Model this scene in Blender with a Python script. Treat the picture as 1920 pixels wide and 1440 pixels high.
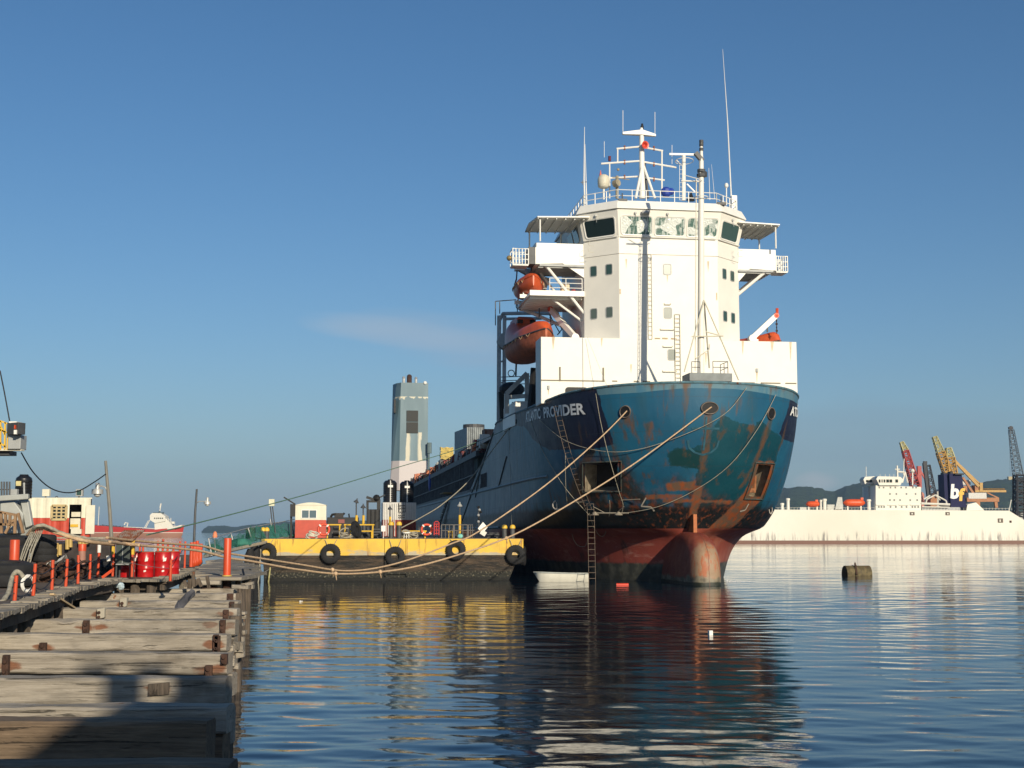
import bpy, bmesh, math, random
from mathutils import Vector, Matrix, noise as mn
for o in list(bpy.data.objects): bpy.data.objects.remove(o, do_unlink=True)
scene = bpy.context.scene; COL = scene.collection; R = math.radians
random.seed(7)
# ---------------------------------------------------------------- camera
F, HC = 2500.0, 3.7                      # focal length in photo pixels (1920 wide), eye height over water
PITCH = math.atan(277/F)
cd = bpy.data.cameras.new('camera'); cam = bpy.data.objects.new('camera', cd); COL.objects.link(cam)
cam.location = (0, 0, HC); cam.rotation_euler = (math.pi/2+PITCH, 0, 0)
cd.sensor_fit = 'HORIZONTAL'; cd.sensor_width = 36; cd.lens = F/1920*36; cd.clip_start = .2; cd.clip_end = 60000
scene.camera = cam
# ---------------------------------------------------------------- world, sun, exposure
SUN_EL, SUN_AZ = R(19), R(157)           # azimuth clockwise from +Y
world = bpy.data.worlds.new('World'); scene.world = world; world.use_nodes = True
wt = world.node_tree; wt.nodes.clear()
wo = wt.nodes.new('ShaderNodeOutputWorld'); wb = wt.nodes.new('ShaderNodeBackground')
sky = wt.nodes.new('ShaderNodeTexSky'); sky.sky_type = 'NISHITA'; sky.sun_disc = False
sky.sun_elevation = SUN_EL; sky.sun_rotation = SUN_AZ; sky.altitude = 0
sky.air_density = 1.0; sky.dust_density = .5; sky.ozone_density = 4.0
wb.inputs['Strength'].default_value = .090
# thin cloud veils, laid out by direction in the sky itself
tc = wt.nodes.new('ShaderNodeTexCoord'); sp = wt.nodes.new('ShaderNodeSeparateXYZ'); wt.links.new(tc.outputs['Generated'], sp.inputs[0])
def wmath(op, a, b=None, clamp=False):
    n = wt.nodes.new('ShaderNodeMath'); n.operation = op; n.use_clamp = clamp
    for i, v in enumerate((a, b)):
        if v is None: continue
        if isinstance(v, (int, float)): n.inputs[i].default_value = v
        else: wt.links.new(v, n.inputs[i])
    return n.outputs[0]
def veil(az, el, waz, wel, tilt, amt, nsc, nst):
    ax = wmath('ARCTAN2', sp.outputs[0], sp.outputs[1]); ez = wmath('ARCSINE', sp.outputs[2])
    dx = wmath('SUBTRACT', ax, R(az)); dz = wmath('SUBTRACT', wmath('SUBTRACT', ez, R(el)), wmath('MULTIPLY', dx, tilt))
    q = wmath('ADD', wmath('POWER', wmath('DIVIDE', dx, R(waz)), 2), wmath('POWER', wmath('DIVIDE', dz, R(wel)), 2))
    mp = wt.nodes.new('ShaderNodeMapping'); mp.inputs['Scale'].default_value = nst; wt.links.new(tc.outputs['Generated'], mp.inputs[0])
    nz = wt.nodes.new('ShaderNodeTexNoise'); nz.inputs['Scale'].default_value = nsc; nz.inputs['Detail'].default_value = 5
    wt.links.new(mp.outputs[0], nz.inputs['Vector'])
    e = wmath('SUBTRACT', wmath('ADD', 1.0, wmath('MULTIPLY', wmath('SUBTRACT', nz.outputs[0], .5), 1.6)), q, True)
    return wmath('MULTIPLY', e, amt, True)
hs = wt.nodes.new('ShaderNodeHueSaturation'); hs.inputs['Saturation'].default_value = 1.13; wt.links.new(sky.outputs[0], hs.inputs['Color']); col = hs.outputs[0]
# low haze: thickest at the horizon
hf = wmath('MULTIPLY', wmath('POWER', 2.718, wmath('MULTIPLY', wmath('ABSOLUTE', sp.outputs[2]), -13.0)), .85)
mx = wt.nodes.new('ShaderNodeMix'); mx.data_type = 'RGBA'; wt.links.new(hf, mx.inputs[0]); wt.links.new(col, mx.inputs[6]); mx.inputs[7].default_value = (2.15, 3.25, 4.35, 1); col = mx.outputs[2]
for (c, args) in (((.95, 1.32, 1.72, 1), (-4.6, 8.5, 5.2, .75, -.12, .9, 7, (1, 1, 6))), ((.80, 1.18, 1.6, 1), (-1.5, 8.0, 6, 1.3, -.14, .7, 9, (1, 1, 6))), ((1.3, 1.35, 1.4, 1), (12.8, 2.1, 1.1, .45, 0, .6, 30, (1, 1, 2))),
                  ((.62, .85, 1.1, 1), (15, 4.0, 8, 1.6, 0, .35, 9, (1, 1, 5))), ((.9, 1.05, 1.2, 1), (-9, 1.4, 6, .8, 0, .3, 14, (1, 1, 4)))):
    mx = wt.nodes.new('ShaderNodeMix'); mx.data_type = 'RGBA'
    wt.links.new(veil(*args), mx.inputs[0]); wt.links.new(col, mx.inputs[6]); mx.inputs[7].default_value = tuple(4*v for v in c[:3])+(1,)
    col = mx.outputs[2]
wt.links.new(col, wb.inputs['Color']); wt.links.new(wb.outputs[0], wo.inputs['Surface'])
sl = bpy.data.lights.new('sun', 'SUN'); sl.energy = 4.7; sl.angle = R(.5); sl.color = (1.0, .885, .69)
sun = bpy.data.objects.new('sun', sl); COL.objects.link(sun); sun.location = (30, -60, 60)
SUNDIR = Vector((math.sin(SUN_AZ)*math.cos(SUN_EL), math.cos(SUN_AZ)*math.cos(SUN_EL), math.sin(SUN_EL)))
sun.rotation_euler = (-SUNDIR).to_track_quat('-Z', 'Y').to_euler()
scene.view_settings.view_transform = 'Standard'; scene.view_settings.look = 'None'
scene.view_settings.exposure = 0; scene.view_settings.gamma = 1
# ---------------------------------------------------------------- frames and measuring helpers
cp, sn = math.cos(PITCH), math.sin(PITCH)
TH = math.atan(350/F)
SHIP = Matrix.Translation((12.3, 103, 0)) @ Matrix.Rotation(TH, 4, 'Z')   # t to port, s aft, z up
SHI = SHIP.inverted(); ID = Matrix.Identity(4)
def ray(px, py):
    x = (px-960)/F; y = (720-py)/F
    return Vector((x, cp-y*sn, sn+y*cp))
CP = Vector((0, 0, HC))
def P(px, py, Y): r = ray(px, py); return CP+r*(Y/r.y)
def Z(px, py, z): r = ray(px, py); return CP+r*((z-HC)/r.z)
def S(px, py, s, o=0): 
    a = SHI @ CP; b = SHI.to_3x3() @ ray(px, py); return a+b*((s-a.y)/b.y)
def T(px, py, t):
    a = SHI @ CP; b = SHI.to_3x3() @ ray(px, py); return a+b*((t-a.x)/b.x)
def lerp(a, b, k): return a+(b-a)*k
# ---------------------------------------------------------------- object helpers
WM = {}
def setp(o, label=None, cat=None, group=None, kind=None):
    if label: o['label'] = label
    if cat: o['category'] = cat
    if group: o['group'] = group
    if kind: o['kind'] = kind
    return o
def thing(name, label, cat, loc=(0, 0, 0), rz=0, group=None, frame=ID):
    o = bpy.data.objects.new(name, None); COL.objects.link(o); o.empty_display_size = .3
    M = frame @ Matrix.Translation(loc) @ Matrix.Rotation(rz, 4, 'Z')
    o.matrix_world = M; o.location = M.translation; o.rotation_euler = M.to_euler(); WM[o.name] = M
    return setp(o, label, cat, group)
class MB:
    def __init__(s): s.v = []; s.f = []; s.m = []; s.uv = None
    def quad(s, *p, m=0):
        b = len(s.v); s.v += [Vector(q) for q in p]; s.f.append(list(range(b, b+len(p)))); s.m.append(m); return s
    def box(s, x0, x1, y0, y1, z0, z1, m=0): return s.hexa([(x0,y0),(x1,y0),(x1,y1),(x0,y1)], z0, z1, m)
    def hexa(s, poly, z0, z1, m=0):
        b = len(s.v); n = len(poly)
        A = sum(poly[i][0]*poly[(i+1)%n][1]-poly[(i+1)%n][0]*poly[i][1] for i in range(n))
        if A < 0: poly = poly[::-1]
        s.v += [Vector((x, y, z0)) for x, y in poly]+[Vector((x, y, z1)) for x, y in poly]
        s.f.append([b+i for i in range(n)][::-1]); s.f.append([b+n+i for i in range(n)])
        for i in range(n): j = (i+1) % n; s.f.append([b+i, b+j, b+n+j, b+n+i])
        s.m += [m]*(n+2); return s
    def obox(s, c, u, v, w, m=0):                       # centre and three half-axis vectors
        c, u, v, w = map(Vector, (c, u, v, w))
        if u.cross(v).dot(w) < 0: v = -v
        b = len(s.v)
        for k in (-1, 1):
            for (i, j) in ((-1,-1),(1,-1),(1,1),(-1,1)): s.v.append(c+u*i+v*j+w*k)
        for f in ((3,2,1,0),(4,5,6,7),(0,1,5,4),(1,2,6,5),(2,3,7,6),(3,0,4,7)): s.f.append([b+i for i in f]); s.m.append(m)
        return s
    def bar(s, p, q, w, h=None, m=0, up=(0, 0, 1)):     # square bar from p to q
        p, q = Vector(p), Vector(q); d = q-p
        a = d.cross(Vector(up))
        if a.length < 1e-6: a = Vector((1, 0, 0))
        a.normalize(); b_ = a.cross(d).normalized()
        return s.obox((p+q)/2, d/2, a*w/2, b_*(h or w)/2, m)
    def tube(s, pts, r, n=6, m=0, cap=True, closed=False):
        pts = [Vector(p) for p in pts]; N = len(pts); b = len(s.v); rr = r if isinstance(r, (list, tuple)) else [r]*N
        prev = None
        for i, p in enumerate(pts):
            if closed: d = pts[(i+1) % N]-pts[i-1]
            else: d = pts[min(i+1, N-1)]-pts[max(i-1, 0)]
            d.normalize()
            if prev is None:
                a = d.cross(Vector((0, 0, 1)))
                if a.length < .05: a = d.cross(Vector((1, 0, 0)))
            else: a = prev-d*prev.dot(d)
            a.normalize(); prev = a; c = d.cross(a)
            for k in range(n):
                g = 2*math.pi*k/n; s.v.append(p+(a*math.cos(g)+c*math.sin(g))*rr[i])
        for i in range(N if closed else N-1):
            j = (i+1) % N
            for k in range(n):
                l = (k+1) % n; s.f.append([b+i*n+k, b+i*n+l, b+j*n+l, b+j*n+k]); s.m.append(m)
        if cap and not closed:
            s.f.append([b+k for k in range(n)][::-1]); s.f.append([b+(N-1)*n+k for k in range(n)]); s.m += [m, m]
        return s
    def lathe(s, c, axis, prof, n=16, m=0, arc=None):    # prof: (radius, distance along axis)
        c = Vector(c); ax = Vector(axis).normalized(); a = ax.cross(Vector((0, 0, 1)))
        if a.length < .01: a = Vector((1, 0, 0))
        a.normalize(); q = ax.cross(a); b = len(s.v)
        for r, h in prof:
            for k in range(n):
                g = 2*math.pi*k/n; s.v.append(c+ax*h+(a*math.cos(g)+q*math.sin(g))*max(r, 1e-4))
        for i in range(len(prof)-1):
            for k in range(n):
                l = (k+1) % n; s.f.append([b+i*n+k, b+i*n+l, b+(i+1)*n+l, b+(i+1)*n+k]); s.m.append(m)
        s.f.append([b+k for k in range(n)][::-1]); s.f.append([b+(len(prof)-1)*n+k for k in range(n)]); s.m += [m, m]
        return s
    def cyl(s, p, q, r, r2=None, n=12, m=0):
        p, q = Vector(p), Vector(q); return s.lathe(p, q-p, [(r, 0), (r if r2 is None else r2, (q-p).length)], n, m)
    def torus(s, c, axis, R_, r, n=24, k=8, m=0, flat=1):
        c = Vector(c); ax = Vector(axis).normalized(); a = ax.cross(Vector((0, 0, 1)))
        if a.length < .01: a = Vector((1, 0, 0))
        a.normalize(); q = ax.cross(a); b = len(s.v)
        for i in range(n):
            g = 2*math.pi*i/n; d = a*math.cos(g)+q*math.sin(g)
            for j in range(k):
                h = 2*math.pi*j/k; s.v.append(c+d*(R_+r*math.cos(h))+ax*r*flat*math.sin(h))
        for i in range(n):
            for j in range(k):
                i2, j2 = (i+1) % n, (j+1) % k; s.f.append([b+i*k+j, b+i2*k+j, b+i2*k+j2, b+i*k+j2]); s.m.append(m)
        return s
    def sph(s, c, r, n=12, m=0, sc=(1, 1, 1)):
        c = Vector(c); b = len(s.v); h = n//2+1
        for i in range(h+1):
            g = math.pi*i/h
            for k in range(n):
                e = 2*math.pi*k/n; s.v.append(c+Vector((r*sc[0]*max(math.sin(g), .001)*math.cos(e), r*sc[1]*max(math.sin(g), .001)*math.sin(e), r*sc[2]*math.cos(g))))
        for i in range(h):
            for k in range(n):
                l = (k+1) % n; s.f.append([b+(i+1)*n+k, b+(i+1)*n+l, b+i*n+l, b+i*n+k]); s.m.append(m)
        return s
    def loft(s, rings, m=0, caps=True, closed=True):
        b = len(s.v); n = len(rings[0])
        for r in rings: s.v += [Vector(p) for p in r]
        for i in range(len(rings)-1):
            for k in range(n if closed else n-1):
                l = (k+1) % n; s.f.append([b+i*n+k, b+i*n+l, b+(i+1)*n+l, b+(i+1)*n+k]); s.m.append(m)
        if caps: s.f.append([b+k for k in range(n)][::-1]); s.f.append([b+(len(rings)-1)*n+k for k in range(n)]); s.m += [m, m]
        return s
    def pbox(s, x0, y0, x1, y1, Y, dy, m=0):             # front face measured on the photo, real depth dy behind it
        a = P(x0, y1, Y); b_ = P(x1, y0, Y)
        return s.box(a.x, b_.x, Y, Y+dy, a.z, b_.z, m)
    def lattice(s, p, q, w0, w1, n, r, side=(1, 0, 0), m=0):
        p, q = Vector(p), Vector(q); d = (q-p).normalized(); a = Vector(side); a = (a-d*a.dot(d)).normalized(); c = d.cross(a)
        cor = [(-1,-1),(1,-1),(1,1),(-1,1)]
        pt = lambda k, i: lerp(p, q, i/n)+(a*cor[k % 4][0]+c*cor[k % 4][1])*lerp(w0, w1, i/n)/2
        for k in range(4):
            s.tube([pt(k, 0), pt(k, n)], r, 4, m)
            for i in range(n):
                s.tube([pt(k, i), pt(k+1, i+1)] if i % 2 else [pt(k+1, i), pt(k, i+1)], r*.6, 4, m)
                s.tube([pt(k, i+1), pt(k+1, i+1)], r*.6, 4, m)
        return s
    def build(s, name, mats, parent=None, origin=None, frame=ID, smooth=False, bevel=0, rz=0, kind=None):
        if not isinstance(mats, (list, tuple)): mats = [mats]
        if parent is not None: Mw = WM[parent.name]
        else: Mw = frame @ Matrix.Translation(origin if origin is not None else (0, 0, 0)) @ Matrix.Rotation(rz, 4, 'Z')
        X = Mw.inverted() @ frame
        me = bpy.data.meshes.new(name); me.from_pydata([X @ v for v in s.v], [], s.f)
        for x in mats: me.materials.append(x)
        for p_, mi in zip(me.polygons, s.m): p_.material_index = mi
        if smooth:
            for p_ in me.polygons: p_.use_smooth = True
            if smooth == 'auto':
                try: me.set_sharp_from_angle(angle=R(38))
                except Exception: pass
        if s.uv:
            ul = me.uv_layers.new(name='UVMap')
            for li, l in enumerate(me.loops): ul.data[li].uv = s.uv[l.vertex_index]
        o = bpy.data.objects.new(name, me); COL.objects.link(o)
        if parent is not None:
            o.parent = parent; o.matrix_parent_inverse = ID
        else:
            o.location = Mw.translation; o.rotation_euler = Mw.to_euler()
        WM[o.name] = Mw
        if bevel:
            b = o.modifiers.new('bevel', 'BEVEL'); b.width = bevel; b.segments = 2; b.limit_method = 'ANGLE'; b.angle_limit = R(40)
        if kind: o['kind'] = kind
        return o
def copy_tree(o, loc=None, rz=None, label=None, parent=None):
    c = o.copy(); COL.objects.link(c)
    if parent is not None: c.parent = parent
    if loc is not None: c.location = loc
    if rz is not None: c.rotation_euler = (o.rotation_euler[0], o.rotation_euler[1], rz)
    if label: c['label'] = label
    for ch in [x for x in KIDS.get(o.name, [])] or [x for x in o.children]: copy_tree(ch, parent=c)
    return c
KIDS = {}
# ---------------------------------------------------------------- materials
class NT:
    def __init__(s, name):
        s.mat = bpy.data.materials.new(name); s.mat.use_nodes = True; s.t = s.mat.node_tree; s.t.nodes.clear()
        s.out = s.t.nodes.new('ShaderNodeOutputMaterial'); s.b = s.t.nodes.new('ShaderNodeBsdfPrincipled')
        s.t.links.new(s.b.outputs[0], s.out.inputs[0]); s.tc = s.t.nodes.new('ShaderNodeTexCoord')
    def set(s, k, v): 
        if isinstance(v, bpy.types.NodeSocket): s.t.links.new(v, s.b.inputs[k])
        else: s.b.inputs[k].default_value = v if not isinstance(v, tuple) else tuple(v)+(1,)*(4-len(v))
    def map(s, sc=(1,1,1), rot=(0,0,0), src='Object'):
        m = s.t.nodes.new('ShaderNodeMapping'); m.inputs['Scale'].default_value = sc; m.inputs['Rotation'].default_value = rot
        s.t.links.new(s.tc.outputs[src], m.inputs[0]); return m.outputs[0]
    def noise(s, scale=1, detail=4, sc=(1,1,1), rough=.55, src='Object', dist=0, rot=(0,0,0)):
        n = s.t.nodes.new('ShaderNodeTexNoise'); n.inputs['Scale'].default_value = scale; n.inputs['Detail'].default_value = detail
        n.inputs['Roughness'].default_value = rough; n.inputs['Distortion'].default_value = dist
        s.t.links.new(s.map(sc, rot, src), n.inputs['Vector']); return n.outputs[0]
    def math(s, op, a, b=None, clamp=False):
        n = s.t.nodes.new('ShaderNodeMath'); n.operation = op; n.use_clamp = clamp
        for i, v in enumerate((a, b)):
            if v is None: continue
            if isinstance(v, (int, float)): n.inputs[i].default_value = v
            else: s.t.links.new(v, n.inputs[i])
        return n.outputs[0]
    def step(s, v, a, b):                                   # 0 below a, 1 above b
        n = s.t.nodes.new('ShaderNodeMapRange'); n.inputs[1].default_value = a; n.inputs[2].default_value = b; n.clamp = True
        n.interpolation_type = 'SMOOTHSTEP'; s.t.links.new(v, n.inputs[0]); return n.outputs[0]
    def mix(s, f, a, b):
        n = s.t.nodes.new('ShaderNodeMix'); n.data_type = 'RGBA'
        for i, v in ((0, f), (6, a), (7, b)):
            if isinstance(v, (int, float)): n.inputs[i].default_value = v
            elif isinstance(v, tuple): n.inputs[i].default_value = tuple(v)+(1,)*(4-len(v))
            else: s.t.links.new(v, n.inputs[i])
        return n.outputs[2]
    def attr(s, name):
        n = s.t.nodes.new('ShaderNodeAttribute'); n.attribute_name = name; return n.outputs['Fac']
    def xyz(s, src='Object'):
        n = s.t.nodes.new('ShaderNodeSeparateXYZ'); s.t.links.new(s.tc.outputs[src], n.inputs[0]); return n.outputs
    def bump(s, h, d=.02, st=1):
        n = s.t.nodes.new('ShaderNodeBump'); n.inputs['Distance'].default_value = d; n.inputs['Strength'].default_value = st
        s.t.links.new(h, n.inputs['Height']); s.t.links.new(n.outputs[0], s.b.inputs['Normal']); return n
RUST = (.16, .055, .022)
def M(name, col, rough=.55, metal=0, var=.15, vs=2.0, rust=0, rs=1.2, streak=.25, bump=0, bs=8, rustcol=RUST, dirt=0):
    n = NT(name); c1 = tuple(x*(1-var) for x in col); c2 = tuple(min(1, x*(1+var*.6)) for x in col)
    c = n.mix(n.step(n.noise(vs, 5), .3, .7), c1, c2)
    if dirt: c = n.mix(n.math('MULTIPLY', n.step(n.noise(vs*1.7, 6, (1, 1, streak)), .48, .75), dirt), c, (.06, .05, .04))
    if rust:
        k = n.step(n.noise(rs, 7, (1.6, 1.6, streak), .65), .74-rust*.3, .80-rust*.26)
        c = n.mix(k, c, n.mix(n.noise(rs*6, 4), rustcol, tuple(x*.45 for x in rustcol)))
        n.set('Roughness', n.math('ADD', n.math('MULTIPLY', k, .25), rough, True))
    else: n.set('Roughness', rough)
    n.set('Base Color', c); n.set('Metallic', metal)
    if bump: n.bump(n.noise(bs, 5), bump)
    return n.mat
m_white = M('white_paint', (.80, .77, .69), .5, var=.035, vs=.7, rust=.11, rs=1.6, streak=.12, rustcol=(.45, .25, .12))
m_white2 = M('clean_white', (.80, .78, .72), .45, var=.04)
m_grey = M('grey_paint', (.36, .37, .36), .5, var=.12, rust=.12)
m_dgrey = M('dark_grey_steel', (.07, .072, .075), .55, var=.3, rust=.2)
m_black = M('black_paint', (.008, .008, .009), .6, var=.3)
m_rubber = M('worn_rubber', (.015, .015, .016), .85, var=.4, bump=.02, bs=12)
m_redpost = M('red_orange_paint', (.62, .075, .022), .42, var=.12, rust=.14, rs=5)
m_drum = M('drum_red_enamel', (.46, .012, .014), .3, var=.15, vs=6, rust=.08, rs=9)
m_orange = M('orange_fibreglass', (.60, .10, .03), .38, var=.12)
m_orange_d = M('faded_orange', (.42, .11, .045), .6, var=.25, vs=3)
m_yellow = M('yellow_paint', (.74, .46, .045), .5, var=.12, vs=1.2, rust=.08)
m_rope = M('tan_rope', (.55, .38, .23), .8, var=.2, vs=9, bump=.01, bs=30)
m_rope2 = M('grey_rope', (.34, .31, .24), .85, var=.25, vs=9)
m_greenrope = M('green_rope', (.10, .20, .13), .8)
m_rustsolid = M('rusted_iron', (.062, .03, .019), .85, var=.5, vs=7, bump=.02, bs=14)
m_tank = M('black_plastic', (.012, .012, .014), .35, var=.1)
m_navy = M('navy_paint', (.003, .005, .055), .75, var=.1)
m_steel = M('galvanised_steel', (.45, .45, .43), .45, .3, var=.15)
m_blue = M('blue_tarp', (.015, .05, .32), .5, var=.2)
m_net = M('green_net', (.03, .16, .12), .8, var=.3)
m_wood2 = M('pale_plank', (.50, .36, .20), .75, var=.2, vs=5)
def glassm(name, col, rough=.06, foil=0):
    n = NT(name); c = col
    if foil:
        k = n.step(n.noise(1.3, 1, (4.5, 1, .7), dist=.3, rot=(0, .5, 0)), .5, .58); k2 = n.step(n.noise(.7, 1), .60-foil*.1, .62-foil*.1)
        c = n.mix(n.math('MAXIMUM', n.math('MULTIPLY', k, .5), k2), col, (.72, .75, .70)); n.set('Roughness', n.math('ADD', n.math('MULTIPLY', k, .3), rough)); n.bump(n.noise(3, 3, dist=1.5), .12)
    else: n.set('Roughness', rough)
    n.set('Base Color', c); n.set('Specular IOR Level', .6); return n.mat
m_glass = glassm('dark_glass', (.015, .025, .024)); m_glassg = glassm('green_glass', (.04, .08, .07), .2)
m_foil = glassm('foil_lined_glass', (.10, .18, .15), .1, foil=.5); m_foil2 = glassm('foil_lined_glass_pale', (.12, .2, .17), .1, foil=.9)
def wood(name, base, dark, grain=(.35, 9, 9), rot=0, weather=.5, bump=.03):
    n = NT(name); g = n.noise(2.2, 8, grain, .68, dist=.35); g2 = n.noise(1.1, 3, (.5, 1.5, 1.5)); cr = n.noise(1.5, 7, (grain[0]*.6, grain[1]*1.3, grain[2]*1.3), .72, dist=.5)
    c = n.mix(n.step(g, .28, .68), dark, base); c = n.mix(n.math('MULTIPLY', n.step(g2, .45, .65), weather), c, tuple(x*1.25 for x in base))
    c = n.mix(n.step(cr, .60, .66), c, (.03, .024, .018))
    c = n.mix(n.math('MULTIPLY', n.step(n.noise(.9, 5), .58, .72), .55), c, (.10, .075, .05))
    c = n.mix(n.step(n.noise(.8, 6, (1, 1, 1.6), .6), .665, .69), c, (.24, .085, .03))
    sa = n.math('ADD', n.attr('stain'), n.math('MULTIPLY', n.math('SUBTRACT', n.noise(4, 6, (.6, 1, 1.4)), .5), 1.1))
    c = n.mix(n.math('MULTIPLY', n.step(sa, .38, .62), .85), c, n.mix(n.noise(7, 4), (.07, .028, .015), (.30, .095, .03)))
    c = n.mix(n.math('MULTIPLY', n.step(n.noise(.55, 5, (.8, 1, 2.2), .62), .5, .62), .55), c, tuple(x*.42 for x in base)); n.set('Base Color', c); n.set('Roughness', .88)
    n.bump(n.math('SUBTRACT', g, n.math('MULTIPLY', n.step(cr, .57, .66), .8)), bump); return n.mat
m_timber = wood('weathered_timber', (.40, .352, .285), (.24, .205, .16))
m_brown = wood('brown_shade_timber', (.27, .19, .12), (.12, .082, .052), weather=.3)  # browner timber puts the warm tone of the shade into the nearest beams
m_plank = wood('grey_deck_plank', (.32, .28, .22), (.16, .135, .105), bump=.015)
m_pile = wood('dark_pile_wood', (.13, .10, .075), (.05, .04, .03), grain=(7, 7, .5))
# ================================================================ the setting
import numpy as np
def make_water():
    n = NT('sea_water')
    n.set('Base Color', (.004, .013, .024)); n.set('Roughness', .035); n.set('IOR', 1.33); n.set('Specular IOR Level', .5)
    a = n.noise(1.0, 2, (.5, 1.25, 1), .45, dist=.5); b = n.noise(1.0, 3, (2.1, 4.4, 1), .6, rot=(0, 0, .12))
    c = n.noise(1.0, 1, (.16, .32, 1), .5, rot=(0, 0, -.2)); p = n.step(n.noise(1.0, 2, (.012, .03, 1), .5), .35, .62)
    h = n.math('ADD', n.math('ADD', n.math('MULTIPLY', a, WA), n.math('MULTIPLY', b, WB)), n.math('MULTIPLY', c, WC))
    yy = n.xyz()[1]; far = n.step(yy, 60, 140); h = n.math('ADD', n.math('MULTIPLY', h, far), n.math('MULTIPLY', n.noise(1.0, 3, (3.5, 8, 1), .55), .0022))
    n.bump(n.math('MULTIPLY', h, n.math('ADD', n.math('MULTIPLY', p, .8), .5)), 1.0)
    return n.mat
def wave_field(X, Y, cell):
    rg = np.random.RandomState(5); H = np.zeros_like(X); N_ = 72
    for k in range(N_):
        lam = .30*(3.4/.30)**(k/(N_-1)); th_ = rg.normal(0, .42)+.06; ph = rg.uniform(0, 6.283); kk = 6.283/lam
        sl = SLOPE*math.sqrt(2/N_)*(1.25 if .6 < lam < 1.8 else .85); att = np.clip((lam/cell-2.5)/3, 0, 1)
        H += sl*lam/6.283*att*np.sin(kk*(math.sin(th_)*X+math.cos(th_)*Y)+ph+1.2*np.sin(X*.35/lam**.5+Y*.21+ph))
    gust = .72+.38*np.sin(X*.11+1.3*np.sin(Y*.05))*np.sin(Y*.09+.7*np.sin(X*.07)+1)
    return H*gust*(1-.42*np.exp(-((Y-82)/26)**2))
def build_sea(mat):
    NY, NX, Y0, Y1, FI = 760, 460, 8.5, 150.0, R(27); me = bpy.data.meshes.new('sea_water')
    ys = Y0*(Y1/Y0)**(np.arange(NY+1)/NY); tx = np.linspace(-math.tan(FI), math.tan(FI), NX+1); Yg, Tg = np.meshgrid(ys, tx, indexing='ij'); Xg = Yg*Tg
    H = wave_field(Xg, Yg, np.maximum(Yg*math.log(Y1/Y0)/NY, Yg*2*math.tan(FI)/NX))
    H *= np.clip((Y1-Yg)/45, 0, 1)*np.clip((Yg-Y0)/1.5, 0, 1)*np.clip((math.tan(FI)-abs(Tg))/.03, 0, 1)
    V = np.stack([Xg, Yg, H], -1).reshape(-1, 3).tolist(); F = []
    ii, jj = np.meshgrid(np.arange(NY), np.arange(NX), indexing='ij'); b = (ii*(NX+1)+jj).ravel(); F = np.stack([b, b+1, b+NX+2, b+NX+1], 1).tolist(); n0 = len(V); T_ = math.tan(FI)
    out = [(-9000, -400), (9000, -400), (9000, 16000), (-9000, 16000)]; V += [(x, y, 0.0) for x, y in out]
    c00, c01, c10, c11 = 0, NX, NY*(NX+1), NY*(NX+1)+NX
    F += [[n0, n0+1, c01, c00], [n0+1, n0+2, c11, c01], [n0+2, n0+3, c10, c11], [n0+3, n0, c00, c10]]
    me.from_pydata(V, [], F); me.materials.append(mat); me.polygons.foreach_set('use_smooth', [True]*len(me.polygons))
    o = bpy.data.objects.new('sea_water', me); COL.objects.link(o); o['kind'] = 'structure'
SLOPE = .051
WA, WB, WC = .034, .006, .10
build_sea(make_water())
def ridge(name, Y, pts, depth, seed, col, tree=6):
    """a real hill: foot, slope, crest and back slope, crest heights measured from the photo"""
    xs = [p[0] for p in pts]; n = 260; rows = []
    m = NT(name+'_forest'); m.set('Base Color', m.mix(m.step(m.noise(.02, 8), .35, .65), tuple(c*.6 for c in col), col)); m.set('Roughness', .95)
    m.bump(m.noise(.05, 6), 12)
    prof = [(-.0, -.01), (.12, .22), (.3, .5), (.55, .8), (.8, .96), (1, 1), (1.3, .8), (1.8, .3), (2.2, -.05)]
    for (d, k) in prof:
        r = []
        for i in range(n+1):
            px = lerp(xs[0], xs[-1], i/n); j = max(q for q in range(len(pts)-1) if pts[q][0] <= px+1e-6)
            u = (px-pts[j][0])/(pts[j+1][0]-pts[j][0]); py = lerp(pts[j][1], pts[j+1][1], u*u*(3-2*u))
            top = P(px, py, Y+depth); x = top.x; h = max(top.z, 1)
            rough = (mn.noise(Vector((x*.004+seed, d*2.3, 0)))*.16*(1-abs(d-1)*.2) if 0 < d < 1 else 0)
            t_ = (mn.noise(Vector((x*.05, d*9+seed, 3)))*.6+mn.noise(Vector((x*.19, d*9, seed)))*.4)*tree
            r.append(Vector((x*(Y+depth*d)/(Y+depth), Y+depth*d, h*(k+rough*(k > 0))+(t_ if k > .1 else 0))))
        rows.append(r)
    mb = MB(); mb.loft(rows, caps=False, closed=False); return mb.build(name, m.mat, smooth=True, kind='structure')
ridge('hills', 2600, [(1060, 998), (1180, 978), (1300, 952), (1380, 940), (1455, 919), (1490, 913), (1515, 914), (1560, 921), (1600, 909), (1625, 902), (1660, 910), (1700, 935), (1760, 940),
      (1830, 912), (1852, 905), (1880, 900), (1930, 893), (2000, 885), (2120, 900), (2300, 990)], 900, 3, (.045, .075, .03), 7)
ridge('island', 4200, [(378, 996), (384, 990), (392, 986), (420, 985.5), (440, 988), (470, 984), (500, 981), (540, 978), (590, 976), (640, 975), (700, 977), (760, 984), (840, 995)], 500, 11, (.04, .07, .03), 3)
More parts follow.
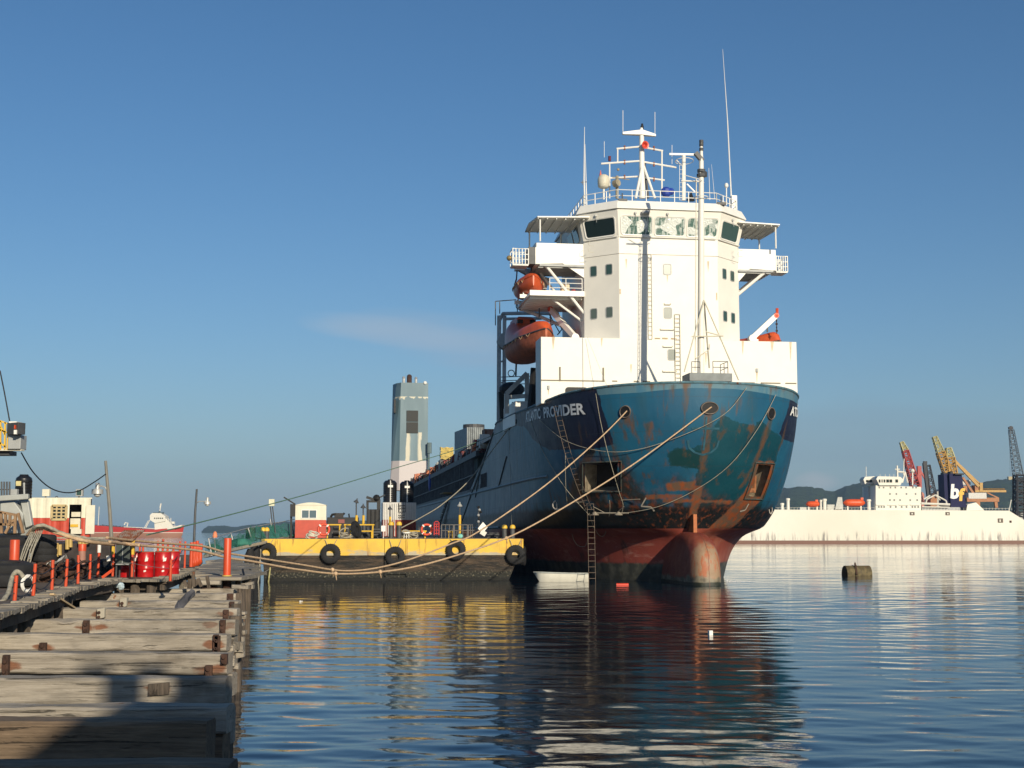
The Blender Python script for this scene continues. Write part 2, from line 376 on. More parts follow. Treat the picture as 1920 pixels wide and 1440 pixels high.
# ================================================================ the blue ship
def pchip(xs, ys, x):
    n = len(xs)
    if x <= xs[0]: return ys[0]
    if x >= xs[-1]: return ys[-1]
    i = 0
    while x > xs[i+1]: i += 1
    h = [xs[k+1]-xs[k] for k in range(n-1)]; d = [(ys[k+1]-ys[k])/h[k] for k in range(n-1)]
    def m(k):
        if k == 0: return d[0]
        if k == n-1: return d[-1]
        if d[k-1]*d[k] <= 0: return 0
        w1 = 2*h[k]+h[k-1]; w2 = h[k]+2*h[k-1]; return (w1+w2)/(w1/d[k-1]+w2/d[k])
    t = (x-xs[i])/h[i]; a, b = m(i), m(i+1)
    return ys[i]*(1+2*t)*(1-t)**2+a*h[i]*t*(1-t)**2+ys[i+1]*t*t*(3-2*t)+b*h[i]*t*t*(t-1)
SZ = ([-1.5,0,2,3.3,4.1,6,9,12,14.3], [-3.6,-3.9,-4.4,-4.8,-5.3,-7.0,-9.0,-10.2,-10.5])
LV = [(-1.5,[(0,0),(1,.9),(4,3.1),(8,5.0),(14,6.6),(28,8.6),(50,9.9),(230,10)]), (0,[(0,0),(1,.9),(4,3.3),(8,5.2),(14,6.9),(28,8.9),(50,9.9),(230,10)]),
 (2,[(0,0),(1,1.1),(4,3.4),(8,5.5),(14,7.5),(28,9.3),(50,10),(230,10)]), (3.3,[(0,0),(1,1.4),(4,3.8),(8,6.2),(14,8.4),(28,9.8),(50,10),(230,10)]),
 (4.1,[(0,0),(1,3.0),(4,6.2),(8,8.2),(14,9.5),(28,10),(50,10),(230,10)]), (6,[(0,0),(1,3.8),(4,7.0),(8,8.8),(14,9.8),(28,10),(50,10),(230,10)]),
 (9,[(0,0),(1,4.2),(4,7.4),(8,9.1),(14,9.9),(28,10.05),(50,10),(230,10)]), (14.3,[(0,0),(1,4.4),(4,7.6),(8,9.35),(14,10.15),(28,10.15),(50,10),(230,10)])]
LX = [l[0] for l in LV]; LT = [([math.sqrt(u) for u, _ in l[1]], [b for _, b in l[1]]) for l in LV]
def hb(z, v): return pchip(LX, [pchip(a, b, v) for a, b in LT], z)
def s0(z): return pchip(SZ[0], SZ[1], z)
def hull(a, z, off=0):
    v = abs(a); t = hb(z, v); p = Vector((math.copysign(t, a) if a else 0, s0(z)+v*v, z))
    if off:
        e = .03; q = hull(a+e, z)-hull(a-e, z) if v > .04 else Vector((1, 0, 0)); w = hull(a, z+.05)-hull(a, z-.05)
        nrm = q.cross(w).normalized()
        if nrm.y > 0 and v < 3 or nrm.x*a < 0 and v >= 3: nrm = -nrm
        p = p+nrm*off
    return p
def aof(s, z, side): return side*math.sqrt(max(0, s-s0(z)))
ship = thing('cargo_ship', 'big blue and navy ship with a white superstructure and rusty bow facing the camera', 'ship', (0, 0, 0), 0, frame=SHIP)
ZT = 14.2
def ztop(s): return pchip([-10.5, -6, 2, 16, 28], [14.08, 13.95, 13.62, 14.0, 14.2], s) if s < 28 else (8.4 if s > 50 else lerp(ZT, 8.4, (s-28)/22))
vs = [i*.06 for i in range(121)]+[7.2+.12*i for i in range(1, 61)]
vs = [v for v in vs if v*v < 205]; A = [-v for v in vs[::-1]]+vs[1:]
NZ = 76; W = [i/NZ for i in range(NZ+1)]
PKS = (-2.09, -1.43, 6.72, 8.62); PKP = (1.05, 1.47, 6.2, 8.55)
mb = MB(); idx = {}; AZ = []
for i, a in enumerate(A):
    s_ = -10.5+a*a
    for j, w in enumerate(W):
        z = lerp(-1.5, ztop(s_), w); idx[i, j] = len(mb.v); mb.v.append(hull(a, z)); AZ.append((a, z))
def inpk(a, z): return any(q[0] < a < q[1] and q[2] < z < q[3] for q in (PKS, PKP))
for i in range(len(A)-1):
    for j in range(NZ):
        am = (A[i]+A[i+1])/2; zm = (AZ[idx[i, j]][1]+AZ[idx[i, j+1]][1])/2
        if inpk(am, zm): continue
        mb.f.append([idx[i, j], idx[i+1, j], idx[i+1, j+1], idx[i, j+1]]); mb.m.append(0)
n = NT('painted_hull'); X = n.xyz(); z = X[2]
def pn(amp, sc=1.3, st=(1, 1, 1)): return n.math('MULTIPLY', n.math('SUBTRACT', n.noise(sc, 6, st, .62), .5), amp)
def mask(att, amp=.5, w=.05, sc=1.3, st=(1, 1, 1)): return n.step(n.math('ADD', n.attr(att), pn(amp, sc, st)), -w, w)
blue = n.mix(n.step(n.noise(.25, 5), .35, .65), (.010, .082, .155), (.013, .105, .185))
blue = n.mix(n.math('MULTIPLY', n.step(n.noise(.5, 6, (1, 1, .3)), .5, .7), .35), blue, (.03, .075, .085))
blue = n.mix(n.math('MULTIPLY', n.step(n.attr('aft'), -6, 4), .7), blue, (.045, .155, .19))  # starboard tones lifted in colour to lighten plating that lies in shade
blue = n.mix(n.step(n.attr('aft'), 6, 26), blue, n.mix(n.step(n.noise(.35, 6, (1, 1, .25)), .35, .65), (.15, .20, .215), (.22, .26, .27)))
c = n.mix(mask('teal', .7, .03, 1.6), blue, n.mix(n.step(n.noise(.3, 4), .3, .7), (.004, .048, .070), (.006, .066, .092)))
c = n.mix(mask('dteal', .5, .05), c, (.004, .040, .045))
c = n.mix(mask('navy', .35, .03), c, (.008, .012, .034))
c = n.mix(mask('band', .04, .02), c, n.mix(n.step(n.noise(.6, 4, (1, 1, .1)), .45, .55), (.06, .17, .25), (.10, .20, .25)))
seam = n.math('ABSOLUTE', n.math('SUBTRACT', n.math('FRACT', n.math('MULTIPLY', z, .42)), .5))
c = n.mix(n.math('MULTIPLY', n.math('SUBTRACT', 1, n.step(seam, 0, .02)), .3), c, (.03, .05, .055))
stk = n.noise(1.4, 7, (1, 1, .09), .65)
c = n.mix(n.math('MULTIPLY', n.step(stk, .55, .66), .62), c, (.095, .055, .026))
topr = n.math('MULTIPLY', n.step(n.math('ADD', z, n.math('MULTIPLY', stk, 2.4)), 14.9, 15.5), .7)
c = n.mix(topr, c, (.15, .075, .035))
low = n.step(n.math('SUBTRACT', n.math('MULTIPLY', n.noise(.9, 6, (1, 1, .35)), 3.2), z), -4.6, -2.9)      # grime rising from the waterline
c = n.mix(n.math('MULTIPLY', low, .92), c, n.mix(n.step(n.noise(1.5, 5, (1, 1, .2)), .5, .62), (.008, .012, .014), (.05, .028, .018)))
ro = n.mix(n.step(n.noise(1.6, 7, (1, 1, .22), .65), .46, .62), (.026, .026, .024), (.17, .048, .020))
c = n.mix(n.math('MULTIPLY', mask('rust', 2.2, .7, 1.3, (1, 1, .22)), n.step(n.noise(.8, 6, (1, 1, .4)), .34, .5)), c, ro)
c = n.mix(n.math('MULTIPLY', mask('strk', .6, .12, 2.0, (1.5, 1.5, .12)), .75), c, n.mix(n.step(n.noise(2.5, 5, (1, 1, .15)), .4, .65), (.14, .062, .024), (.055, .060, .045)))
c = n.mix(mask('rustb', .55, .12, 1.5, (1, 1, .3)), c, n.mix(n.step(n.noise(1.6, 6, (1.4, 1.4, .22)), .38, .6), (.27, .075, .026), (.16, .10, .065)))
kz = n.step(n.math('ADD', z, pn(.5, 1.0)), 5.6, 5.2); c = n.mix(n.math('MULTIPLY', kz, .93), c, n.mix(n.math('MULTIPLY', n.step(n.noise(3.2, 5, (1, 1, .07), .6), .50, .74), n.step(n.attr('port'), -3.2, -.8)), (.007, .012, .014), (.26, .07, .024)))
c = n.mix(mask('rustb', .3, .08, 1.5, (1, 1, .3)), c, n.mix(n.step(n.noise(1.6, 6, (1.4, 1.4, .22)), .38, .6), (.27, .075, .026), (.14, .085, .055)))
red = n.mix(n.step(n.noise(.9, 7, (.5, .5, 1.6), .7, dist=.8), .52, .68), (.28, .058, .040), (.40, .16, .12))  # starboard red raised in colour to brighten its shaded side
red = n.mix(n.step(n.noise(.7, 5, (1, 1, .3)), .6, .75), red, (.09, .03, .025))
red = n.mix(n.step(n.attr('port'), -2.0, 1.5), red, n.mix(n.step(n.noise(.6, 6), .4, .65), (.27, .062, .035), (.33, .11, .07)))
slime = n.step(n.math('ADD', z, pn(.5, 1.2)), 1.45, 1.2)
red = n.mix(slime, red, n.mix(n.step(n.noise(1.0, 6), .4, .7), (.045, .046, .038), (.12, .115, .088)))
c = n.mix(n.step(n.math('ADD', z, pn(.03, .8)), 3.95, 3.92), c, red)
n.set('Base Color', c); n.set('Roughness', n.math('ADD', n.math('MULTIPLY', n.noise(1.5, 4), .3), .38)); n.set('Specular IOR Level', .4)
n.bump(n.math('ADD', n.math('ADD', n.noise(.35, 3, (1, 1, .6)), n.math('MULTIPLY', n.noise(1.1, 2, (1, 1, .35)), .55)), n.math('MULTIPLY', n.noise(6, 4), .05)), .05)
m_hull = n.mat
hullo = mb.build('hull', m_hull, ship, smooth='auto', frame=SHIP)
AZn = np.array(AZ); Pn = np.stack([AZn[:, 0]*3.0, AZn[:, 1]], 1)
def sdf(poly):
    q = np.array([(a*3.0, z_) for a, z_ in poly]); d = np.full(len(Pn), 1e9); ins = np.zeros(len(Pn), bool)
    for k in range(len(q)):
        a, b = q[k], q[(k+1) % len(q)]; e = b-a; w = Pn-a; t = np.clip((w@e)/(e@e), 0, 1)
        d = np.minimum(d, np.linalg.norm(w-t[:, None]*e, axis=1))
        cnd = ((a[1] > Pn[:, 1]) != (b[1] > Pn[:, 1])); xx = (b[0]-a[0])*(Pn[:, 1]-a[1])/((b[1]-a[1]) or 1e-9)+a[0]; ins ^= cnd & (Pn[:, 0] < xx)
    return np.where(ins, d, -d)
def put(name, arr): hullo.data.attributes.new(name, 'FLOAT', 'POINT').data.foreach_set('value', arr.astype(np.float32))
un = lambda *ps: np.maximum.reduce([sdf(p) for p in ps])
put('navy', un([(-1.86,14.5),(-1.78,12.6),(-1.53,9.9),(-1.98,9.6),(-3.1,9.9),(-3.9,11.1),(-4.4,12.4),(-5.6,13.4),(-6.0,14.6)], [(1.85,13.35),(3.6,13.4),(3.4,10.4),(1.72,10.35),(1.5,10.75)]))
put('teal', un([(.24,11.84),(.48,11.42),(.84,11.11),(.93,11.7),(1.23,11.0),(1.71,10.5),(1.6,9.56),(1.5,8.0),(1.65,5.17),(1.6,3),(.3,3),(-.05,5.8),(-.08,8.09),(-.52,8.28),(-.59,9.19),(-.46,9.63),(-.28,9.48),(.06,9.93),(.16,11.39)]))
put('dteal', un([(-.06,8.15),(-.5,8.35),(-.57,9.1),(-.46,9.5),(-.28,9.4),(-.04,9.4)]))
put('band', un([(-1.95,15),(-1.85,13.42),(-1.07,13.42),(-.32,13.68),(.45,13.66),(1.4,13.35),(2.3,13.25),(4,13.4),(4,15)]))
put('rust', un([(-2.25,5.3),(-2.5,7.0),(-2.15,8.9),(-1.35,8.9),(-1.0,6.6),(-.65,6.2),(-.57,7.25),(-.02,7.3),(.03,6.1),(.6,5.8),(1.0,5.6),(1.3,4.6),(1.2,3.2),(-1.9,3.2)]))
put('rustb', un([(.95,6.5),(1.05,8.7),(1.5,8.75),(1.55,6.2),(1.28,5.1),(1.2,3.6),(.45,3.6),(.72,5.2)], [(-.08,6.9),(.05,6.9),(.06,3.5),(-.1,3.5)], [(-.6,6.05),(.75,5.9),(.75,5.72),(-.6,5.85)],
    [(-.56,7.2),(-.1,7.25),(-.1,6.7),(-.56,6.6)], [(-.9,6.3),(-.3,6.3),(-.3,6.12),(-.9,6.1)]))
put('strk', un([(-.05,12.0),(.09,12.0),(.07,9.5),(-.02,6.4),(-.06,9.5)], [(-1.40,11.9),(-1.24,11.9),(-1.08,10.3),(-.98,9.0),(-1.14,10.3)], [(1.13,11.8),(1.26,11.8),(1.16,10.2),(.86,6.8),(.78,6.8),(1.0,9.4)],
    [(-2.1,9.5),(-1.88,9.5),(-2.2,7.0),(-2.5,5.6),(-2.4,7.4)], [(-.62,13.9),(-.5,13.9),(-.56,12.6)], [(.44,13.0),(.54,13.0),(.49,11.9)], [(.62,11.2),(.9,11.2),(.8,10.5)], [(-1.0,11.3),(-.86,11.3),(-.8,10.0),(-.9,10.2)]))
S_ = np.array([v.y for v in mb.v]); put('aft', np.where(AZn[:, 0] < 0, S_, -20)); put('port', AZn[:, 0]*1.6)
# rim, decks, rubbing strip
mb = MB(); rim = [hull(a, ztop(-10.5+a*a)) for a in A if -10.5+a*a < 28.5]; mb.tube(rim, .09, 6); mb.build('bulwark_rail', M('rail_blue', (.10, .2, .24), .6, var=.3, rust=.6), ship, frame=SHIP)
mb = MB(); dk = [hull(a*.985, 13.0) for a in A if a*a-10.5 < 52]; 
pts = [(p.x, p.y) for p in dk]; mb.quad(*[(x, y, 13.0) for x, y in pts]); mb.box(-9.9, 9.9, 50, 193, 12.3, 12.6)
mb.box(-9.5, 9.5, 49, 192, 4, 12.29); mb.box(-10, 10, 191, 194, -1, 8.4)
mb.build('deck', M('green_grey_deck', (.05, .07, .06), .7, rust=.3), ship, frame=SHIP)
mb = MB()
for s_ in (-1, 1):
    for z_, x0, x1 in ((7.95, 1.5, 193), (4.1, 26, 193)): mb.tube([hull(aof(q, z_, s_), z_, .03) for q in [x0+(x1-x0)*i/60 for i in range(61)]], .11, 6)
mb.build('rubbing_strip', M('strip_paint', (.12, .15, .16), .5, rust=.4), ship, frame=SHIP)
# open side gallery with frames
mb = MB()
for i in range(64):
    s_ = 51+i*2.2; w_ = random.choice((.12, .2, .3)); mb.box(-9.99, -9.6, s_, s_+w_, 8.3, 12.31)
mb.box(-10.02, -9.62, 46, 193, 12.0, 12.62); mb.box(-10.01, -9.6, 49, 193, 8.2, 8.5); mb.box(-9.99, -9.7, 49, 193, 10.0, 10.12)
mb.build('side_framing', M('framing_grey', (.09, .095, .10), .6, var=.3, rust=.35), ship, frame=SHIP)
mb = MB(); mb.hexa([(-9.98, 27.5), (-9.98, 28.2), (-9.6, 28.2), (-9.6, 27.5)], 8.4, 13.9); mb.build('bulkhead', m_dgrey, ship, frame=SHIP)
# anchor pockets
m_pk = M('pocket_buff', (.30, .25, .18), .7, var=.3, rust=.45, rs=1.5); m_pkr = M('pocket_rim_paint', (.06, .07, .06), .7, var=.3, rust=.6); m_pkd = M('pocket_shade', (.04, .032, .028), .8, rust=.4)
for q, sgn in ((PKS, -1), (PKP, 1)):
    a0, a1, z0, z1 = q; a0 -= .06; a1 += .06; z0 -= .1; z1 += .1
    c_ = [hull(a0, z0, .02), hull(a1, z0, .02), hull(a1, z1, .02), hull(a0, z1, .02)]
    nrm = (c_[1]-c_[0]).cross(c_[3]-c_[0]).normalized()
    if nrm.y > 0: nrm = -nrm
    dirn = Vector((-sgn*.55, .8, .1)).normalized()*2.2
    cen = sum(c_, Vector())/4; b_ = [lerp(p, cen, .25)+dirn*.8 for p in c_]
    mb = MB()
    for k in range(4): mb.quad(c_[k], c_[(k+1) % 4], b_[(k+1) % 4], b_[k], m=0 if k in (0, 3 if sgn < 0 else 1) else 1)  # buff on the lit walls, dark elsewhere: recess shade put into the colour
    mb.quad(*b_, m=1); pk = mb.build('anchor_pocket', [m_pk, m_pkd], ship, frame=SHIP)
    mb = MB(); ring = []
    N_ = 10
    for k, (ua, ub) in enumerate((((a0, z0), (a1, z0)), ((a1, z0), (a1, z1)), ((a1, z1), (a0, z1)), ((a0, z1), (a0, z0)))):
        ring += [hull(lerp(ua[0], ub[0], i/N_), lerp(ua[1], ub[1], i/N_), .05) for i in range(N_)]
    mb.tube(ring, .05, 6, closed=True); mb.build('pocket_rim', m_pkr, pk, frame=SHIP)
    if sgn < 0: continue
    mb = MB(); o_ = cen+dirn*.45; dn = Vector((0, 0, 1)); sd = Vector((.8*sgn, .6, 0)).normalized()
    mb.tube([o_+dn*.9, o_-dn*.75], .14, 8); mb.bar(o_-dn*.75-sd*.7, o_-dn*.75+sd*.7, .3); mb.bar(o_-dn*.7-sd*.7, o_-sd*.85+dn*.35, .2); mb.bar(o_-dn*.7+sd*.7, o_+sd*.85+dn*.35, .2)
    mb.build('anchor', M('rusty_anchor', (.30, .12, .05), .8, var=.4, rust=.5), pk, frame=SHIP)
# mooring chocks
m_chock = M('chock_steel', (.15, .12, .10), .5, var=.4, rust=.5, rs=3)
CH = {}
for key, (a, z_, rx) in dict(S=(-1.33, 12.13, .42), C=(.02, 12.3, .62), P=(1.19, 12.1, .42)).items():
    p = hull(a, z_, .04); e = (hull(a+.08, z_)-hull(a-.08, z_)).normalized(); w = (hull(a, z_+.1)-hull(a, z_-.1)).normalized(); nn = e.cross(w); nn = -nn if nn.y > 0 else nn
    mb = MB(); mb.v = []; m2 = MB(); N_ = 28
    loop = lambda r1, r2, d: [p+e*math.cos(6.2832*i/N_)*r1+w*math.sin(6.2832*i/N_)*r2+nn*d for i in range(N_)]
    mb.loft([loop(rx*.82, .34, -.2), loop(rx*.9, .38, .06), loop(rx*.97, .42, .1), loop(rx*1.04, .45, .06), loop(rx*1.06, .46, -.05)], caps=False)
    ck = mb.build('mooring_chock', m_chock, ship, smooth=True, frame=SHIP)
    m2.quad(*loop(rx*.9, .38, .03)); m2.build('opening', m_black, ck, frame=SHIP); CH[key] = p+nn*.2
for (a, z_) in ((-2.04, 9.55), (-1.93, 9.55), (-4.9, 13.2), (-5.3, 13.0)):
    p = hull(a, z_, .02); mb = MB(); nn = (p-hull(a, z_)).normalized(); mb.cyl(p-nn*.1, p+nn*.05, .2, n=14); mb.build('scupper', m_black, ship, frame=SHIP)
# name lettering, wrapped on the plating
def lettering(name, text, path, h, mat, parent, wid, frame=SHIP, depth=.0, bold=.012):
    cu = bpy.data.curves.new(name, 'FONT'); cu.body = text; cu.size = 1; cu.offset = bold; cu.resolution_u = 3; tmp = bpy.data.objects.new('tmp', cu); COL.objects.link(tmp)
    bpy.context.view_layer.update(); me = bpy.data.meshes.new_from_object(tmp); bpy.data.objects.remove(tmp, do_unlink=True)
    bm = bmesh.new(); bm.from_mesh(me)
    bmesh.ops.triangulate(bm, faces=bm.faces[:]); bmesh.ops.subdivide_edges(bm, edges=[e for e in bm.edges if e.calc_length() > .15], cuts=2, use_grid_fill=True)
    xs = [v.co.x for v in bm.verts]; ys = [v.co.y for v in bm.verts]; x0, x1, y1 = min(xs), max(xs), max(ys)
    mb = MB(); mb.v = [path((v.co.x-x0)/(x1-x0)*wid, v.co.y/y1*h) for v in bm.verts]; bm.verts.ensure_lookup_table()
    mb.f = [[v.index for v in f.verts] for f in bm.faces]; mb.m = [0]*len(mb.f); bm.free(); bpy.data.meshes.remove(me)
    return mb.build(name, mat, parent, frame=frame)
m_let = M('white_lettering', (.85, .84, .80), .6, var=.15, rust=.1)
def ps(x, y):
    s_ = 7.9-x; z_ = 12.68-.036*x+y; return hull(aof(s_, z_, -1), z_, .07)
lettering('ship_name', 'ATLANTIC  PROVIDER', ps, .80, m_let, ship, 13.7, bold=.03)
def pp(x, y): s_ = -6.9+x; z_ = 12.2+.03*x+y; return hull(aof(s_, z_, 1), z_, .07)
lettering('ship_name', 'ATLANTIC  PROVIDER', pp, .66, m_let, ship, 13.7, bold=.03)
# painted anchor emblem under the centre chock, draught marks
def stroke(pts, w, mat, name='emblem', off=.03):
    mb = MB()
    for (p, q) in zip(pts[:-1], pts[1:]):
        d = Vector((q[0]-p[0], q[1]-p[1])); L = d.length; nrm = Vector((-d.y, d.x))/L*w/2; K = max(2, int(L/.25))
        def H(u, v): return hull_tz(u, v, off)
        for i in range(K):
            u0 = Vector(p)+d*(i/K); u1 = Vector(p)+d*((i+1)/K); mb.quad(H(*(u0-nrm)), H(*(u1-nrm)), H(*(u1+nrm)), H(*(u0+nrm)))
    return mb.build(name, mat, ship, frame=SHIP)
def hull_tz(t, z_, off):                                   # point of the plating at breadth t
    lo, hi = 0, 3.2
    for _ in range(24):
        m = (lo+hi)/2
        if hb(z_, m) < abs(t): lo = m
        else: hi = m
    return hull(math.copysign((lo+hi)/2, t), z_, off)
m_emb = M('faded_emblem', (.025, .105, .15), .6, var=.3, rust=.2); 
for st_ in ([(-1.1, 10.9), (.9, 10.9)], [(-.1, 11.7), (-.1, 9.4)], [(-1.3, 10.1), (-1.15, 9.6), (-.7, 9.25), (-.1, 9.1), (.45, 9.25), (.85, 9.6), (.95, 10.1)]): stroke(st_, .14, m_emb)
mk = M('draught_white', (.5, .45, .38), .6, rust=.3)
for st_ in ([(-3.55, 6.15), (-3.75, 5.55), (-3.1, 5.5), (-2.8, 5.2)], [(4.35, 5.75), (4.2, 5.3), (3.75, 5.2)]): stroke(st_, .09, mk, 'thruster_mark')
p = hull(-2.82, 5.75, .04); e = Vector((-.55, -.83, 0)); 
mb = MB(); mb.torus(p, e, .34, .05, 20, 6, flat=.4); mb.bar(p+Vector((0, 0, .3)), p-Vector((0, 0, .3)), .08); mb.build('thruster_mark', mk, ship, frame=SHIP)
p = hull_tz(7.2, 5.4, .04); mb = MB(); mb.torus(p, (.75, -.66, 0), .30, .05, 20, 6, flat=.4); mb.build('thruster_mark', mk, ship, frame=SHIP)
# draught scale at left (hash marks on the knuckle)
mb = MB()
for i in range(14):
    s_ = 36+i*1.4; h_ = .45 if i > 8 else .9; p = hull(aof(s_, 8.3, -1), 8.3, .03); q = hull(aof(s_, 8.3+h_*(1.6 if i < 4 else .5), -1), 8.3+h_*(1.6 if i < 4 else .5), .03); mb.bar(p, q, .05, .25)
mb.build('plating_ribs', m_dgrey, ship, frame=SHIP)
for (s1, z1, s2, z2) in ((30, 13.4, 47, 8.6), (36, 11.9, 62, 4.6), (40, 11, 46, 7.5), (20, 10.5, 26, 8.0)):
    mb = MB(); mb.tube([hull(aof(lerp(s1, s2, i/10), lerp(z1, z2, i/10), -1), lerp(z1, z2, i/10), .06) for i in range(11)], .06, 5); mb.build('plating_seam', m_dgrey, ship, frame=SHIP)
# bulbous bow
n = NT('bulb_paint'); X = n.xyz(); c = n.mix(n.step(n.noise(.9, 6), .4, .65), (.19, .036, .022), (.24, .058, .032))
k = n.step(n.math('ADD', X[1], n.math('MULTIPLY', n.noise(1.2, 6, (1, 1, .4)), -1.6)), -9.3, -10.2)
c = n.mix(k, c, n.mix(n.step(n.noise(1.6, 7, (1.5, 1.5, .35), .65), .45, .6), (.30, .20, .12), (.36, .11, .042)))
c = n.mix(n.step(n.math('ADD', X[2], n.math('MULTIPLY', n.noise(1.2, 5), 1.0)), 1.15, .85), c, n.mix(n.step(n.noise(1.5, 5), .4, .6), (.10, .085, .06), (.22, .19, .13)))
c = n.mix(n.step(n.math('ADD', X[2], n.math('MULTIPLY', n.noise(1.2, 5), .2)), .34, .26), c, (.02, .024, .014))
c = n.mix(n.step(n.math('ABSOLUTE', n.math('ADD', X[0], pn_ := n.math('MULTIPLY', n.math('SUBTRACT', n.noise(1.5, 4), .5), .25))), .035, .0), c, (.12, .05, .03))
n.set('Base Color', c); n.set('Roughness', .6); n.bump(n.noise(2, 6), .05); m_bulb = n.mat
mb = MB(); rings = []
for i in range(34):
    u = -math.cos(math.pi*i/33*.62); sc = max(0, 1-abs(u)**3.4)**(1/2.6)
    if u > 0: sc = 1
    ring = []
    for k in range(40):
        g = 2*math.pi*k/40; cx, cz = math.cos(g), math.sin(g)
        ring.append((math.copysign(abs(cx)**.62, cx)*1.40*(sc**.7)*(1+max(0, u+.12)*.25*(1 if cz < .5 else .5)), -3.2+u*6.7, -.2+math.copysign(abs(cz)**.68, cz)*3.95*sc**.7))
    rings.append(ring)
mb.loft(rings); bulb = mb.build('bulbous_bow', m_bulb, ship, smooth=True, frame=SHIP)
mb = MB(); mb.hexa([(-.13, -6.5), (.13, -6.5), (.13, -4.4), (-.13, -4.4)], 3.3, 4.95); mb.build('stem_fin', M('fin_orange', (.42, .13, .04), .7, rust=.3), ship, frame=SHIP)
# ================================================================ superstructure of the blue ship
SF = dict(frame=SHIP)
def B(name, mb, mat, parent=ship, **k): return mb.build(name, mat, parent, frame=SHIP, **k)
# plan of the house: front facet, two canted facets, sides; pushed out by o
def plan(o, back=12): 
    a = 3.98+o*.41; w = 6.35+o
    return [(-w, back), (-w, 2.15-o*.45), (-a, -o), (a, -o), (w, 2.15-o*.45), (w, back)]
def ring(o, z, back=12, zb=None): return [Vector((x, y, z)) for x, y in plan(o, back)]
mb = MB(); mb.loft([ring(0, 18.55), ring(0, 25.3)], closed=True); sup = B('superstructure', mb, m_white, bevel=.03)
mb = MB(); mb.box(-10.18, 10.3, 0, 2.6, 13.45, 18.62); mb.box(-9.8, 9.8, .1, 2.5, 12.9, 13.45)
B('front_block', mb, m_white, bevel=.05)
mb = MB(); mb.box(-6.3, 6.3, 2.7, 12, 12.9, 18.5); mb.box(-10.2, 10.3, 14, 22, 12.9, 15.0); B('inner_house', mb, m_white2)
mb = MB(); mb.loft([ring(.03, 25.32), ring(.03, 26.5), ring(0, 26.62), ring(.04, 26.7), ring(.50, 28.75)]); B('wheelhouse', mb, m_white)
mb = MB(); mb.loft([ring(.66, 28.78, 12.2), ring(.62, 28.9, 12.2), ring(.30, 29.5, 12.2)]); B('wheelhouse_roof', mb, m_white2, bevel=.03)
def facet(e, u, z, out):
    k = (z-26.7)/2.05*.46+.04; P0, P1 = plan(k)[e], plan(k)[e+1]; d = Vector((P1[0]-P0[0], P1[1]-P0[1], 0)); n_ = Vector((d.y, -d.x, 0)).normalized()
    return Vector((P0[0], P0[1], z))+d*u+n_*out
def rrect(f, u0, u1, z0, z1, ru, rz, n=4):
    pts = []
    for (cu, cz, a0) in ((u1-ru, z1-rz, 0), (u0+ru, z1-rz, 90), (u0+ru, z0+rz, 180), (u1-ru, z0+rz, 270)):
        for i in range(n+1): g = R(a0+90*i/n); pts.append(f(cu+ru*math.cos(g), cz+rz*math.sin(g)))
    return pts
def window(e, u0, u1, z0, z1, pane, L, trap=0):
    f0 = lambda o_: (lambda u, z: facet(e, u+(trap*(z-z0)/(z1-z0)), z, o_))
    a = rrect(f0(.03), u0, u1, z0, z1, .18/L, .18); b = rrect(f0(.06), u0-.09/L, u1+.09/L, z0-.09, z1+.09, .24/L, .24); c = rrect(f0(-.01), u0-.09/L, u1+.09/L, z0-.09, z1+.09, .24/L, .24)
    mb = MB(); mb.loft([a, b, c], caps=False); fr = B('window', mb, m_white2)
    mb = MB(); mb.quad(*rrect(f0(.02), u0, u1, z0, z1, .18/L, .18)); mb.f[0] = mb.f[0][::-1]; B('pane', mb, pane, fr)
    return fr
for (x0, x1, pn_) in ((-3.72, -1.36, m_foil), (-1.08, 1.22, m_foil2), (1.50, 3.82, m_foil)):
    window(2, (x0+4)/8.0, (x1+4)/8.0, 26.86, 28.2, pn_, 8.0)
window(1, .12, .90, 26.86, 28.15, m_glass, 3.2); window(3, .12, .84, 26.86, 28.15, m_glassg, 3.2)
for s_ in (-1, 1):                                          # side windows of the wheelhouse
    for y0 in (3.2, 5.4): 
        mb = MB(); mb.quad(*[Vector((s_*(6.45+(z-26.7)*.24), y, z)) for y, z in ((y0, 26.9), (y0+1.8, 26.9), (y0+1.8, 28.1), (y0, 28.1))]); B('window', mb, m_glass)
mb = MB()
for e in (1, 2, 3): mb.tube([facet(e, .02, 26.66, .1), facet(e, .98, 26.66, .1)], .05, 6)
B('window_sill', mb, m_white2)
for (e, u) in ((1, .45), (2, .17), (2, .48), (2, .80), (3, .5)):  # wipers and deck lights over the windows
    p = facet(e, u, 28.45, .05); mb = MB(); mb.box(p.x-.08, p.x+.08, p.y-.12, p.y, p.z-.06, p.z+.1); mb.tube([p, p+Vector((.05, -.12, -.55))], .02, 4); B('wiper', mb, m_grey)
p = facet(2, .26, 28.5, .2); mb = MB(); mb.cyl(p+Vector((-.25, 0, 0)), p+Vector((.3, -.1, 0)), .14, .2); B('horn', mb, m_steel)
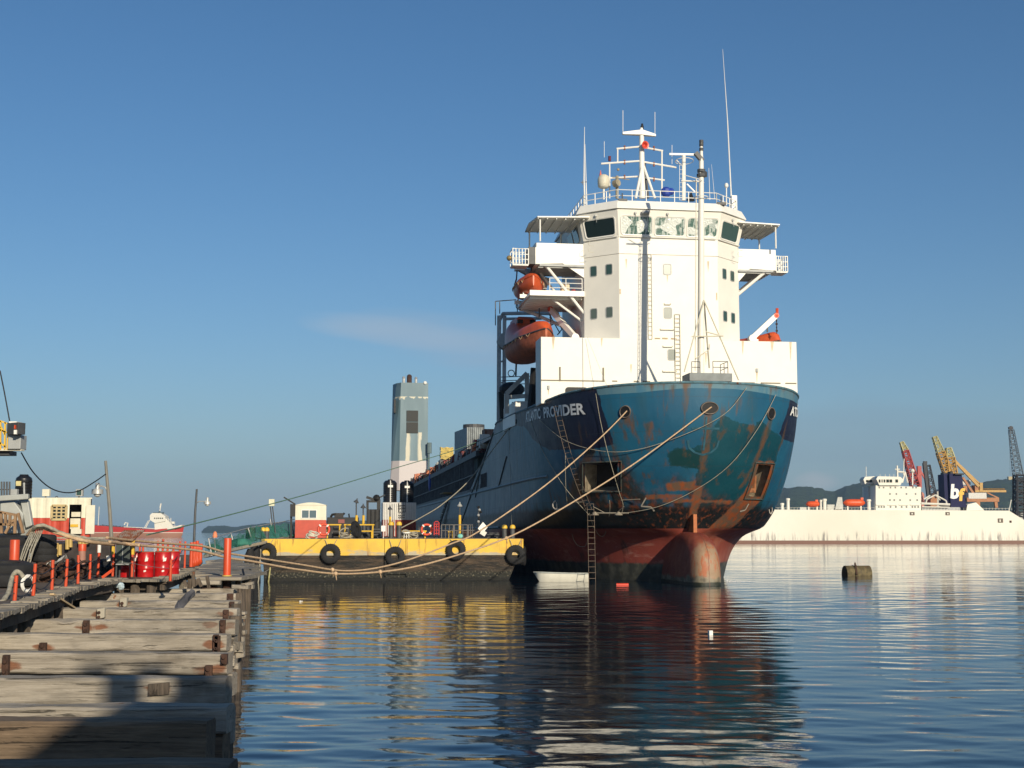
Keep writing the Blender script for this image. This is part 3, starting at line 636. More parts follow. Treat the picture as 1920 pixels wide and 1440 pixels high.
# square ports in the front
def port(p0, d, n_, w, h, pane):
    f = lambda o_: (lambda u, z: Vector(p0)+d*u+Vector((0, 0, z))+n_*o_)
    a = rrect(f(-.02), -w/2, w/2, -h/2, h/2, .1, .1); b = rrect(f(.03), -w/2-.06, w/2+.06, -h/2-.06, h/2+.06, .14, .14); a2 = rrect(f(.03), -w/2, w/2, -h/2, h/2, .1, .1)
    c = rrect(f(0), -w/2-.06, w/2+.06, -h/2-.06, h/2+.06, .14, .14)
    mb = MB(); mb.loft([a2, b, c], caps=False); fr = B('window', mb, m_grey); mb = MB(); q = rrect(f(.015), -w/2, w/2, -h/2, h/2, .1, .1)[::-1]; mb.quad(*q); B('pane', mb, pane, fr)
fd = Vector((2.37, -2.15, 0)).normalized(); fn = Vector((fd.y, -fd.x, 0)); fd2 = Vector((2.37, 2.15, 0)).normalized(); fn2 = Vector((fd2.y, -fd2.x, 0))
m_pale = glassm('curtained_glass', (.10, .13, .11), .25)
for z_ in (24.15, 20.75):
    for u in (.28, .72): q = Vector((-6.35, 2.15, 0)).lerp(Vector((-3.98, 0, 0)), u); port((q.x, q.y, z_), fd, fn, .52, .76, m_glassg if z_ > 22 else m_pale)
    for u in (.30, .68): q = Vector((3.98, 0, 0)).lerp(Vector((6.35, 2.15, 0)), u); port((q.x, q.y, z_-.1), fd2, fn2, .52, .76, m_glassg)
FN = Vector((0, -1, 0)); FX = Vector((1, 0, 0))
for x_, z_ in ((-.12, 24.15), (-.12, 20.7), (.15, 17.4)): port((x_, 0, z_), FX, FN, .55, .78, m_pale)
# bridge wings with canopy and searchlight basket
def wing(sd, x0, x1, xb, bz):
    t = lambda x: sd*x
    mb = MB(); y0 = 2.16
    prof = [(x0, 26.45), (x1, 26.45), (x1, 24.75), (x1-2.2, 24.85), (x0, 23.7)]
    for yy in (y0,): mb.loft([[Vector((t(x), y0, z)) for x, z in prof], [Vector((t(x), y0+.12, z)) for x, z in prof]])
    mb.box(min(t(x1), t(x1-.12)), max(t(x1), t(x1-.12)), y0+.13, 6.2, 24.75, 26.45); mb.box(min(t(x0-.4), t(x1)), max(t(x0-.4), t(x1)), y0+.13, 6.4, 24.72, 24.9)
    mb.box(min(t(x0), t(x1)), max(t(x0), t(x1)), 6.25, 6.37, 24.92, 26.4)
    w = B('bridge_wing', mb, m_white2)
    mb = MB()
    for i in range(7): yy = 1.9+i*.7; mb.box(min(t(x0), t(x1-.3)), max(t(x0), t(x1-.3)), yy, yy+.08, 24.55, 24.71)
    B('wing_beams', mb, m_grey, w)
    mb = MB(); a = Vector((t(x1-.8), 2.2, 24.7)); b = Vector((t(6.3), 2.4, bz)); mb.tube([a, b], .13, 8); mb.tube([a+Vector((0, 3, 0)), b+Vector((0, 3, 0))], .1, 8); B('wing_strut', mb, m_white2, w)
    mb = MB(); zc = 28.35; mb.loft([[Vector((t(x0-.2), 1.0, zc)), Vector((t(x1), 1.0, zc-.12)), Vector((t(x1+.35), 3.4, zc-.12)), Vector((t(x1+.2), 6.4, zc-.12)), Vector((t(x0-.2), 6.4, zc))], [Vector((t(x0-.2), 1.0, zc+.1)), Vector((t(x1), 1.0, zc-.02)), Vector((t(x1+.35), 3.4, zc-.02)), Vector((t(x1+.2), 6.4, zc-.02)), Vector((t(x0-.2), 6.4, zc+.1))]])
    for i in range(6): x = x0+.2+i*(x1-x0-.3)/5; mb.box(min(t(x), t(x+.06)), max(t(x), t(x+.06)), 1.1, 6.3, zc-.2, zc-.125)
    B('wing_canopy', mb, m_white2, w)
    for (x, y) in ((x1-.25, 1.35), (x1-.1, 5.9), (x0+1.2, 6.1)): mb = MB(); mb.tube([(t(x), y, 26.4), (t(x), y, zc-.13)], .065, 8); B('canopy_post', mb, m_white2, w)
    if sd < 0: mb = MB(); mb.box(t(x1+.55), t(x1+.02), 2.2, 3.8, 24.75, 26.1); B('wing_end_box', mb, m_dgrey, w)
    mb = MB(); xa, xc = x1+(.55 if sd < 0 else .05), xb
    for z_ in (24.7, 25.1, 25.5, 25.95): mb.tube([(t(xa), 2.2, z_), (t(xc), 2.2, z_), (t(xc), 3.6, z_), (t(xa), 3.6, z_)], .045, 5, closed=True)
    for i in range(6):
        x = lerp(xa, xc, i/5); mb.tube([(t(x), 2.2, 24.7), (t(x), 2.2, 25.95)], .045, 5); mb.tube([(t(x), 3.6, 24.7), (t(x), 3.6, 25.95)], .04, 5)
    mb.box(min(t(xa), t(xc)), max(t(xa), t(xc)), 2.2, 3.6, 24.6, 24.68); B('light_basket', mb, m_white2, w)
wing(-1, 6.3, 10.25, 12.05, 20.9); wing(1, 6.3, 9.5, 10.5, 22.7)
mb = MB(); mb.sph((-12.3, 2.4, 25.2), .22); B('searchlight', mb, M('brass', (.35, .25, .1), .4, .4))
# boat platform, starboard, with rail
mb = MB(); mb.box(-10.7, -6.35, 2.1, 9, 22.3, 22.5); mb.box(-10.72, -6.35, 2.0, 2.09, 22.2, 22.62)
for i in range(8): mb.box(-10.6, -6.4, 2.6+i*.85, 2.7+i*.85, 22.02, 22.29)
pf = B('boat_platform', mb, m_white2)
def rail(name, pts, h, mat, parent, r=.03, n=3, post=1.2, frame=SHIP):
    mb = MB(); pts = [Vector(p) for p in pts]; U = Vector((0, 0, 1))
    for k in range(n): mb.tube([p+U*h*(k+1)/n for p in pts], r, 5)
    for a, b in zip(pts[:-1], pts[1:]):
        m = max(1, round((b-a).length/post))
        for i in range(m+1): q = lerp(a, b, i/m); mb.tube([q, q+U*h], r*1.15, 5)
    return mb.build(name, mat, parent, frame=frame)
rail('platform_rail', [(-9.1, 2.2, 22.5), (-6.5, 2.2, 22.5)], 1.15, m_white2, pf)
mb = MB(); mb.tube([(-10.2, 8.4, 22.1), (-6.4, 6, 20.0)], .14, 8); B('platform_strut', mb, m_white2, pf); mb = MB(); mb.tube([(-8.9, 3, 22.2), (-6.4, 3, 20.4)], .1, 8); B('platform_strut', mb, m_white2, pf)
for x_, cc in ((-7.9, (.62, .42, .2)), (-7.5, (.7, .6, .42)), (-7.0, (.3, .03, .03))): 
    mb = MB(); mb.cyl((x_, 3.2, 22.5), (x_, 3.2, 23.35 if x_ < -7.2 else 22.95), .19); B('locker', mb, M('locker_%d' % (x_*-10), cc, .5), pf)
rail('roof_rail', [(-6.3, 9, 29.5), (-6.3, 2.3, 29.5), (-4.0, .1, 29.5), (4.0, .1, 29.5), (6.3, 2.3, 29.5), (6.3, 9, 29.5)], .95, m_white2, ship, r=.035, n=2)
for x_ in (-3.6, 4.4):
    mb = MB(); mb.box(x_-.45, x_+.25, -.35, .05, 29.42, 29.62); mb.cyl((x_-.1, -.15, 29.62), (x_-.1, -.15, 30.1), .05); B('floodlight', mb, m_dgrey)
# ladders, rails, grab irons, seams on the white front
def ladder(name, p, q, w, rung, mat, parent, r=.03, frame=SHIP, side=(1, 0, 0), rr=None):
    p, q = Vector(p), Vector(q); sd = Vector(side).normalized()*w/2; mb = MB(); mb.tube([p-sd, q-sd], r, 5); mb.tube([p+sd, q+sd], r, 5)
    n_ = int((q-p).length/rung)
    for i in range(n_+1): c_ = lerp(p, q, i/max(1, n_)); mb.tube([c_-sd, c_+sd], rr or r*.8, 4)
    return mb.build(name, mat, parent, frame=frame)
m_off = M('off_white_steel', (.62, .58, .46), .5, var=.1, rust=.15)
ladder('ladder', (.62, -.12, 14.6), (.62, -.12, 20.6), .42, .32, m_off, ship, .028)
ladder('ladder', (-1.55, -.1, 18.6), (-1.55, -.1, 25.3), .3, .32, m_off, ship, .022)
mb = MB()
for (x0, x1, z_) in ((-.75, .35, 19.35), (-.55, .2, 18.0), (-.6, .5, 16.05), (-.4, .1, 21.35)): mb.tube([(x0, -.03, z_+.1), (x0, -.12, z_), (x1, -.12, z_), (x1, -.03, z_+.1)], .03, 5)
B('grab_rail', mb, m_off)
m_rs = M('rust_stain', (.55, .42, .26), .7, var=.3)
mb = MB()
for (x0, x1) in ((-10.2, -5.2), (-4.6, -4.2), (-2.9, -2.5), (-2.2, -1.6), (5.2, 6.8), (7.3, 8.9), (9.3, 10.2)): mb.box(x0, x1, -.035, -.003, 15.24+x0*.003, 15.33+x0*.003)
for x_ in (-5.3, -8.7): mb.box(x_-.06, x_+.06, -.05, -.003, 15.2, 16.3)
B('weld_marks', mb, M('mark_brown', (.22, .19, .13), .7))
mb = MB()
for (x_, z_, h_) in ((-1.0, 18.62, .1), (.3, 18.62, .1), (-.4, 18.62, .12)): mb.box(x_-.2, x_+.25, -.03, -.004, z_, z_+h_)
mb.box(-3.96, -3.86, -.012, -.002, 22.1, 22.5); mb.box(3.8, 3.9, -.012, -.002, 21.8, 22.4); B('rust_patch', mb, m_rs)
mb = MB(); mb.quad(*rrect(lambda u, z: Vector((u, -.012, z)), -8.3, -6.5, 13.3, 14.75, .25, .25)[::-1]); B('doorway', mb, m_black)
for x_, z_ in ((-9.6, 14.7), (-9.6, 13.7), (7.0, 16.3)): mb = MB(); mb.box(x_-.08, x_+.08, -.1, -.005, z_-.14, z_+.14); B('fitting', mb, m_grey)
for a, b in (((-6.9, -.05, 18.6), (-6.9, -.05, 14.4)), ((-6.6, -.3, 18.6), (-5.3, -2, 14.3))): mb = MB(); mb.tube([a, b], .015, 4); B('stay_wire', mb, m_grey)
random.seed(15); mb = MB()
for (x_, z_, w_, h_) in ((-9.2, 18.6, .12, 1.0), (-5.4, 18.6, .08, .7), (5.9, 18.6, .10, 1.1), (8.3, 18.6, .14, .8), (9.8, 18.6, .1, 1.6), (2.9, 17.6, .08, 1.0), (-3.1, 16.6, .07, .7), (7.0, 16.15, .07, .9), (-9.6, 14.55, .06, .5), (-.12, 23.7, .06, .6), (.42, 16.9, .06, .5), (3.2, 24.9, .08, .9), (-3.4, 24.9, .07, .8)):
    y_ = -.006; mb.quad((x_-w_, y_, z_), (x_-w_*.3, y_, z_-h_), (x_+w_*.1, y_, z_-h_*.8), (x_+w_, y_, z_))
B('rust_run', mb, M('rust_run_tan', (.62, .50, .34), .7, var=.2))
# lattice hook marks on wheelhouse front corners
for x_, y_ in ((-6.1, .9), (6.0, .85)):
    mb = MB()
    for z_ in (25.6, 26.1): mb.tube([(x_, y_, z_+.3), (x_-.2, y_-.35, z_+.1), (x_-.15, y_-.3, z_-.1), (x_+.25, y_-.15, z_-.1)], .02, 4)
    B('step_iron', mb, m_off)
# ---- foremast on its platform
s_m = -8.3
mt = S(1315, 268, s_m); mbz = S(1314, 700, s_m)
fm = MB(); ax = lerp(mbz, mt, 0); fm.lathe(mbz, mt-mbz, [(.25, 0), (.24, 5), (.22, 11), (.19, 13.5), (.17, (mt-mbz).length*.92), (.12, (mt-mbz).length*.95), (.1, (mt-mbz).length)], 14)
foremast = B('foremast', fm, m_white, smooth='auto')
mb = MB(); L = (mt-mbz)
for (k, r_) in ((.965, .16), (.985, .16), (1.0, .16), (.87, .3), (.85, .34)): mb.cyl(mbz+L*k, mbz+L*(k+.012), r_)
mb.bar(mbz+L*.92+Vector((.1, 0, 0)), mbz+L*.95+Vector((-.45, 0, .1)), .3); mb.bar(mbz+L*.86, mbz+L*.86+Vector((.35, -.2, 0)), .35)
B('mast_lamps', mb, m_dgrey, foremast)
mb = MB(); q = mbz+L*.83
mb.torus(mbz+L*.76, (0, 0, 1), .5, .035, 20, 5); mb.tube([q-Vector((1.5, 0, 0)), q+Vector((.1, 0, 0))], .06, 6); mb.tube([q-Vector((1.3, .1, -.4)), q-Vector((.2, .5, 0)), q+Vector((.3, .3, 0))], .03, 5)
B('mast_ring', mb, m_white2, foremast)
ladder('mast_ladder', mbz+Vector((-.42, -.05, .2)), mbz+L*.84+Vector((-.38, -.05, 0)), .22, .33, m_off, foremast, .025, side=(.4, .9, 0))
hub = S(1320, 563, s_m-.3)
for p in (S(1283, 697, -8.9), S(1385, 713, -8.6), S(1330, 690, -6)): mb = MB(); mb.tube([hub, p], .06 if p.y > -6.5 else .05, 6); B('mast_stay', mb, m_off, foremast)
mb = MB(); mb.tube([S(1297, 631, -8.7), S(1356, 630, -8.7)], .05, 6); mb.tube([S(1323, 622, -8.6), S(1354, 630, -8.7)], .045, 6); mb.tube([S(1305, 672, -8.6), S(1330, 655, -8.6), S(1330, 645, -8.6)], .04, 6); B('mast_brace', mb, m_off, foremast)
a_ = S(1293, 714, -9.4); b_ = S(1373, 700, -9.4)
mb = MB(); mb.box(a_.x, b_.x, -9.4, -7.4, a_.z, b_.z); mb.box(a_.x+.3, a_.x+.8, -9.2, -8.5, 13, a_.z); mb.box(b_.x-.8, b_.x-.3, -9.2, -8.5, 13, a_.z); B('mast_platform', mb, M('platform_grey', (.20, .22, .22), .6, rust=.2), foremast, bevel=.03)
z_ = b_.z; xr = S(1365, 700, -9.3).x
rail('platform_rail', [(S(1337, 700, -9.3).x, -9.3, z_), (xr, -9.3, z_), (xr, -7.5, z_)], .85, m_dgrey, foremast, .025, 2, .8)
rail('platform_rail', [(a_.x+.2, -9.3, z_), (a_.x+.8, -9.3, z_)], .8, m_dgrey, foremast, .025, 2, .6)
# ---- radar mast and aerials on the wheelhouse roof
def Q(px, py, s=4.0): return S(px, py, s)
mb = MB(); mb.tube([Q(1204, 372), Q(1203, 258), Q(1203, 240)], [.27, .2, .14], 10); rm = B('radar_mast', mb, m_white2, smooth='auto')
mb = MB(); mb.tube([Q(1215, 372, 4.4), Q(1208, 305, 4.2)], .11, 8); B('exhaust_pipe', mb, m_dgrey, rm)
for a, b in (((1204, 312, 3.9), (1192, 372, 3.0)), ((1207, 312, 3.9), (1228, 372, 3.0))): mb = MB(); mb.tube([Q(*a), Q(*b)], .11, 8); B('mast_leg', mb, m_white2, rm)
def yard(pts, r): 
    mb = MB(); mb.tube([Q(*p) for p in pts], r, 6); return B('yard', mb, m_white2, rm)
yard([(1156, 279), (1200, 275), (1243, 283)], .08); yard([(1127, 307), (1197, 302), (1268, 314)], .08); yard([(1140, 334), (1195, 331), (1246, 338)], .07)
yard([(1158, 279), (1158, 304)], .06); yard([(1241, 283), (1241, 362)], .07); yard([(1143, 306), (1143, 372)], .06)
mb = MB(); a, b, c_ = Q(1167, 250), Q(1203, 247), Q(1229, 254)
for y_ in (0,): mb.loft([[a+Vector((0, -.15, -.1)), a+Vector((0, -.15, .08)), a+Vector((0, .15, .08)), a+Vector((0, .15, -.1))], [b+Vector((0, -.25, -.3)), b+Vector((0, -.25, .12)), b+Vector((0, .25, .12)), b+Vector((0, .25, -.3))], [c_+Vector((0, -.15, -.1)), c_+Vector((0, -.15, .08)), c_+Vector((0, .15, .08)), c_+Vector((0, .15, -.1))]])
B('radar_yard', mb, m_white2, rm)
mb = MB(); 
for y_ in (240, 236): mb.cyl(Q(1204, y_+3), Q(1204, y_), .13)
mb.tube([Q(1205, 246), Q(1204, 232)], .09, 8); B('top_lamp', mb, m_black, rm)
mb = MB(); p = Q(1207, 273, 3.7); mb.lathe(p, (.25, -1, -.05), [(.1, -.3), (.12, 0), (.3, .25), (.33, .3), (.22, .28), (.08, .1)], 16); B('red_horn', mb, M('horn_red', (.6, .06, .03), .4), rm)
for px, py in ((1171, 277), (1171, 304), (1226, 278), (1226, 308), (1171, 332), (1226, 336)): mb = MB(); mb.cyl(Q(px, py+4), Q(px, py-4), .08, n=8); B('signal_lamp', mb, M('lamp_brown', (.25, .09, .05), .5), rm)
mb = MB(); mb.cyl(Q(1143, 302), Q(1143, 293), .12); B('red_lamp', mb, M('dark_red', (.12, .01, .02), .4), rm)
for pts, r in (([(1168, 247), (1168, 207)], .022), ([(1228, 250), (1228, 210)], .022), ([(1133, 295), (1133, 265)], .02), ([(1260, 308), (1260, 272)], .02)):
    mb = MB(); mb.tube([Q(*p) for p in pts], r, 5); B('whip_aerial', mb, m_white2, rm)
for pts, r in (([(1097, 395, 2.6), (1095, 335, 2.6), (1096, 238, 2.6)], [.07, .055, .02]), ([(1100, 385, 3.4), (1098, 310, 3.4), (1097, 270, 3.4)], [.06, .03, .015]), ([(1331, 375), (1329, 315)], [.03, .015]), ([(1340, 372), (1334, 308)], [.02, .01])):
    mb = MB(); mb.tube([Q(*p) for p in pts], r, 6); B('whip_aerial', mb, m_white2)
mb = MB(); mb.tube([Q(1371, 368, 5), Q(1364, 225, 5)], [.06, .045], 6); mb.tube([Q(1364, 225, 5), Q(1355, 92, 5)], [.04, .012], 6); B('tall_aerial', mb, m_white2)
mb = MB(); mb.bar(Q(1089, 342, 2.6), Q(1100, 341, 2.6), .06); mb.bar(Q(1092, 338, 2.6), Q(1092, 346, 2.6), .05); B('aerial_bracket', mb, m_dgrey)
mb = MB(); a, b = Q(1373, 386, 4.6), Q(1379, 367, 4.6); mb.box(a.x-.05, b.x+.1, 4.5, 5.0, a.z-.4, b.z); B('aerial_base', mb, m_white2)
p = Q(1132, 342); mb = MB(); mb.lathe(Q(1132, 353), (0, 0, 1), [(.3, 0), (.46, .12), (.5, .4), (.5, .75), (.4, 1.0), (.2, 1.13), (.01, 1.16)], 18); dome = B('satellite_dome', mb, m_off, smooth=True)
mb = MB(); mb.cyl(Q(1132, 374), Q(1132, 353), .08); B('dome_post', mb, m_white2, dome)
mb = MB(); mb.cyl(Q(1126, 331), Q(1126, 319), .12, .02, 6); B('dome_spike', mb, m_redpost, dome)
p = Q(1362, 352, 5); mb = MB(); mb.lathe(p, (0, 0, 1), [(.1, 0), (.17, .1), (.17, .25), (.1, .38), (.01, .42)], 12); mb.cyl(Q(1362, 385, 5), p, .05); B('small_dome', mb, m_white2)
mb = MB(); mb.tube([Q(1157, 372, 3.4), Q(1157, 330, 3.4)], .13, 8); p = Q(1152, 345, 3.2); mb.cyl(p, p+Vector((.25, -.35, .05)), .3); mb.sph(Q(1159, 318, 3.4), .12); mb.tube([Q(1148, 332, 3.3), Q(1180, 337, 3.3)], .035, 5); B('search_lamp', mb, M('worn_brass', (.30, .26, .18), .5, var=.3))
mb = MB(); mb.sph(Q(1249, 360, 3), .46, 10, sc=(1, .8, .95)); mb.sph(Q(1258, 359, 3), .3, 8); B('covered_compass', mb, m_blue)
mb = MB(); mb.tube([Q(1282, 376, 3.5), Q(1282, 292, 3.5)], .16, 10); r2 = B('radar_post', mb, m_white2)
mb = MB(); mb.bar(Q(1255, 289, 3.5), Q(1307, 290, 3.5), .12, .16); B('radar_scanner', mb, m_white2, r2)
mb = MB(); mb.torus(Q(1283, 302, 3.5), (0, .1, 1), .75, .03, 18, 5); mb.tube([Q(1268, 300, 3.5), Q(1276, 308, 3.5)], .05, 5); mb.bar(Q(1288, 345, 3.3), Q(1303, 360, 3.3), .1); B('radar_ring', mb, m_white2, r2)
ladder('post_ladder', Q(1277, 375, 3.3), Q(1277, 310, 3.3), .25, .35, m_white2, r2, .02)
mb = MB(); mb.cyl(Q(1295, 376, 3), Q(1296, 360, 3), .36, .03, 8); B('black_cone', mb, m_black)
mb = MB(); mb.box(Q(1240, 372, 2.5).x, Q(1258, 372, 2.5).x, 2.4, 2.9, 29.5, 29.8); B('roof_box', mb, m_white2)
# ---- davits and cranes
def davit(foot, head, w, down):
    mb = MB(); foot, head = Vector(foot), Vector(head); mb.bar(foot, head, w*.75, w); mb.cyl(foot+Vector((0, -.25, -.05)), foot+Vector((0, .25, -.05)), w*.75); mb.bar(foot+Vector((-.25, 0, -.1)), foot+Vector((.45, 0, -.3)), .35); d = B('davit', mb, m_white2)
    mb = MB(); mb.sph(head, w*.6, 10); mb.cyl(head-Vector((0, .2, 0)), head+Vector((0, .2, 0)), w*.5); B('sheave', mb, m_redpost, d)
    mb = MB(); q = head+Vector((0, -.1, 0)); mb.tube([q, q-Vector((0, 0, down))], .04, 5)
    for i in range(int(down/.28)): mb.torus(q-Vector((0, 0, .14+i*.28)), (i % 2, 1-i % 2, 0), .08, .03, 8, 5)
    B('hook_chain', mb, m_rustsolid, d); return d
davit(T(1078, 632, -6.9), T(1032, 580, -8.4), .42, 2.0)
davit(S(1410, 634, 3.6), S(1455, 592, 3.6), .42, 1.5)
mb = MB(); mb.tube([S(1457, 590, 3.6), S(1457, 578, 3.6)], .12, 6); mb.tube([S(1425, 622, 4.6), S(1437, 606, 4.6)], .08, 6); B('davit_fitting', mb, m_redpost)
mb = MB(); a, b = S(1014, 525, 6), S(974, 503, 6); mb.bar(a, b, .55, .45); mb.bar(a+Vector((.3, 0, .2)), a+Vector((-.2, 0, -1.4)), .8, .8); cr = B('boat_crane', mb, M('crane_grey', (.42, .40, .38), .5))
mb = MB(); mb.obox(b, (.4, 0, 0), (0, .3, 0), (0, 0, .22)); B('crane_head', mb, m_white2, cr)
mb = MB(); mb.tube([b+Vector((-.2, 0, -.2)), b+Vector((-.25, 0, -.9))], .06, 6); mb.bar(b+Vector((-.25, 0, -.9)), b+Vector((-.4, 0, -1.4)), .12); B('crane_hook', mb, M('hook_dark', (.12, .05, .08), .5), cr)
# ---- lifeboats (hang in the davits: things of their own)
def lifeboat(name, label, cat, c, L, Bm, H, cabin, mats, yaw=0, group=None, tower=True):
    """totally enclosed boat: bow towards the camera (-y)"""
    t_ = thing(name, label, cat, c, yaw, group, SHIP); Fm = SHIP @ Matrix.Translation(c) @ Matrix.Rotation(yaw, 4, 'Z')
    def sec(y, half, zk, zg): return [Vector((math.sin(g)*half*(abs(math.sin(g))**-.25 if math.sin(g) else 1), y, zk+(zg-zk)*(1-abs(math.cos(g))**1.4))) for g in [R(-90+180*i/16) for i in range(17)]]
    hs = []; cs = []
    N_ = 22
    for i in range(N_+1):
        u = i/N_; y = (u-.5)*L; w = Bm/2*max(.02, (1-abs(2*u-1)**3.2))**.6*(1 if u > .3 else (.55+.45*(u/.3))); sheer = .28*(2*u-1)**2*(1.4 if u < .5 else .9)
        zk = -H*.5*(1-.55*abs(2*u-1)**3); ring_ = []
        for k in range(15): g = R(180*k/14); x = -math.cos(g); ring_.append(Vector((math.copysign(abs(x)**.8, x)*w, y, sheer+(zk-sheer)*math.sin(g)**.75)))
        hs.append(ring_)
        ct = cabin(u); ring_ = []
        for k in range(15): g = R(180*k/14); x = math.cos(g); ring_.append(Vector((math.copysign(abs(x)**.75, x)*w*(.96-.0*k), y, sheer+.04+(ct)*math.sin(g)**.6)))
        cs.append(ring_)
    mb = MB(); mb.loft(hs); mb.build('hull', mats[0], t_, frame=Fm, smooth='auto'); mb = MB(); mb.loft(cs); cab = mb.build('canopy', mats[1], t_, frame=Fm, smooth='auto')
    mb = MB()
    for sd in (0, -1): mb.tube([h[sd]+Vector((0, 0, .02)) for h in hs], .07, 6)
    mb.build('rubbing_strake', mats[2], t_, frame=Fm)
    mb = MB()
    for i in range(3, N_-2, 2):
        for sd in (0, -1):
            a, b = hs[i][sd], hs[i+1][sd]; o = Vector((-.06 if sd == 0 else .06, 0, 0)); mb.tube([a+o, (a+b)/2+o+Vector((0, 0, -.22)), b+o], .025, 5)
    mb.build('grab_line', m_rope, t_, frame=Fm)
    mb = MB(); mb.torus((-.35, L*.46, -H*.62), (.3, 1, 0), .28, .04, 14, 6); mb.tube([(0, L*.42, -H*.3), (0, L*.44, -H*.7)], .08, 6); mb.tube([(0, -L*.3, H*.5), (0, -L*.3, H*.75)], .06, 6); mb.tube([(0, L*.3, H*.5), (0, L*.3, H*.75)], .06, 6); mb.build('fittings', m_dgrey, t_, frame=Fm)
    return t_, Fm, cab
cabf = lambda u: 1.0*min(1, u/.12)**.5*min(1, (1-u)/.05)**.5+(1.15*max(0, min(1, (u-.45)/.25))*max(0, min(1, (.93-u)/.06)))
lb, Fm, cab = lifeboat('lifeboat', 'large orange enclosed lifeboat with a wheel tower, slung beside the white block', 'lifeboat', (-9.75, 8.6, 19.35), 10.8, 3.2, 3.2, cabf, (m_orange_d, m_orange, m_dgrey), yaw=.10)
mb = MB()
for x_ in (-.7, .7): mb.obox((x_*.8, 1.0, 1.95), (.25, 0, 0), (0, .05, 0), (0, 0, .16))
mb.build('tower_window', m_glass, cab, frame=Fm)
mb = MB(); mb.loft([[Vector((x*k, y0+(y-y0)*k2, z)) for (x, y) in ((-.95, .9), (.95, .9), (1.0, 3.7), (-1.0, 3.7))] for (k, k2, y0, z) in ((1.0, 1, 2.3, .9), (.82, .82, 2.5, 2.25), (.6, .7, 2.6, 2.45))]); mb.build('steering_tower', m_orange, cab, frame=Fm, bevel=.08)
lb2, Fm2, cab2 = lifeboat('lifeboat', 'orange enclosed lifeboat half hidden behind the right end of the white block', 'lifeboat', (8.75, 7.2, 18.9), 7.0, 2.4, 2.6, lambda u: .95*min(1, u/.1)**.5*min(1, (1-u)/.1)**.5, (m_orange_d, m_orange, m_dgrey), yaw=.5)
mb = MB(); mb.tube([(-.3, -1, 1.1), (.5, -1, 1.1)], .06, 5); mb.tube([(0, -2.4, .9), (0, -2.4, 1.15)], .12, 6); mb.build('hatch', m_dgrey, cab2, frame=Fm2)
rb, Fm3, cab3 = lifeboat('rescue_boat', 'small orange rescue boat on the railed platform under the bridge wing', 'rescue boat', (-10.3, 5.6, 23.55), 5.6, 2.25, 1.9, lambda u: .42*min(1, u/.12)**.5*min(1, (1-u)/.1)**.5, (m_orange, m_orange, m_orange))
mb = MB()
for y_ in (4.2, 7.2): mb.bar((-11.2, y_, 22.5), (-9.4, y_, 22.5), .15, .3); mb.bar((-10.9, y_, 22.6), (-10.9, y_, 23.1), .1); mb.bar((-9.6, y_, 22.6), (-9.6, y_, 23.1), .1)
B('boat_cradle', mb, m_white2, pf)
# ---- steel work aft of the block, starboard side
mb = MB(); G = lambda px, py, s: S(px, py, s)
for px, r_ in ((935, .22), (945, .2)): mb.tube([G(px, 790, 24), G(px+1, 592, 24)], r_, 6)
for y0 in (640, 680, 720, 755): mb.tube([G(935, y0, 24), G(945, y0-4, 24)], .08, 5)
mb.tube([G(937, 600, 24), G(943, 588, 24), G(1000, 587, 20), G(1046, 588, 17)], .17, 8); mb.tube([G(945, 598, 24), G(1015, 597, 20)], .14, 8)
B('davit_frame', mb, M('frame_grey', (.42, .42, .41), .5, rust=.2))
mb = MB()
for a, b in (((929, 610), (929, 565)), ((929, 565), (968, 562)), ((970, 562), (970, 590)), ((937, 588), (937, 566))): mb.tube([G(*a, 24), G(*b, 24)], .05, 5)
for y_ in (707, 714, 721): mb.tube([G(940, y_, 23), G(1004, y_-2, 18)], .04, 5)
for a, b in (((1030, 590), (1050, 625)), ((1038, 590), (1060, 628)), ((1030, 612), (1050, 600)), ((1045, 628), (1068, 600)), ((1064, 592), (1064, 628))): mb.tube([G(*a, 14), G(*b, 14)], .05, 5)
B('guard_rail', mb, m_dgrey)
mb = MB(); ln = lambda a, b, w, s1=16, s2=16: mb.bar(G(*a, s1), G(*b, s2), w)
ln((950, 775), (950, 738), .4); ln((950, 738), (988, 700), .4); ln((955, 745), (990, 742), .35); ln((988, 700), (988, 770), .35); ln((960, 757), (985, 757), .3)
B('winch_frame', mb, M('frame_pale', (.48, .47, .43), .5, rust=.2))
mb = MB(); p = G(960, 730, 20); mb.sph(p, 1.0, 12, sc=(1.2, 1, .7)); mb.tube([G(1000, 690, 10), G(993, 770, 10)], .25, 6); mb.bar(G(942, 735, 22), G(945, 785, 22), .8); mb.bar(G(1000, 700, 12), G(1001, 760, 12), .5)
B('winch_gear', mb, m_black)
mb = MB(); mb.lathe(G(948, 640, 22), (0, 1, 0), [(.8, -.5), (.85, 0), (.8, .5)], 14); B('grey_drum', mb, m_grey)
mb = MB(); mb.box(-9.6, -9.2, 3.5, 4.2, 14, 17.2); mb.bar((-9.9, 3.3, 17), (-9.7, 2.8, 13.6), .18); B('ladder_housing', mb, m_steel)
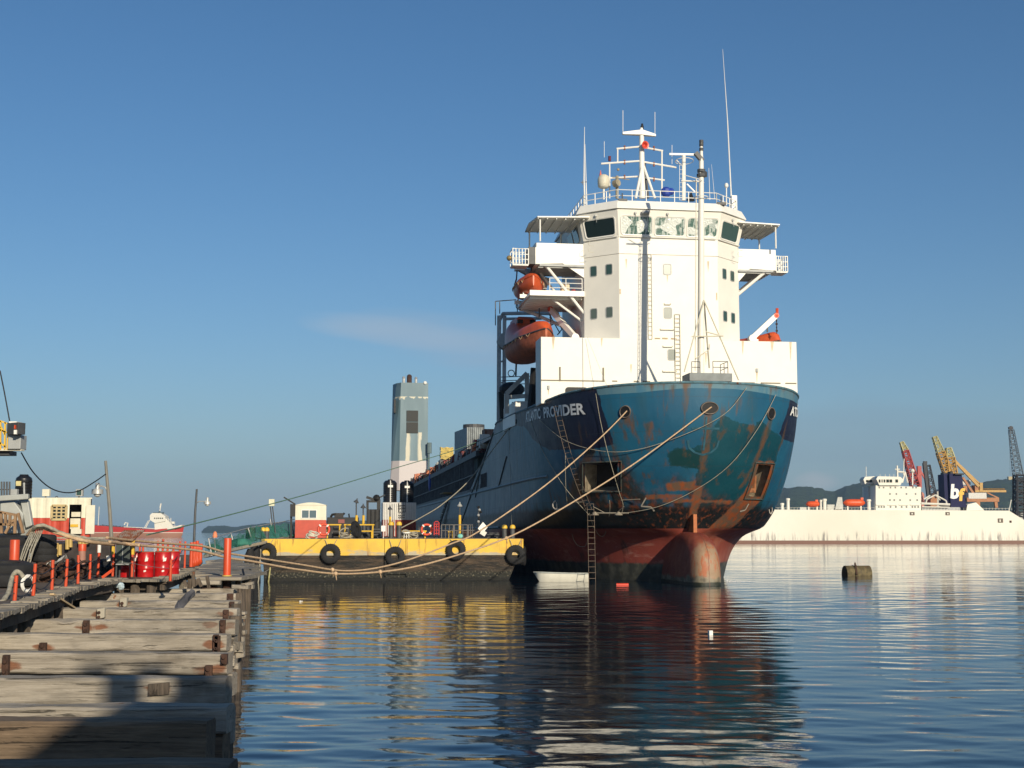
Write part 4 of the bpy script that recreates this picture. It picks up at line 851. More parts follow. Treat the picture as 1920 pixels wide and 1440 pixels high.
# ---- funnel far aft
FSV = 180.0; mb = MB(); a, b = S(748, 895, FSV), S(803, 718, FSV)
zt = b.z; w0 = S(738, 895, FSV+14); 
ly = FSV+4.5
base = [(a.x-1.0, FSV), (b.x, FSV), (b.x, ly), (a.x-1.4, ly)]; xl = S(752, 718, FSV).x
def fq(k, zz, o=0): 
    x_l = lerp(a.x, xl, k)-o; return [Vector((x_l-1.5*lerp(1.25, .6, k), ly-3, zz)), Vector((x_l, FSV-o, zz)), Vector((b.x+o, FSV-o, zz)), Vector((b.x+o, ly, zz)), Vector((x_l-1.5, ly, zz))]
nf = NT('funnel_paint'); X = nf.xyz(); c = nf.mix(nf.step(nf.noise(.5, 6, (1, 1, .2)), .4, .7), (.105, .175, .21), (.14, .215, .25))
zb_ = S(760, 864, FSV).z; zs_ = S(760, 745, FSV).z; zm0, zm1 = S(760, 866, FSV).z, S(760, 811, FSV).z
c = nf.mix(nf.math('MULTIPLY', nf.step(nf.math('ADD', X[2], nf.math('MULTIPLY', nf.noise(1.2, 4, (1, 1, .15)), -2.6)), zs_-1.35, zs_-1.3), nf.step(X[2], zs_+.2, zs_+.15)), c, (.55, .52, .40))
xc = S(776, 840, FSV).x; wv = nf.math('ADD', nf.math('ABSOLUTE', nf.math('SUBTRACT', X[0], xc)), nf.math('MULTIPLY', nf.math('SUBTRACT', nf.noise(.8, 4, (1, 1, .25)), .5), 1.2))
st_ = nf.math('MULTIPLY', nf.math('MULTIPLY', nf.step(wv, 1.75, 1.6), nf.step(wv, .6, 1.2)), nf.math('MULTIPLY', nf.step(X[2], zm1+.1, zm1), nf.step(X[2], zm0-.5, zm0)))
c = nf.mix(st_, c, nf.mix(nf.noise(1.5, 5, (1, 1, .2)), (.50, .46, .33), (.62, .58, .48)))
c = nf.mix(nf.step(X[2], zb_+.03, zb_-.03), c, (.52, .47, .46)); nf.set('Base Color', c); nf.set('Roughness', .5)
mb.loft([fq(0, 12.3), fq(.9, zt-.9), fq(1, zt-.9, -.0), fq(1, zt)]); fun = B('funnel', mb, nf.mat)
mb = MB(); p0, p1 = S(762, 812, FSV), S(784, 770, FSV); mb.box(p0.x, p1.x, FSV-.18, FSV+.1, p0.z, (p0.z+p1.z)/2-.08); mb.box(p0.x, p1.x, FSV-.18, FSV+.1, (p0.z+p1.z)/2+.08, p1.z); B('louvre', mb, M('louvre_dark', (.010, .012, .010), .6), fun)
for px, r_, t_y in ((757, .32, 708), (767.5, .55, 706), (780, .3, 709)):
    mb = MB(); mb.tube([S(px, 722, FSV+3), S(px, t_y+3, FSV+3), S(px, t_y, FSV+3.6)], r_, 10); B('exhaust', mb, m_rustsolid if r_ > .5 else m_steel, fun)
mb = MB(); mb.sph(S(797, 718, FSV), .4); B('funnel_lamp', mb, m_white2, fun); p = S(805, 850, FSV-1); mb = MB(); mb.tube([p, S(805, 830, FSV-1)], .5, 8); mb.tube([S(804, 884, FSV-1), S(804, 850, FSV-1)], .2, 8); B('vent_pipe', mb, M('vent_teal', (.12, .17, .18), .5), fun)
mb = MB(); p0, p1 = S(743, 775, FSV+1), S(747, 750, FSV+1); mb.box(p0.x-.6, p0.x-.2, ly-5, ly-3, p0.z, p1.z); B('side_louvre', mb, m_black, fun)
# ---- gear standing on the long deck
random.seed(11)
tkm = M('streaked_tank', (.22, .25, .26), .5, var=.3, vs=1.5, rust=.35, rs=.8, streak=.1)
def dk_t(px0, py0, px1, py1, t, z0=12.6): a = T(px0, py1, t); b = T(px1, py0, t); return a, b
t1 = thing('deck_tank', 'tall streaked grey-blue tank with a dark round hatch, on the deck left of the bow', 'tank', (-5, 66, 12.6), frame=SHIP)
mb = MB(); p0, p1 = S(876, 838, 62), S(905, 800, 62); pz = S(876, 801, 62).z; xl_ = S(861, 810, 70).x
mb.hexa([(p0.x, 62), (p1.x, 62), (p1.x+.6, 70), (p0.x-.8, 70)], 12.61, pz); mb.build('tank_body', tkm, t1, frame=SHIP, bevel=.05)
mb = MB()
for i in range(9): x_ = lerp(p0.x, p1.x, i/8); mb.box(x_-.05, x_+.05, 61.85, 61.99, 12.7, pz)
mb.build('tank_rib', tkm, t1, frame=SHIP)
mb = MB(); c_ = S(890, 799, 64); mb.cyl((c_.x, 65, pz), (c_.x, 65, pz+.55), 1.35, n=18); mb.build('tank_hatch', m_dgrey, t1, frame=SHIP)
c1 = S(917, 825, 50); mb = MB(); mb.box(c1.x-.6, c1.x+.8, 49.5, 52, 12.61, S(917, 805, 50).z); t2 = mb.build('deck_box', M('brown_rust_box', (.18, .10, .07), .7, rust=.7), None, origin=(c1.x, 50, 12.6), frame=SHIP); setp(t2, 'rusty brown box standing right beside the streaked deck tank', 'box')
t3 = thing('pallet_stack', 'stack of wavy yellow panels on the deck beside the blue-grey funnel', 'panel stack', (-7, 95, 12.6), frame=SHIP)
a, b = S(826, 861, 92), S(850, 839, 92)
for i in range(9):
    mb = MB(); z_ = lerp(a.z, b.z, i/9); mb.v = []; q0 = []; q1 = []
    for k in range(13): x_ = lerp(a.x, b.x, k/12)+(i % 2)*.05; w_ = math.sin(k*1.05+i)*.05; q0.append(Vector((x_, 92, z_+w_))); q1.append(Vector((x_, 94.5, z_+w_)))
    mb.loft([q0, q1], caps=False, closed=False); mb.loft([[v+Vector((0, 0, .2)) for v in q1], [v+Vector((0, 0, .2)) for v in q0]], caps=False, closed=False); mb.loft([[v+Vector((0, 0, .2)) for v in q0], q0], caps=False, closed=False)
    mb.build('panel', M('panel_yellow', (.50, .36, .06), .5, var=.3) if i == 0 else bpy.data.materials['panel_yellow'], t3, frame=SHIP)
mb = MB(); mb.box(a.x-.1, b.x+.1, 91.9, 94.6, 12.62, a.z-.1); mb.build('pallet', m_dgrey, t3, frame=SHIP)
gp = 'boxes and rolls of gear along the starboard rail of the long deck'
cols = [M('gear_red', (.30, .035, .03), .6, rust=.3), M('gear_maroon', (.13, .02, .02), .6, rust=.3), M('gear_orange', (.50, .13, .04), .5), M('gear_dark', (.03, .035, .035), .6), M('gear_white', (.55, .52, .46), .6)]
cn = ['bright red', 'maroon', 'orange', 'dark', 'pale']
for i in range(76):
    s_ = 40+i*1.6+random.random(); k = random.choice((0, 0, 1, 1, 1, 2, 3, 4)); w_ = random.uniform(.6, 1.3); h_ = random.uniform(.6, 1.7); x_ = random.uniform(-9.6, -8.6)
    mb = MB()
    if i % 3: mb.obox((x_, s_, 12.62+h_/2), (w_/2, .08*random.random(), 0), (0, random.uniform(.4, .9), 0), (.05, 0, h_/2)); mb.bar((x_-w_/2, s_, 12.65+h_), (x_+w_/2, s_, 12.65+h_), .08)
    else: mb.cyl((x_, s_-.7, 12.62+h_*.4), (x_, s_+.7, 12.62+h_*.4), h_*.4); mb.torus((x_, s_-.5, 12.62+h_*.4), (0, 1, 0), h_*.4, .04, 12, 5)
    o = mb.build('deck_gear', cols[k], None, origin=(x_, s_, 12.6), frame=SHIP); setp(o, ('%s %s among the gear heaped along the ship rail between funnel and bow' % (cn[k], 'framed box' if i % 3 else 'roll')), 'deck gear', gp)
rail('deck_rail', [(-9.8, 42, 12.6), (-9.8, 190, 12.6)], 1.05, m_rustsolid, ship, .05, 2, 2.6)
mb = MB(); q = T(806, 905, -10); mb.sph((-10.0, q.y, q.z), .9, 10, sc=(.3, 1, 1.6)); o = mb.build('tarpaulin', m_blue, None, origin=q, frame=SHIP); setp(o, 'blue tarpaulin bundle hung over the dark side gallery of the big ship', 'tarpaulin')
# accommodation ladder down to the barge
a, b = T(838, 940, -10.3), T(822, 988, -10.6); t4 = thing('accommodation_ladder', 'dark slatted boarding stairs leaning from the ship side down to the barge', 'boarding stairs', tuple(b), frame=SHIP)
mb = MB(); dvec = b-a; w_ = Vector((0, 1, 0))*1.1
for sd in (-1, 1): mb.bar(a+w_*sd, b+w_*sd, .12, .25)
mb.build('stringer', m_black, t4, frame=SHIP)
for i in range(14): mb = MB(); q = a+dvec*(i+.5)/14; mb.bar(q-w_, q+w_, .3, .07); mb.build('step', m_steel if i % 3 == 0 else m_dgrey, t4, frame=SHIP)
mb = MB(); q = T(842, 925, -10.2); mb.box(-11.2, -10.0, q.y-2.5, q.y+2.5, q.z-.1, q.z+.05); B('stair_landing', mb, M('rusty_yellow', (.35, .2, .06), .7, rust=.4))
# ================================================================ yellow barge and what stands on it
ZD = 3.16
def bs(px, py, z=ZD): v = SHI @ Z(px, py, z); return v
L0 = SHI @ P(492, 1040, 103); R0 = SHI @ P(985, 1040, 103)
bx0, bx1, by0, by1 = L0.x, R0.x, 2.2, 52.0
FB = by0
barge = thing('work_barge', 'long yellow topped work barge with a dark scarred lower hull and tyres along its side', 'barge', ((bx0+bx1)/2, by0+20, 0), frame=SHIP)
n = NT('barge_side'); X = n.xyz(); ysc = n.mix(n.step(n.noise(.5, 5), .35, .7), (.70, .43, .045), (.78, .50, .06))
zz = X[2]; wear = n.step(n.math('SUBTRACT', n.math('MULTIPLY', n.noise(1.1, 7, (.6, .6, 1.8), .68), 1.9), zz), -1.3, -1.0)
ysc = n.mix(wear, ysc, n.mix(n.noise(2, 5), (.33, .31, .26), (.50, .44, .30))); ysc = n.mix(n.math('MULTIPLY', n.step(n.noise(1.1, 7, (1.6, 1, .18), .7), .58, .66), .75), ysc, (.24, .10, .035)); ysc = n.mix(n.math('MULTIPLY', n.step(n.noise(.6, 6), .5, .7), .35), ysc, (.40, .27, .08))
lowm = n.mix(n.step(n.noise(1.2, 8, (.35, 1, 2.6), .72), .42, .66), (.012, .010, .007), (.085, .055, .032)); lowm = n.mix(n.step(n.noise(5, 6, (.5, 1, 2), .7), .6, .7), lowm, (.16, .12, .075))
lowm = n.mix(n.step(zz, .9, .5), lowm, n.mix(n.step(n.noise(7, 5), .55, .68), (.014, .014, .009), (.20, .18, .12))); lowm = n.mix(n.step(zz, .32, .2), lowm, (.006, .006, .004))
n.set('Base Color', n.mix(n.step(n.math('ADD', zz, n.math('MULTIPLY', n.math('SUBTRACT', n.noise(1.5, 5), .5), .06)), 1.93, 1.90), ysc, lowm)); n.set('Roughness', .7)
n.bump(n.math('MULTIPLY', n.noise(3, 8, (.5, 1, 1.6), .7), n.step(zz, 1.95, 1.85)), .12); m_barge = n.mat
mb = MB(); D_ = lambda o, z: [Vector((bx0-o*.2, FB+o, z)), Vector((bx1-o*1.0, FB+o, z)), Vector((bx1-o*1.0-.2, by1-o, z)), Vector((bx0-o*.2+.6, by1-o, z))]
mb.loft([[Vector((bx0+.25, FB+.12, -1)), Vector((bx1-1.55, FB+.12, -1)), Vector((bx1-1.7, by1, -1)), Vector((bx0+.4, by1, -1))], [Vector((bx0+.2, FB+.12, 1.0)), Vector((bx1-.75, FB+.12, 1.0)), Vector((bx1-1.1, by1, 1.0)), Vector((bx0+.4, by1, 1.0))],
   [Vector((bx0+.1, FB+.12, 1.9)), Vector((bx1-.25, FB+.12, 1.9)), Vector((bx1-.5, by1, 1.9)), Vector((bx0+.4, by1, 1.9))]], caps=True)
mb.hexa([(bx0, FB), (bx1-.05, FB), (bx1-.4, by1), (bx0+.3, by1)], 1.901, ZD); 
mb.build('hull', m_barge, barge, frame=SHIP, bevel=.04)
mb = MB(); mb.hexa([(bx0+.1, FB+.1), (bx1-.2, FB+.1), (bx1-.5, by1-.1), (bx0+.4, by1-.1)], ZD+.004, ZD+.03); mb.build('deck', M('barge_deck', (.16, .14, .11), .8, var=.4, rust=.5), barge, frame=SHIP)
mb = MB()
for px in (722, 762): q = SHI @ P(px, 1040, 103); mb.box(q.x-.07, q.x+.07, FB-.12, FB-.003, .35, ZD-.02)
q0, q1 = SHI @ P(722, 1040, 103), SHI @ P(762, 1040, 103); mb.box(q0.x+.08, q1.x-.08, FB-.06, FB+.1, .5, 1.9); mb.build('fender_guide', m_barge, barge, frame=SHIP)
mb = MB(); mb.quad(*[(lerp(q0.x, bx0, .0)-1.5, FB-.0, 1.88)]*1, m=0) if False else None
def bollard(px0, px1, pyt, s_, mat, r=.26, cap=m_yellow):
    for px in (px0, px1) if px1 else (px0,):
        p = S(px, 1008, s_); t = S(px, pyt, s_); mb = MB(); mb.cyl((p.x, s_, ZD), (p.x, s_, t.z-.2), r, n=14); b_ = mb.build('bollard', mat, barge, frame=SHIP, smooth='auto')
        mb = MB(); mb.lathe((p.x, s_, t.z-.2), (0, 0, 1), [(r*1.15, 0), (r*1.2, .12), (r*.9, .24), (.05, .3)], 14); mb.build('bollard_cap', cap, b_, frame=SHIP, smooth='auto')
bollard(733, 748, 980, FB+.9, m_dgrey, .19); bollard(946, 961, 986, FB+.7, m_dgrey, .19); bollard(493, 500, 991, FB+.7, m_dgrey, .17)
mb = MB()
for (x0, x1, py) in ((612, 640, 984), (645, 702, 984), (655, 700, 996), (753, 800, 996), (840, 851, 997)):
    a, b = S(x0, py, FB+3), S(x1, py, FB+3); mb.tube([a, b], .06, 6)
    for x in (x0+2, x1-3): q = S(x, py, FB+3); mb.tube([(q.x, q.y, ZD), q], .06, 6)
mb.build('yellow_rail', m_yellow, barge, frame=SHIP)
mb = MB()
for (x0, x1) in ((828, 850), (852, 876), (878, 890)):
    a, b = S(x0, 984, FB+2.4), S(x1, 984, FB+2.4); mb.tube([(a.x, a.y, ZD), a, b, (b.x, b.y, ZD)], .05, 5); mb.tube([a+Vector((0, 0, -.45)), b+Vector((0, 0, -.45))], .035, 5)
    for k in (.33, .66): q = lerp(a, b, k); mb.tube([q, (q.x, q.y, ZD)], .035, 5)
mb.build('pipe_rail', M('pipe_rail_grey', (.14, .13, .12), .6, rust=.3), barge, frame=SHIP)
# tyres hung on the barge
gt = 'truck tyres hung along the barge side'
tl = ['truck tyre hung at the far left corner of the yellow barge beside two hanging lines', 'truck tyre with a whitish inner rim hung second from the left on the yellow band', 'truck tyre with yellow showing through, between the two fender guides',
      'truck tyre hung behind the two tan mooring ropes, fourth from the left', 'truck tyre hung at the right corner of the yellow barge', 'truck tyre turned edge-on around the right corner of the barge']
def tyre(px, py, r, s_, label, ax=(0, -1, 0), grp=gt, lines=True, x_=None):
    c = S(px, py, s_) if x_ is None else Vector(x_); t = thing('tyre', label, 'tyre', tuple(c), frame=SHIP, group=grp); F_ = SHIP
    mb = MB(); A_ = Vector(ax); prof = []
    for (rr, h) in ((.42, -.16), (.52, -.2), (.86, -.2), (.97, -.15), (1.0, -.05), (1.0, .05), (.97, .15), (.86, .2), (.52, .2), (.42, .16), (.46, 0)): prof.append((rr*r, h*r*1.25))
    b0 = len(mb.v); mb.lathe(c, A_, prof+[prof[0]], 28); mb.f = mb.f[:-2]; mb.m = mb.m[:-2]; mb.build('casing', m_rubber, t, frame=F_, smooth='auto')
    mb = MB()
    for sgn in (-1, 1): mb.torus(c+A_.normalized()*r*.235*sgn, A_, r*.80, r*.012, 24, 4); mb.torus(c+A_.normalized()*r*.235*sgn, A_, r*.58, r*.018, 24, 4)
    for i in range(28):
        g = 6.283*i/28; u = A_.normalized(); a_ = u.cross(Vector((0, 0, 1))).normalized() if abs(u.z) < .9 else Vector((1, 0, 0)); q = u.cross(a_); d = a_*math.cos(g)+q*math.sin(g); mb.obox(c+d*r*1.0, d*r*.02, u*r*.18, d.cross(u)*r*.05)
    mb.build('tread', m_rubber, t, frame=F_)
    if lines:
        mb = MB()
        for dx in (-.35, .35): mb.tube([c+Vector((dx*.6, -.02, r*.8)), (c.x+dx*1.3, FB-.03, ZD-.05)], .025, 5)
        mb.build('sling', m_rope2, t, frame=F_)
    return t
for i, (px, py) in enumerate(((500, 1036), (620, 1038), (741, 1043), (855, 1031), (967, 1040))): tyre(px, py, .74, FB-.22, tl[i])
tyre(981, 1042, .74, FB+.8, tl[5], ax=(1, -.25, 0), lines=False)
tyre(668, 993, .66, FB+1.6, 'tyre standing and leaning on the barge deck in front of the yellow pipes', ax=(.9, -.45, .25), grp=None, lines=False)
# cabin
def fbox(name, label, cat, px0, px1, s_, depth): a = S(px0, 1008, s_); b = S(px1, 1008, s_); return thing(name, label, cat, ((a.x+b.x)/2, s_, ZD), frame=SHIP), a.x, b.x
cab_, x0, x1 = fbox('cabin', 'small deck cabin painted white above and orange red below, on the left of the barge', 'cabin', 553, 611, 9, 3)
zt_ = S(580, 942, 9).z; zm = S(580, 975, 9).z
mb = MB(); ra = []; 
mb.box(x0, x1, 9, 12.5, ZD+.05, zm, m=1); mb.box(x0, x1, 9, 12.5, zm+.002, zt_-.22)
arc = [Vector((lerp(x0-.05, x1+.05, k/10), 8.95, zt_-.22+.22*math.sin(math.pi*k/10))) for k in range(11)]; mb.loft([arc+[Vector((x1+.05, 8.95, zt_-.219)), Vector((x0-.05, 8.95, zt_-.219))], [v+Vector((0, 3.6, 0)) for v in arc+[Vector((x1+.05, 8.95, zt_-.219)), Vector((x0-.05, 8.95, zt_-.219))]]])
m_cream = M('cream_paint', (.70, .66, .52), .5, var=.08, rust=.08); m_rdeck = M('container_red', (.50, .06, .03), .5, var=.12, rust=.12)
mb.build('wall', [m_cream, m_rdeck], cab_, frame=SHIP, bevel=.02)
def win(px0, py0, px1, py1, s_, par, mat=m_glass, fr=m_white2, frm=SHIP, bars=1):
    a, b = S(px0, py1, s_), S(px1, py0, s_); mb = MB(); w = .06
    mb.box(a.x-w, b.x+w, s_-.06, s_-.003, a.z-w, a.z); mb.box(a.x-w, b.x+w, s_-.06, s_-.003, b.z, b.z+w); mb.box(a.x-w, a.x, s_-.06, s_-.003, a.z, b.z); mb.box(b.x, b.x+w, s_-.06, s_-.003, a.z, b.z)
    for k in range(bars): x = lerp(a.x, b.x, (k+1)/(bars+1)); mb.box(x-.03, x+.03, s_-.05, s_-.008, a.z, b.z)
    f = mb.build('window', fr, par, frame=frm); mb = MB(); mb.box(a.x, b.x, s_-.03, s_-.004, a.z, b.z); mb.build('pane', mat, f, frame=frm); return f
win(566, 957, 593, 971, 9, cab_, glassm('pale_glass', (.10, .15, .18), .1))
mb = MB(); a = S(546, 1005, 8.5); b = S(546, 946, 8.5); mb.bar((a.x, 8.5, ZD), b, .16); mb.obox(S(543, 939, 8.5), (.45, 0, -.28), (0, .4, 0), (.04, 0, .04)); q = S(549, 957, 8.3); mb.box(q.x-.2, q.x+.2, 8.1, 8.4, q.z-.5, q.z+.5)
mb.build('solar_post', m_black, cab_, frame=SHIP)
def deck_thing(name, label, cat, px, s_, group=None): q = S(px, 1008, s_); return thing(name, label, cat, (q.x, s_, ZD), frame=SHIP, group=group)
t = deck_thing('signal_box', 'pale square lamp box on a short pole at the left end of the barge', 'lamp', 509, 6)
mb = MB(); mb.tube([S(507, 950, 6), S(513, 1005, 6)], .05, 6); mb.tube([S(511, 950, 6), S(517, 1005, 6)], .05, 6); mb.build('pole', m_dgrey, t, frame=SHIP)
mb = MB(); a, b = S(504, 949, 6), S(515, 936, 6); mb.box(a.x, b.x, 5.7, 6.2, a.z, b.z); mb.build('lamp_box', M('pale_yellow', (.62, .60, .42), .5), t, frame=SHIP, bevel=.03)
t = deck_thing('engine_block', 'low black engine casing between the cabin and the pump tower on the barge', 'engine', 640, 12)
mb = MB(); a, b = S(613, 1000, 12), S(673, 970, 12); mb.box(a.x, b.x, 12, 15, ZD+.03, b.z); mb.build('casing', m_black, t, frame=SHIP, bevel=.04)
mb = MB(); a, b = S(627, 970, 12.5), S(644, 962, 12.5); mb.box(a.x, b.x, 12.4, 14, a.z, b.z); mb.tube([S(620, 970, 12.5), S(623, 965, 12.5), S(630, 964, 12.5)], .12, 6); mb.tube([S(642, 966, 12.5), S(646, 962, 12.5)], .1, 6); mb.tube([S(655, 970, 12.5), S(654, 963, 12.5)], .07, 6); mb.build('winch_head', m_black, t, frame=SHIP)
mb = MB(); a, b = S(634, 981, 12), S(646, 974, 12); mb.box(a.x, b.x, 11.95, 11.99, a.z, b.z); mb.build('plate', M('faded_red_plate', (.25, .07, .06), .6), t, frame=SHIP)
t = deck_thing('pump_tower', 'black pump tower with a jutting arm, left of the white and red tank box', 'pump', 696, 16)
mb = MB(); a, b = S(688, 1004, 16), S(712, 955, 16); mb.box(a.x, b.x, 16, 18, ZD+.03, b.z); 
for i in range(4): x_ = lerp(a.x, b.x, i/3); mb.bar((x_, 15.9, ZD), (x_, 15.9, b.z), .09)
mb.build('tower_casing', m_black, t, frame=SHIP, bevel=.03)
mb = MB(); ln = lambda p, q, w: mb.bar(S(*p, 16.5), S(*q, 16.5), w); ln((689, 955), (689, 938), .2); ln((689, 940), (712, 940), .2); ln((710, 955), (710, 936), .3); ln((687, 932), (705, 938), .22); ln((705, 936), (722, 928), .12); mb.sph(S(706, 934, 16.5), .32, 8); mb.build('arm', m_black, t, frame=SHIP)
# lamp standards on the deck
for (px, pt, s_, lab, cap) in ((668, 941, 12, 'thin black lamp standard standing behind the leaning tyre', 1), (681, 951, 12, 'lamp standard with a wide hood next to the pump tower', 2), (731, 954, 22, 'round hooded lamp standard casting its shape on the tank box', 3), (862, 948, 9, 'grey lamp standard in front of the ship side, right of the boarding stairs', 4)):
    t = deck_thing('lamp_standard', lab, 'lamp post', px, s_, 'lamp standards on the barge deck'); q = S(px, 1008, s_); h = S(px, pt, s_)
    mb = MB(); mb.tube([(q.x, s_, ZD), h], .06, 6); mb.build('pole', m_dgrey, t, frame=SHIP); mb = MB(); mb.tube([(q.x, s_, ZD+.4), (q.x, s_, ZD+1.9)], .11, 8); mb.build('yellow_sleeve', m_yellow, t, frame=SHIP)
    mb = MB(); mb.lathe(h, (.3 if cap == 1 else 0, 0, 1), [(.20, -.08), (.22, 0), (.13, .1), (.05, .2), (.045, .3)], 12); mb.build('lamp_hood', m_dgrey if cap != 4 else m_grey, t, frame=SHIP)
# the tank box: white above, red below, black tanks on its roof
S_b = 33; a = S(717, 1004, S_b); c_ = S(742, 1004, S_b-.5); b = S(780, 1004, S_b+.6); zt_ = S(742, 942, S_b).z; zm = S(742, 975, S_b).z
t = thing('tank_box', 'white over dark red steel box with ladder marks, two black tanks on its roof', 'steel box', (c_.x, S_b, ZD), frame=SHIP)
poly = [(a.x, a.y), (c_.x, c_.y), (b.x, b.y), (b.x, b.y+3), (a.x, a.y+3)]
mb = MB(); mb.hexa(poly, ZD+.04, zm, m=1); mb.hexa(poly, zm+.002, zt_)
mb.build('wall', [M('box_white', (.62, .60, .56), .5, var=.06, rust=.1), M('box_red', (.33, .05, .035), .5, rust=.1)], t, frame=SHIP, bevel=.03)
mb = MB()
for i in range(8): q = lerp(S(719, 1003, S_b-.12), S(740, 1003, S_b-.62), i/7); mb.bar((q.x, q.y, ZD+.1), (q.x, q.y, zt_-.1), .05)
for i in range(12): q = lerp(S(744, 1003, S_b-.55), S(779, 1003, S_b+.5), i/11); mb.bar((q.x, q.y-.05, ZD+.1), (q.x, q.y-.05, zm), .05, m=1); mb.bar((q.x, q.y-.05, zm), (q.x, q.y-.05, zt_-.1), .05)
mb.build('corrugation', [m_white2, bpy.data.materials['box_red']], t, frame=SHIP)
mb = MB()
for x in (748, 756, 760): mb.bar(S(x, 942, S_b-.6), S(x, 960, S_b-.6), .05)
for y in (948, 953, 960): mb.bar(S(747, y, S_b-.6), S(760, y, S_b-.6), .06)
for y in (966, 970): mb.bar(S(747, y, S_b-.6), S(759, y, S_b-.6), .06)
mb.build('ladder', m_black, t, frame=SHIP)
for (x0, x1, y0, lab) in ((719, 745, 899, 'black upright water tank on the left of the tank box roof'), (750, 777, 901, 'black upright water tank on the right of the tank box roof')):
    a, b = S(x0, 941, S_b+.7), S(x1, y0, S_b+.7); r = (b.x-a.x)/2; tt = thing('water_tank', lab, 'water tank', ((a.x+b.x)/2, S_b+1.5, zt_), frame=SHIP, group='black tanks on the tank box')
    mb = MB(); pr = [(r*.98, 0)]
    H_ = b.z-zt_
    for i in range(9): z_ = H_*.86*i/9; pr += [(r, z_+.03), (r, z_+H_*.075), (r*.97, z_+H_*.09)]
    pr += [(r*.95, H_*.87), (r*.7, H_*.95), (r*.3, H_*.97)]
    mb.lathe(((a.x+b.x)/2, S_b+1.5, zt_+.02), (0, 0, 1), pr, 20); mb.build('tank_body', m_tank, tt, frame=SHIP, smooth='auto')
    mb = MB(); mb.lathe(((a.x+b.x)/2, S_b+1.5, zt_+.02+H_*.95), (0, 0, 1), [(r*.35, 0), (r*.35, .12)], 14); mb.build('lid', m_tank, tt, frame=SHIP)
    mb = MB(); xm = (a.x+b.x)/2; mb.tube([(xm, S_b+1.5-r-.08, zt_+.05), (xm, S_b+1.5-r-.08, b.z-.1)], .05, 6); mb.box(xm-.25, xm+.25, S_b+1.38-r, S_b+1.45-r, lerp(zt_, b.z, .66), lerp(zt_, b.z, .76)); mb.build('level_pipe', m_white2, tt, frame=SHIP)
# lifebuoys, trolley, scraps
def lifebuoy(px, py, s_, lab, r=.36):
    q = S(px, py, s_); t = thing('lifebuoy', lab, 'lifebuoy', tuple(q), frame=SHIP, group='orange lifebuoys on the barge'); mb = MB(); mb.torus(q, (0, -1, .1), r, .09, 22, 8); mb.build('ring', M('buoy_orange', (.70, .08, .03), .5) if 'buoy_orange' not in bpy.data.materials else bpy.data.materials['buoy_orange'], t, frame=SHIP, smooth=True)
    mb = MB()
    for g in (.8, 2.3, 3.9, 5.5): mb.obox(q+Vector((math.cos(g)*r, 0, math.sin(g)*r)), (.05*math.sin(g), 0, -.05*math.cos(g)), (0, .1, 0), (math.cos(g)*.1, 0, math.sin(g)*.1))
    mb.build('band', m_white2, t, frame=SHIP)
lifebuoy(607, 993, FB+2.7, 'orange lifebuoy hung on the rail in front of the cabin corner', .42); lifebuoy(800, 993, FB+2.8, 'orange lifebuoy hung on the rail left of the red hand trolley', .40)
t = deck_thing('hand_trolley', 'tall red tubular hand trolley standing on the barge by the ship', 'trolley', 819, FB+2.2)
mb = MB(); a, b = S(814, 1005, FB+2.2), S(823, 978, FB+2.2)
mb.tube([(a.x, a.y, ZD+.1), (a.x, a.y, b.z-.1), (a.x+.1, a.y, b.z), (b.x-.1, a.y, b.z), (b.x, a.y, b.z-.1), (b.x, a.y, ZD+.1)], .05, 6)
for k in (.3, .5, .7, .85): mb.tube([(a.x, a.y, lerp(ZD, b.z, k)), (b.x, a.y, lerp(ZD, b.z, k))], .04, 6)
mb.tube([((a.x+b.x)/2, a.y, ZD+.3), ((a.x+b.x)/2, a.y, lerp(ZD, b.z, .85))], .04, 6); mb.build('frame', M('trolley_red', (.50, .05, .05), .5), t, frame=SHIP)
for x in (a.x, b.x): mb = MB(); mb.torus((x, a.y-.1, ZD+.14), (1, 0, 0), .1, .045, 12, 6); mb.build('wheel', m_rubber, t, frame=SHIP)
t = deck_thing('float_pole', 'slim pole strung with dark and pale floats near the right end of the barge', 'pole', 898, FB+1.6)
mb = MB(); mb.tube([S(898, 1006, FB+1.6), S(897, 950, FB+1.6)], .05, 6); mb.build('pole', m_dgrey, t, frame=SHIP)
for i, (dx, py) in enumerate(((0, 951), (2, 956), (4, 960), (0, 966), (1, 972), (0, 978))): mb = MB(); mb.sph(S(897+dx, py, FB+1.5), .11, 8); mb.build('float', m_black if i % 2 == 0 else m_steel, t, frame=SHIP)
for (px, py, r_, mat, lab, c_) in ((648, 1002, .5, 'net', 'coil of pale rope in front of the cabin', 0), (585, 1000, .45, 'net', 'bundle of pale netting on the barge in front of the cabin', 0), (760, 999, .42, 'net', 'tangle of pale rope at the foot of the twin bollards', 0), (775, 1001, .35, 'net', 'heap of frayed rope right of the twin bollards', 0)):
    q = S(px, 1008, FB+1.5); mb = MB(); random.seed(px)
    for i in range(5): mb.torus((q.x+random.uniform(-.1, .1), q.y, ZD+.1+i*.09), (random.uniform(-.5, .5), random.uniform(-1, 0), 1), r_*random.uniform(.6, 1), .05, 16, 5)
    o = mb.build('rope_coil', m_rope2 if px != 585 else m_off, None, origin=(q.x, q.y, ZD), frame=SHIP); setp(o, lab, 'rope')
q = S(905, 1003, FB+1.2); mb = MB(); mb.obox(q+Vector((0, 0, .55)), (.2, 0, .25), (0, .02, 0), (-.18, 0, .2)); mb.obox(q+Vector((.05, 0, .15)), (.2, .1, -.12), (0, .02, 0), (.1, 0, .15)); o = mb.build('board', m_white2, None, origin=q, frame=SHIP); setp(o, 'two loose white boards caught under the upper mooring rope on the barge', 'board')
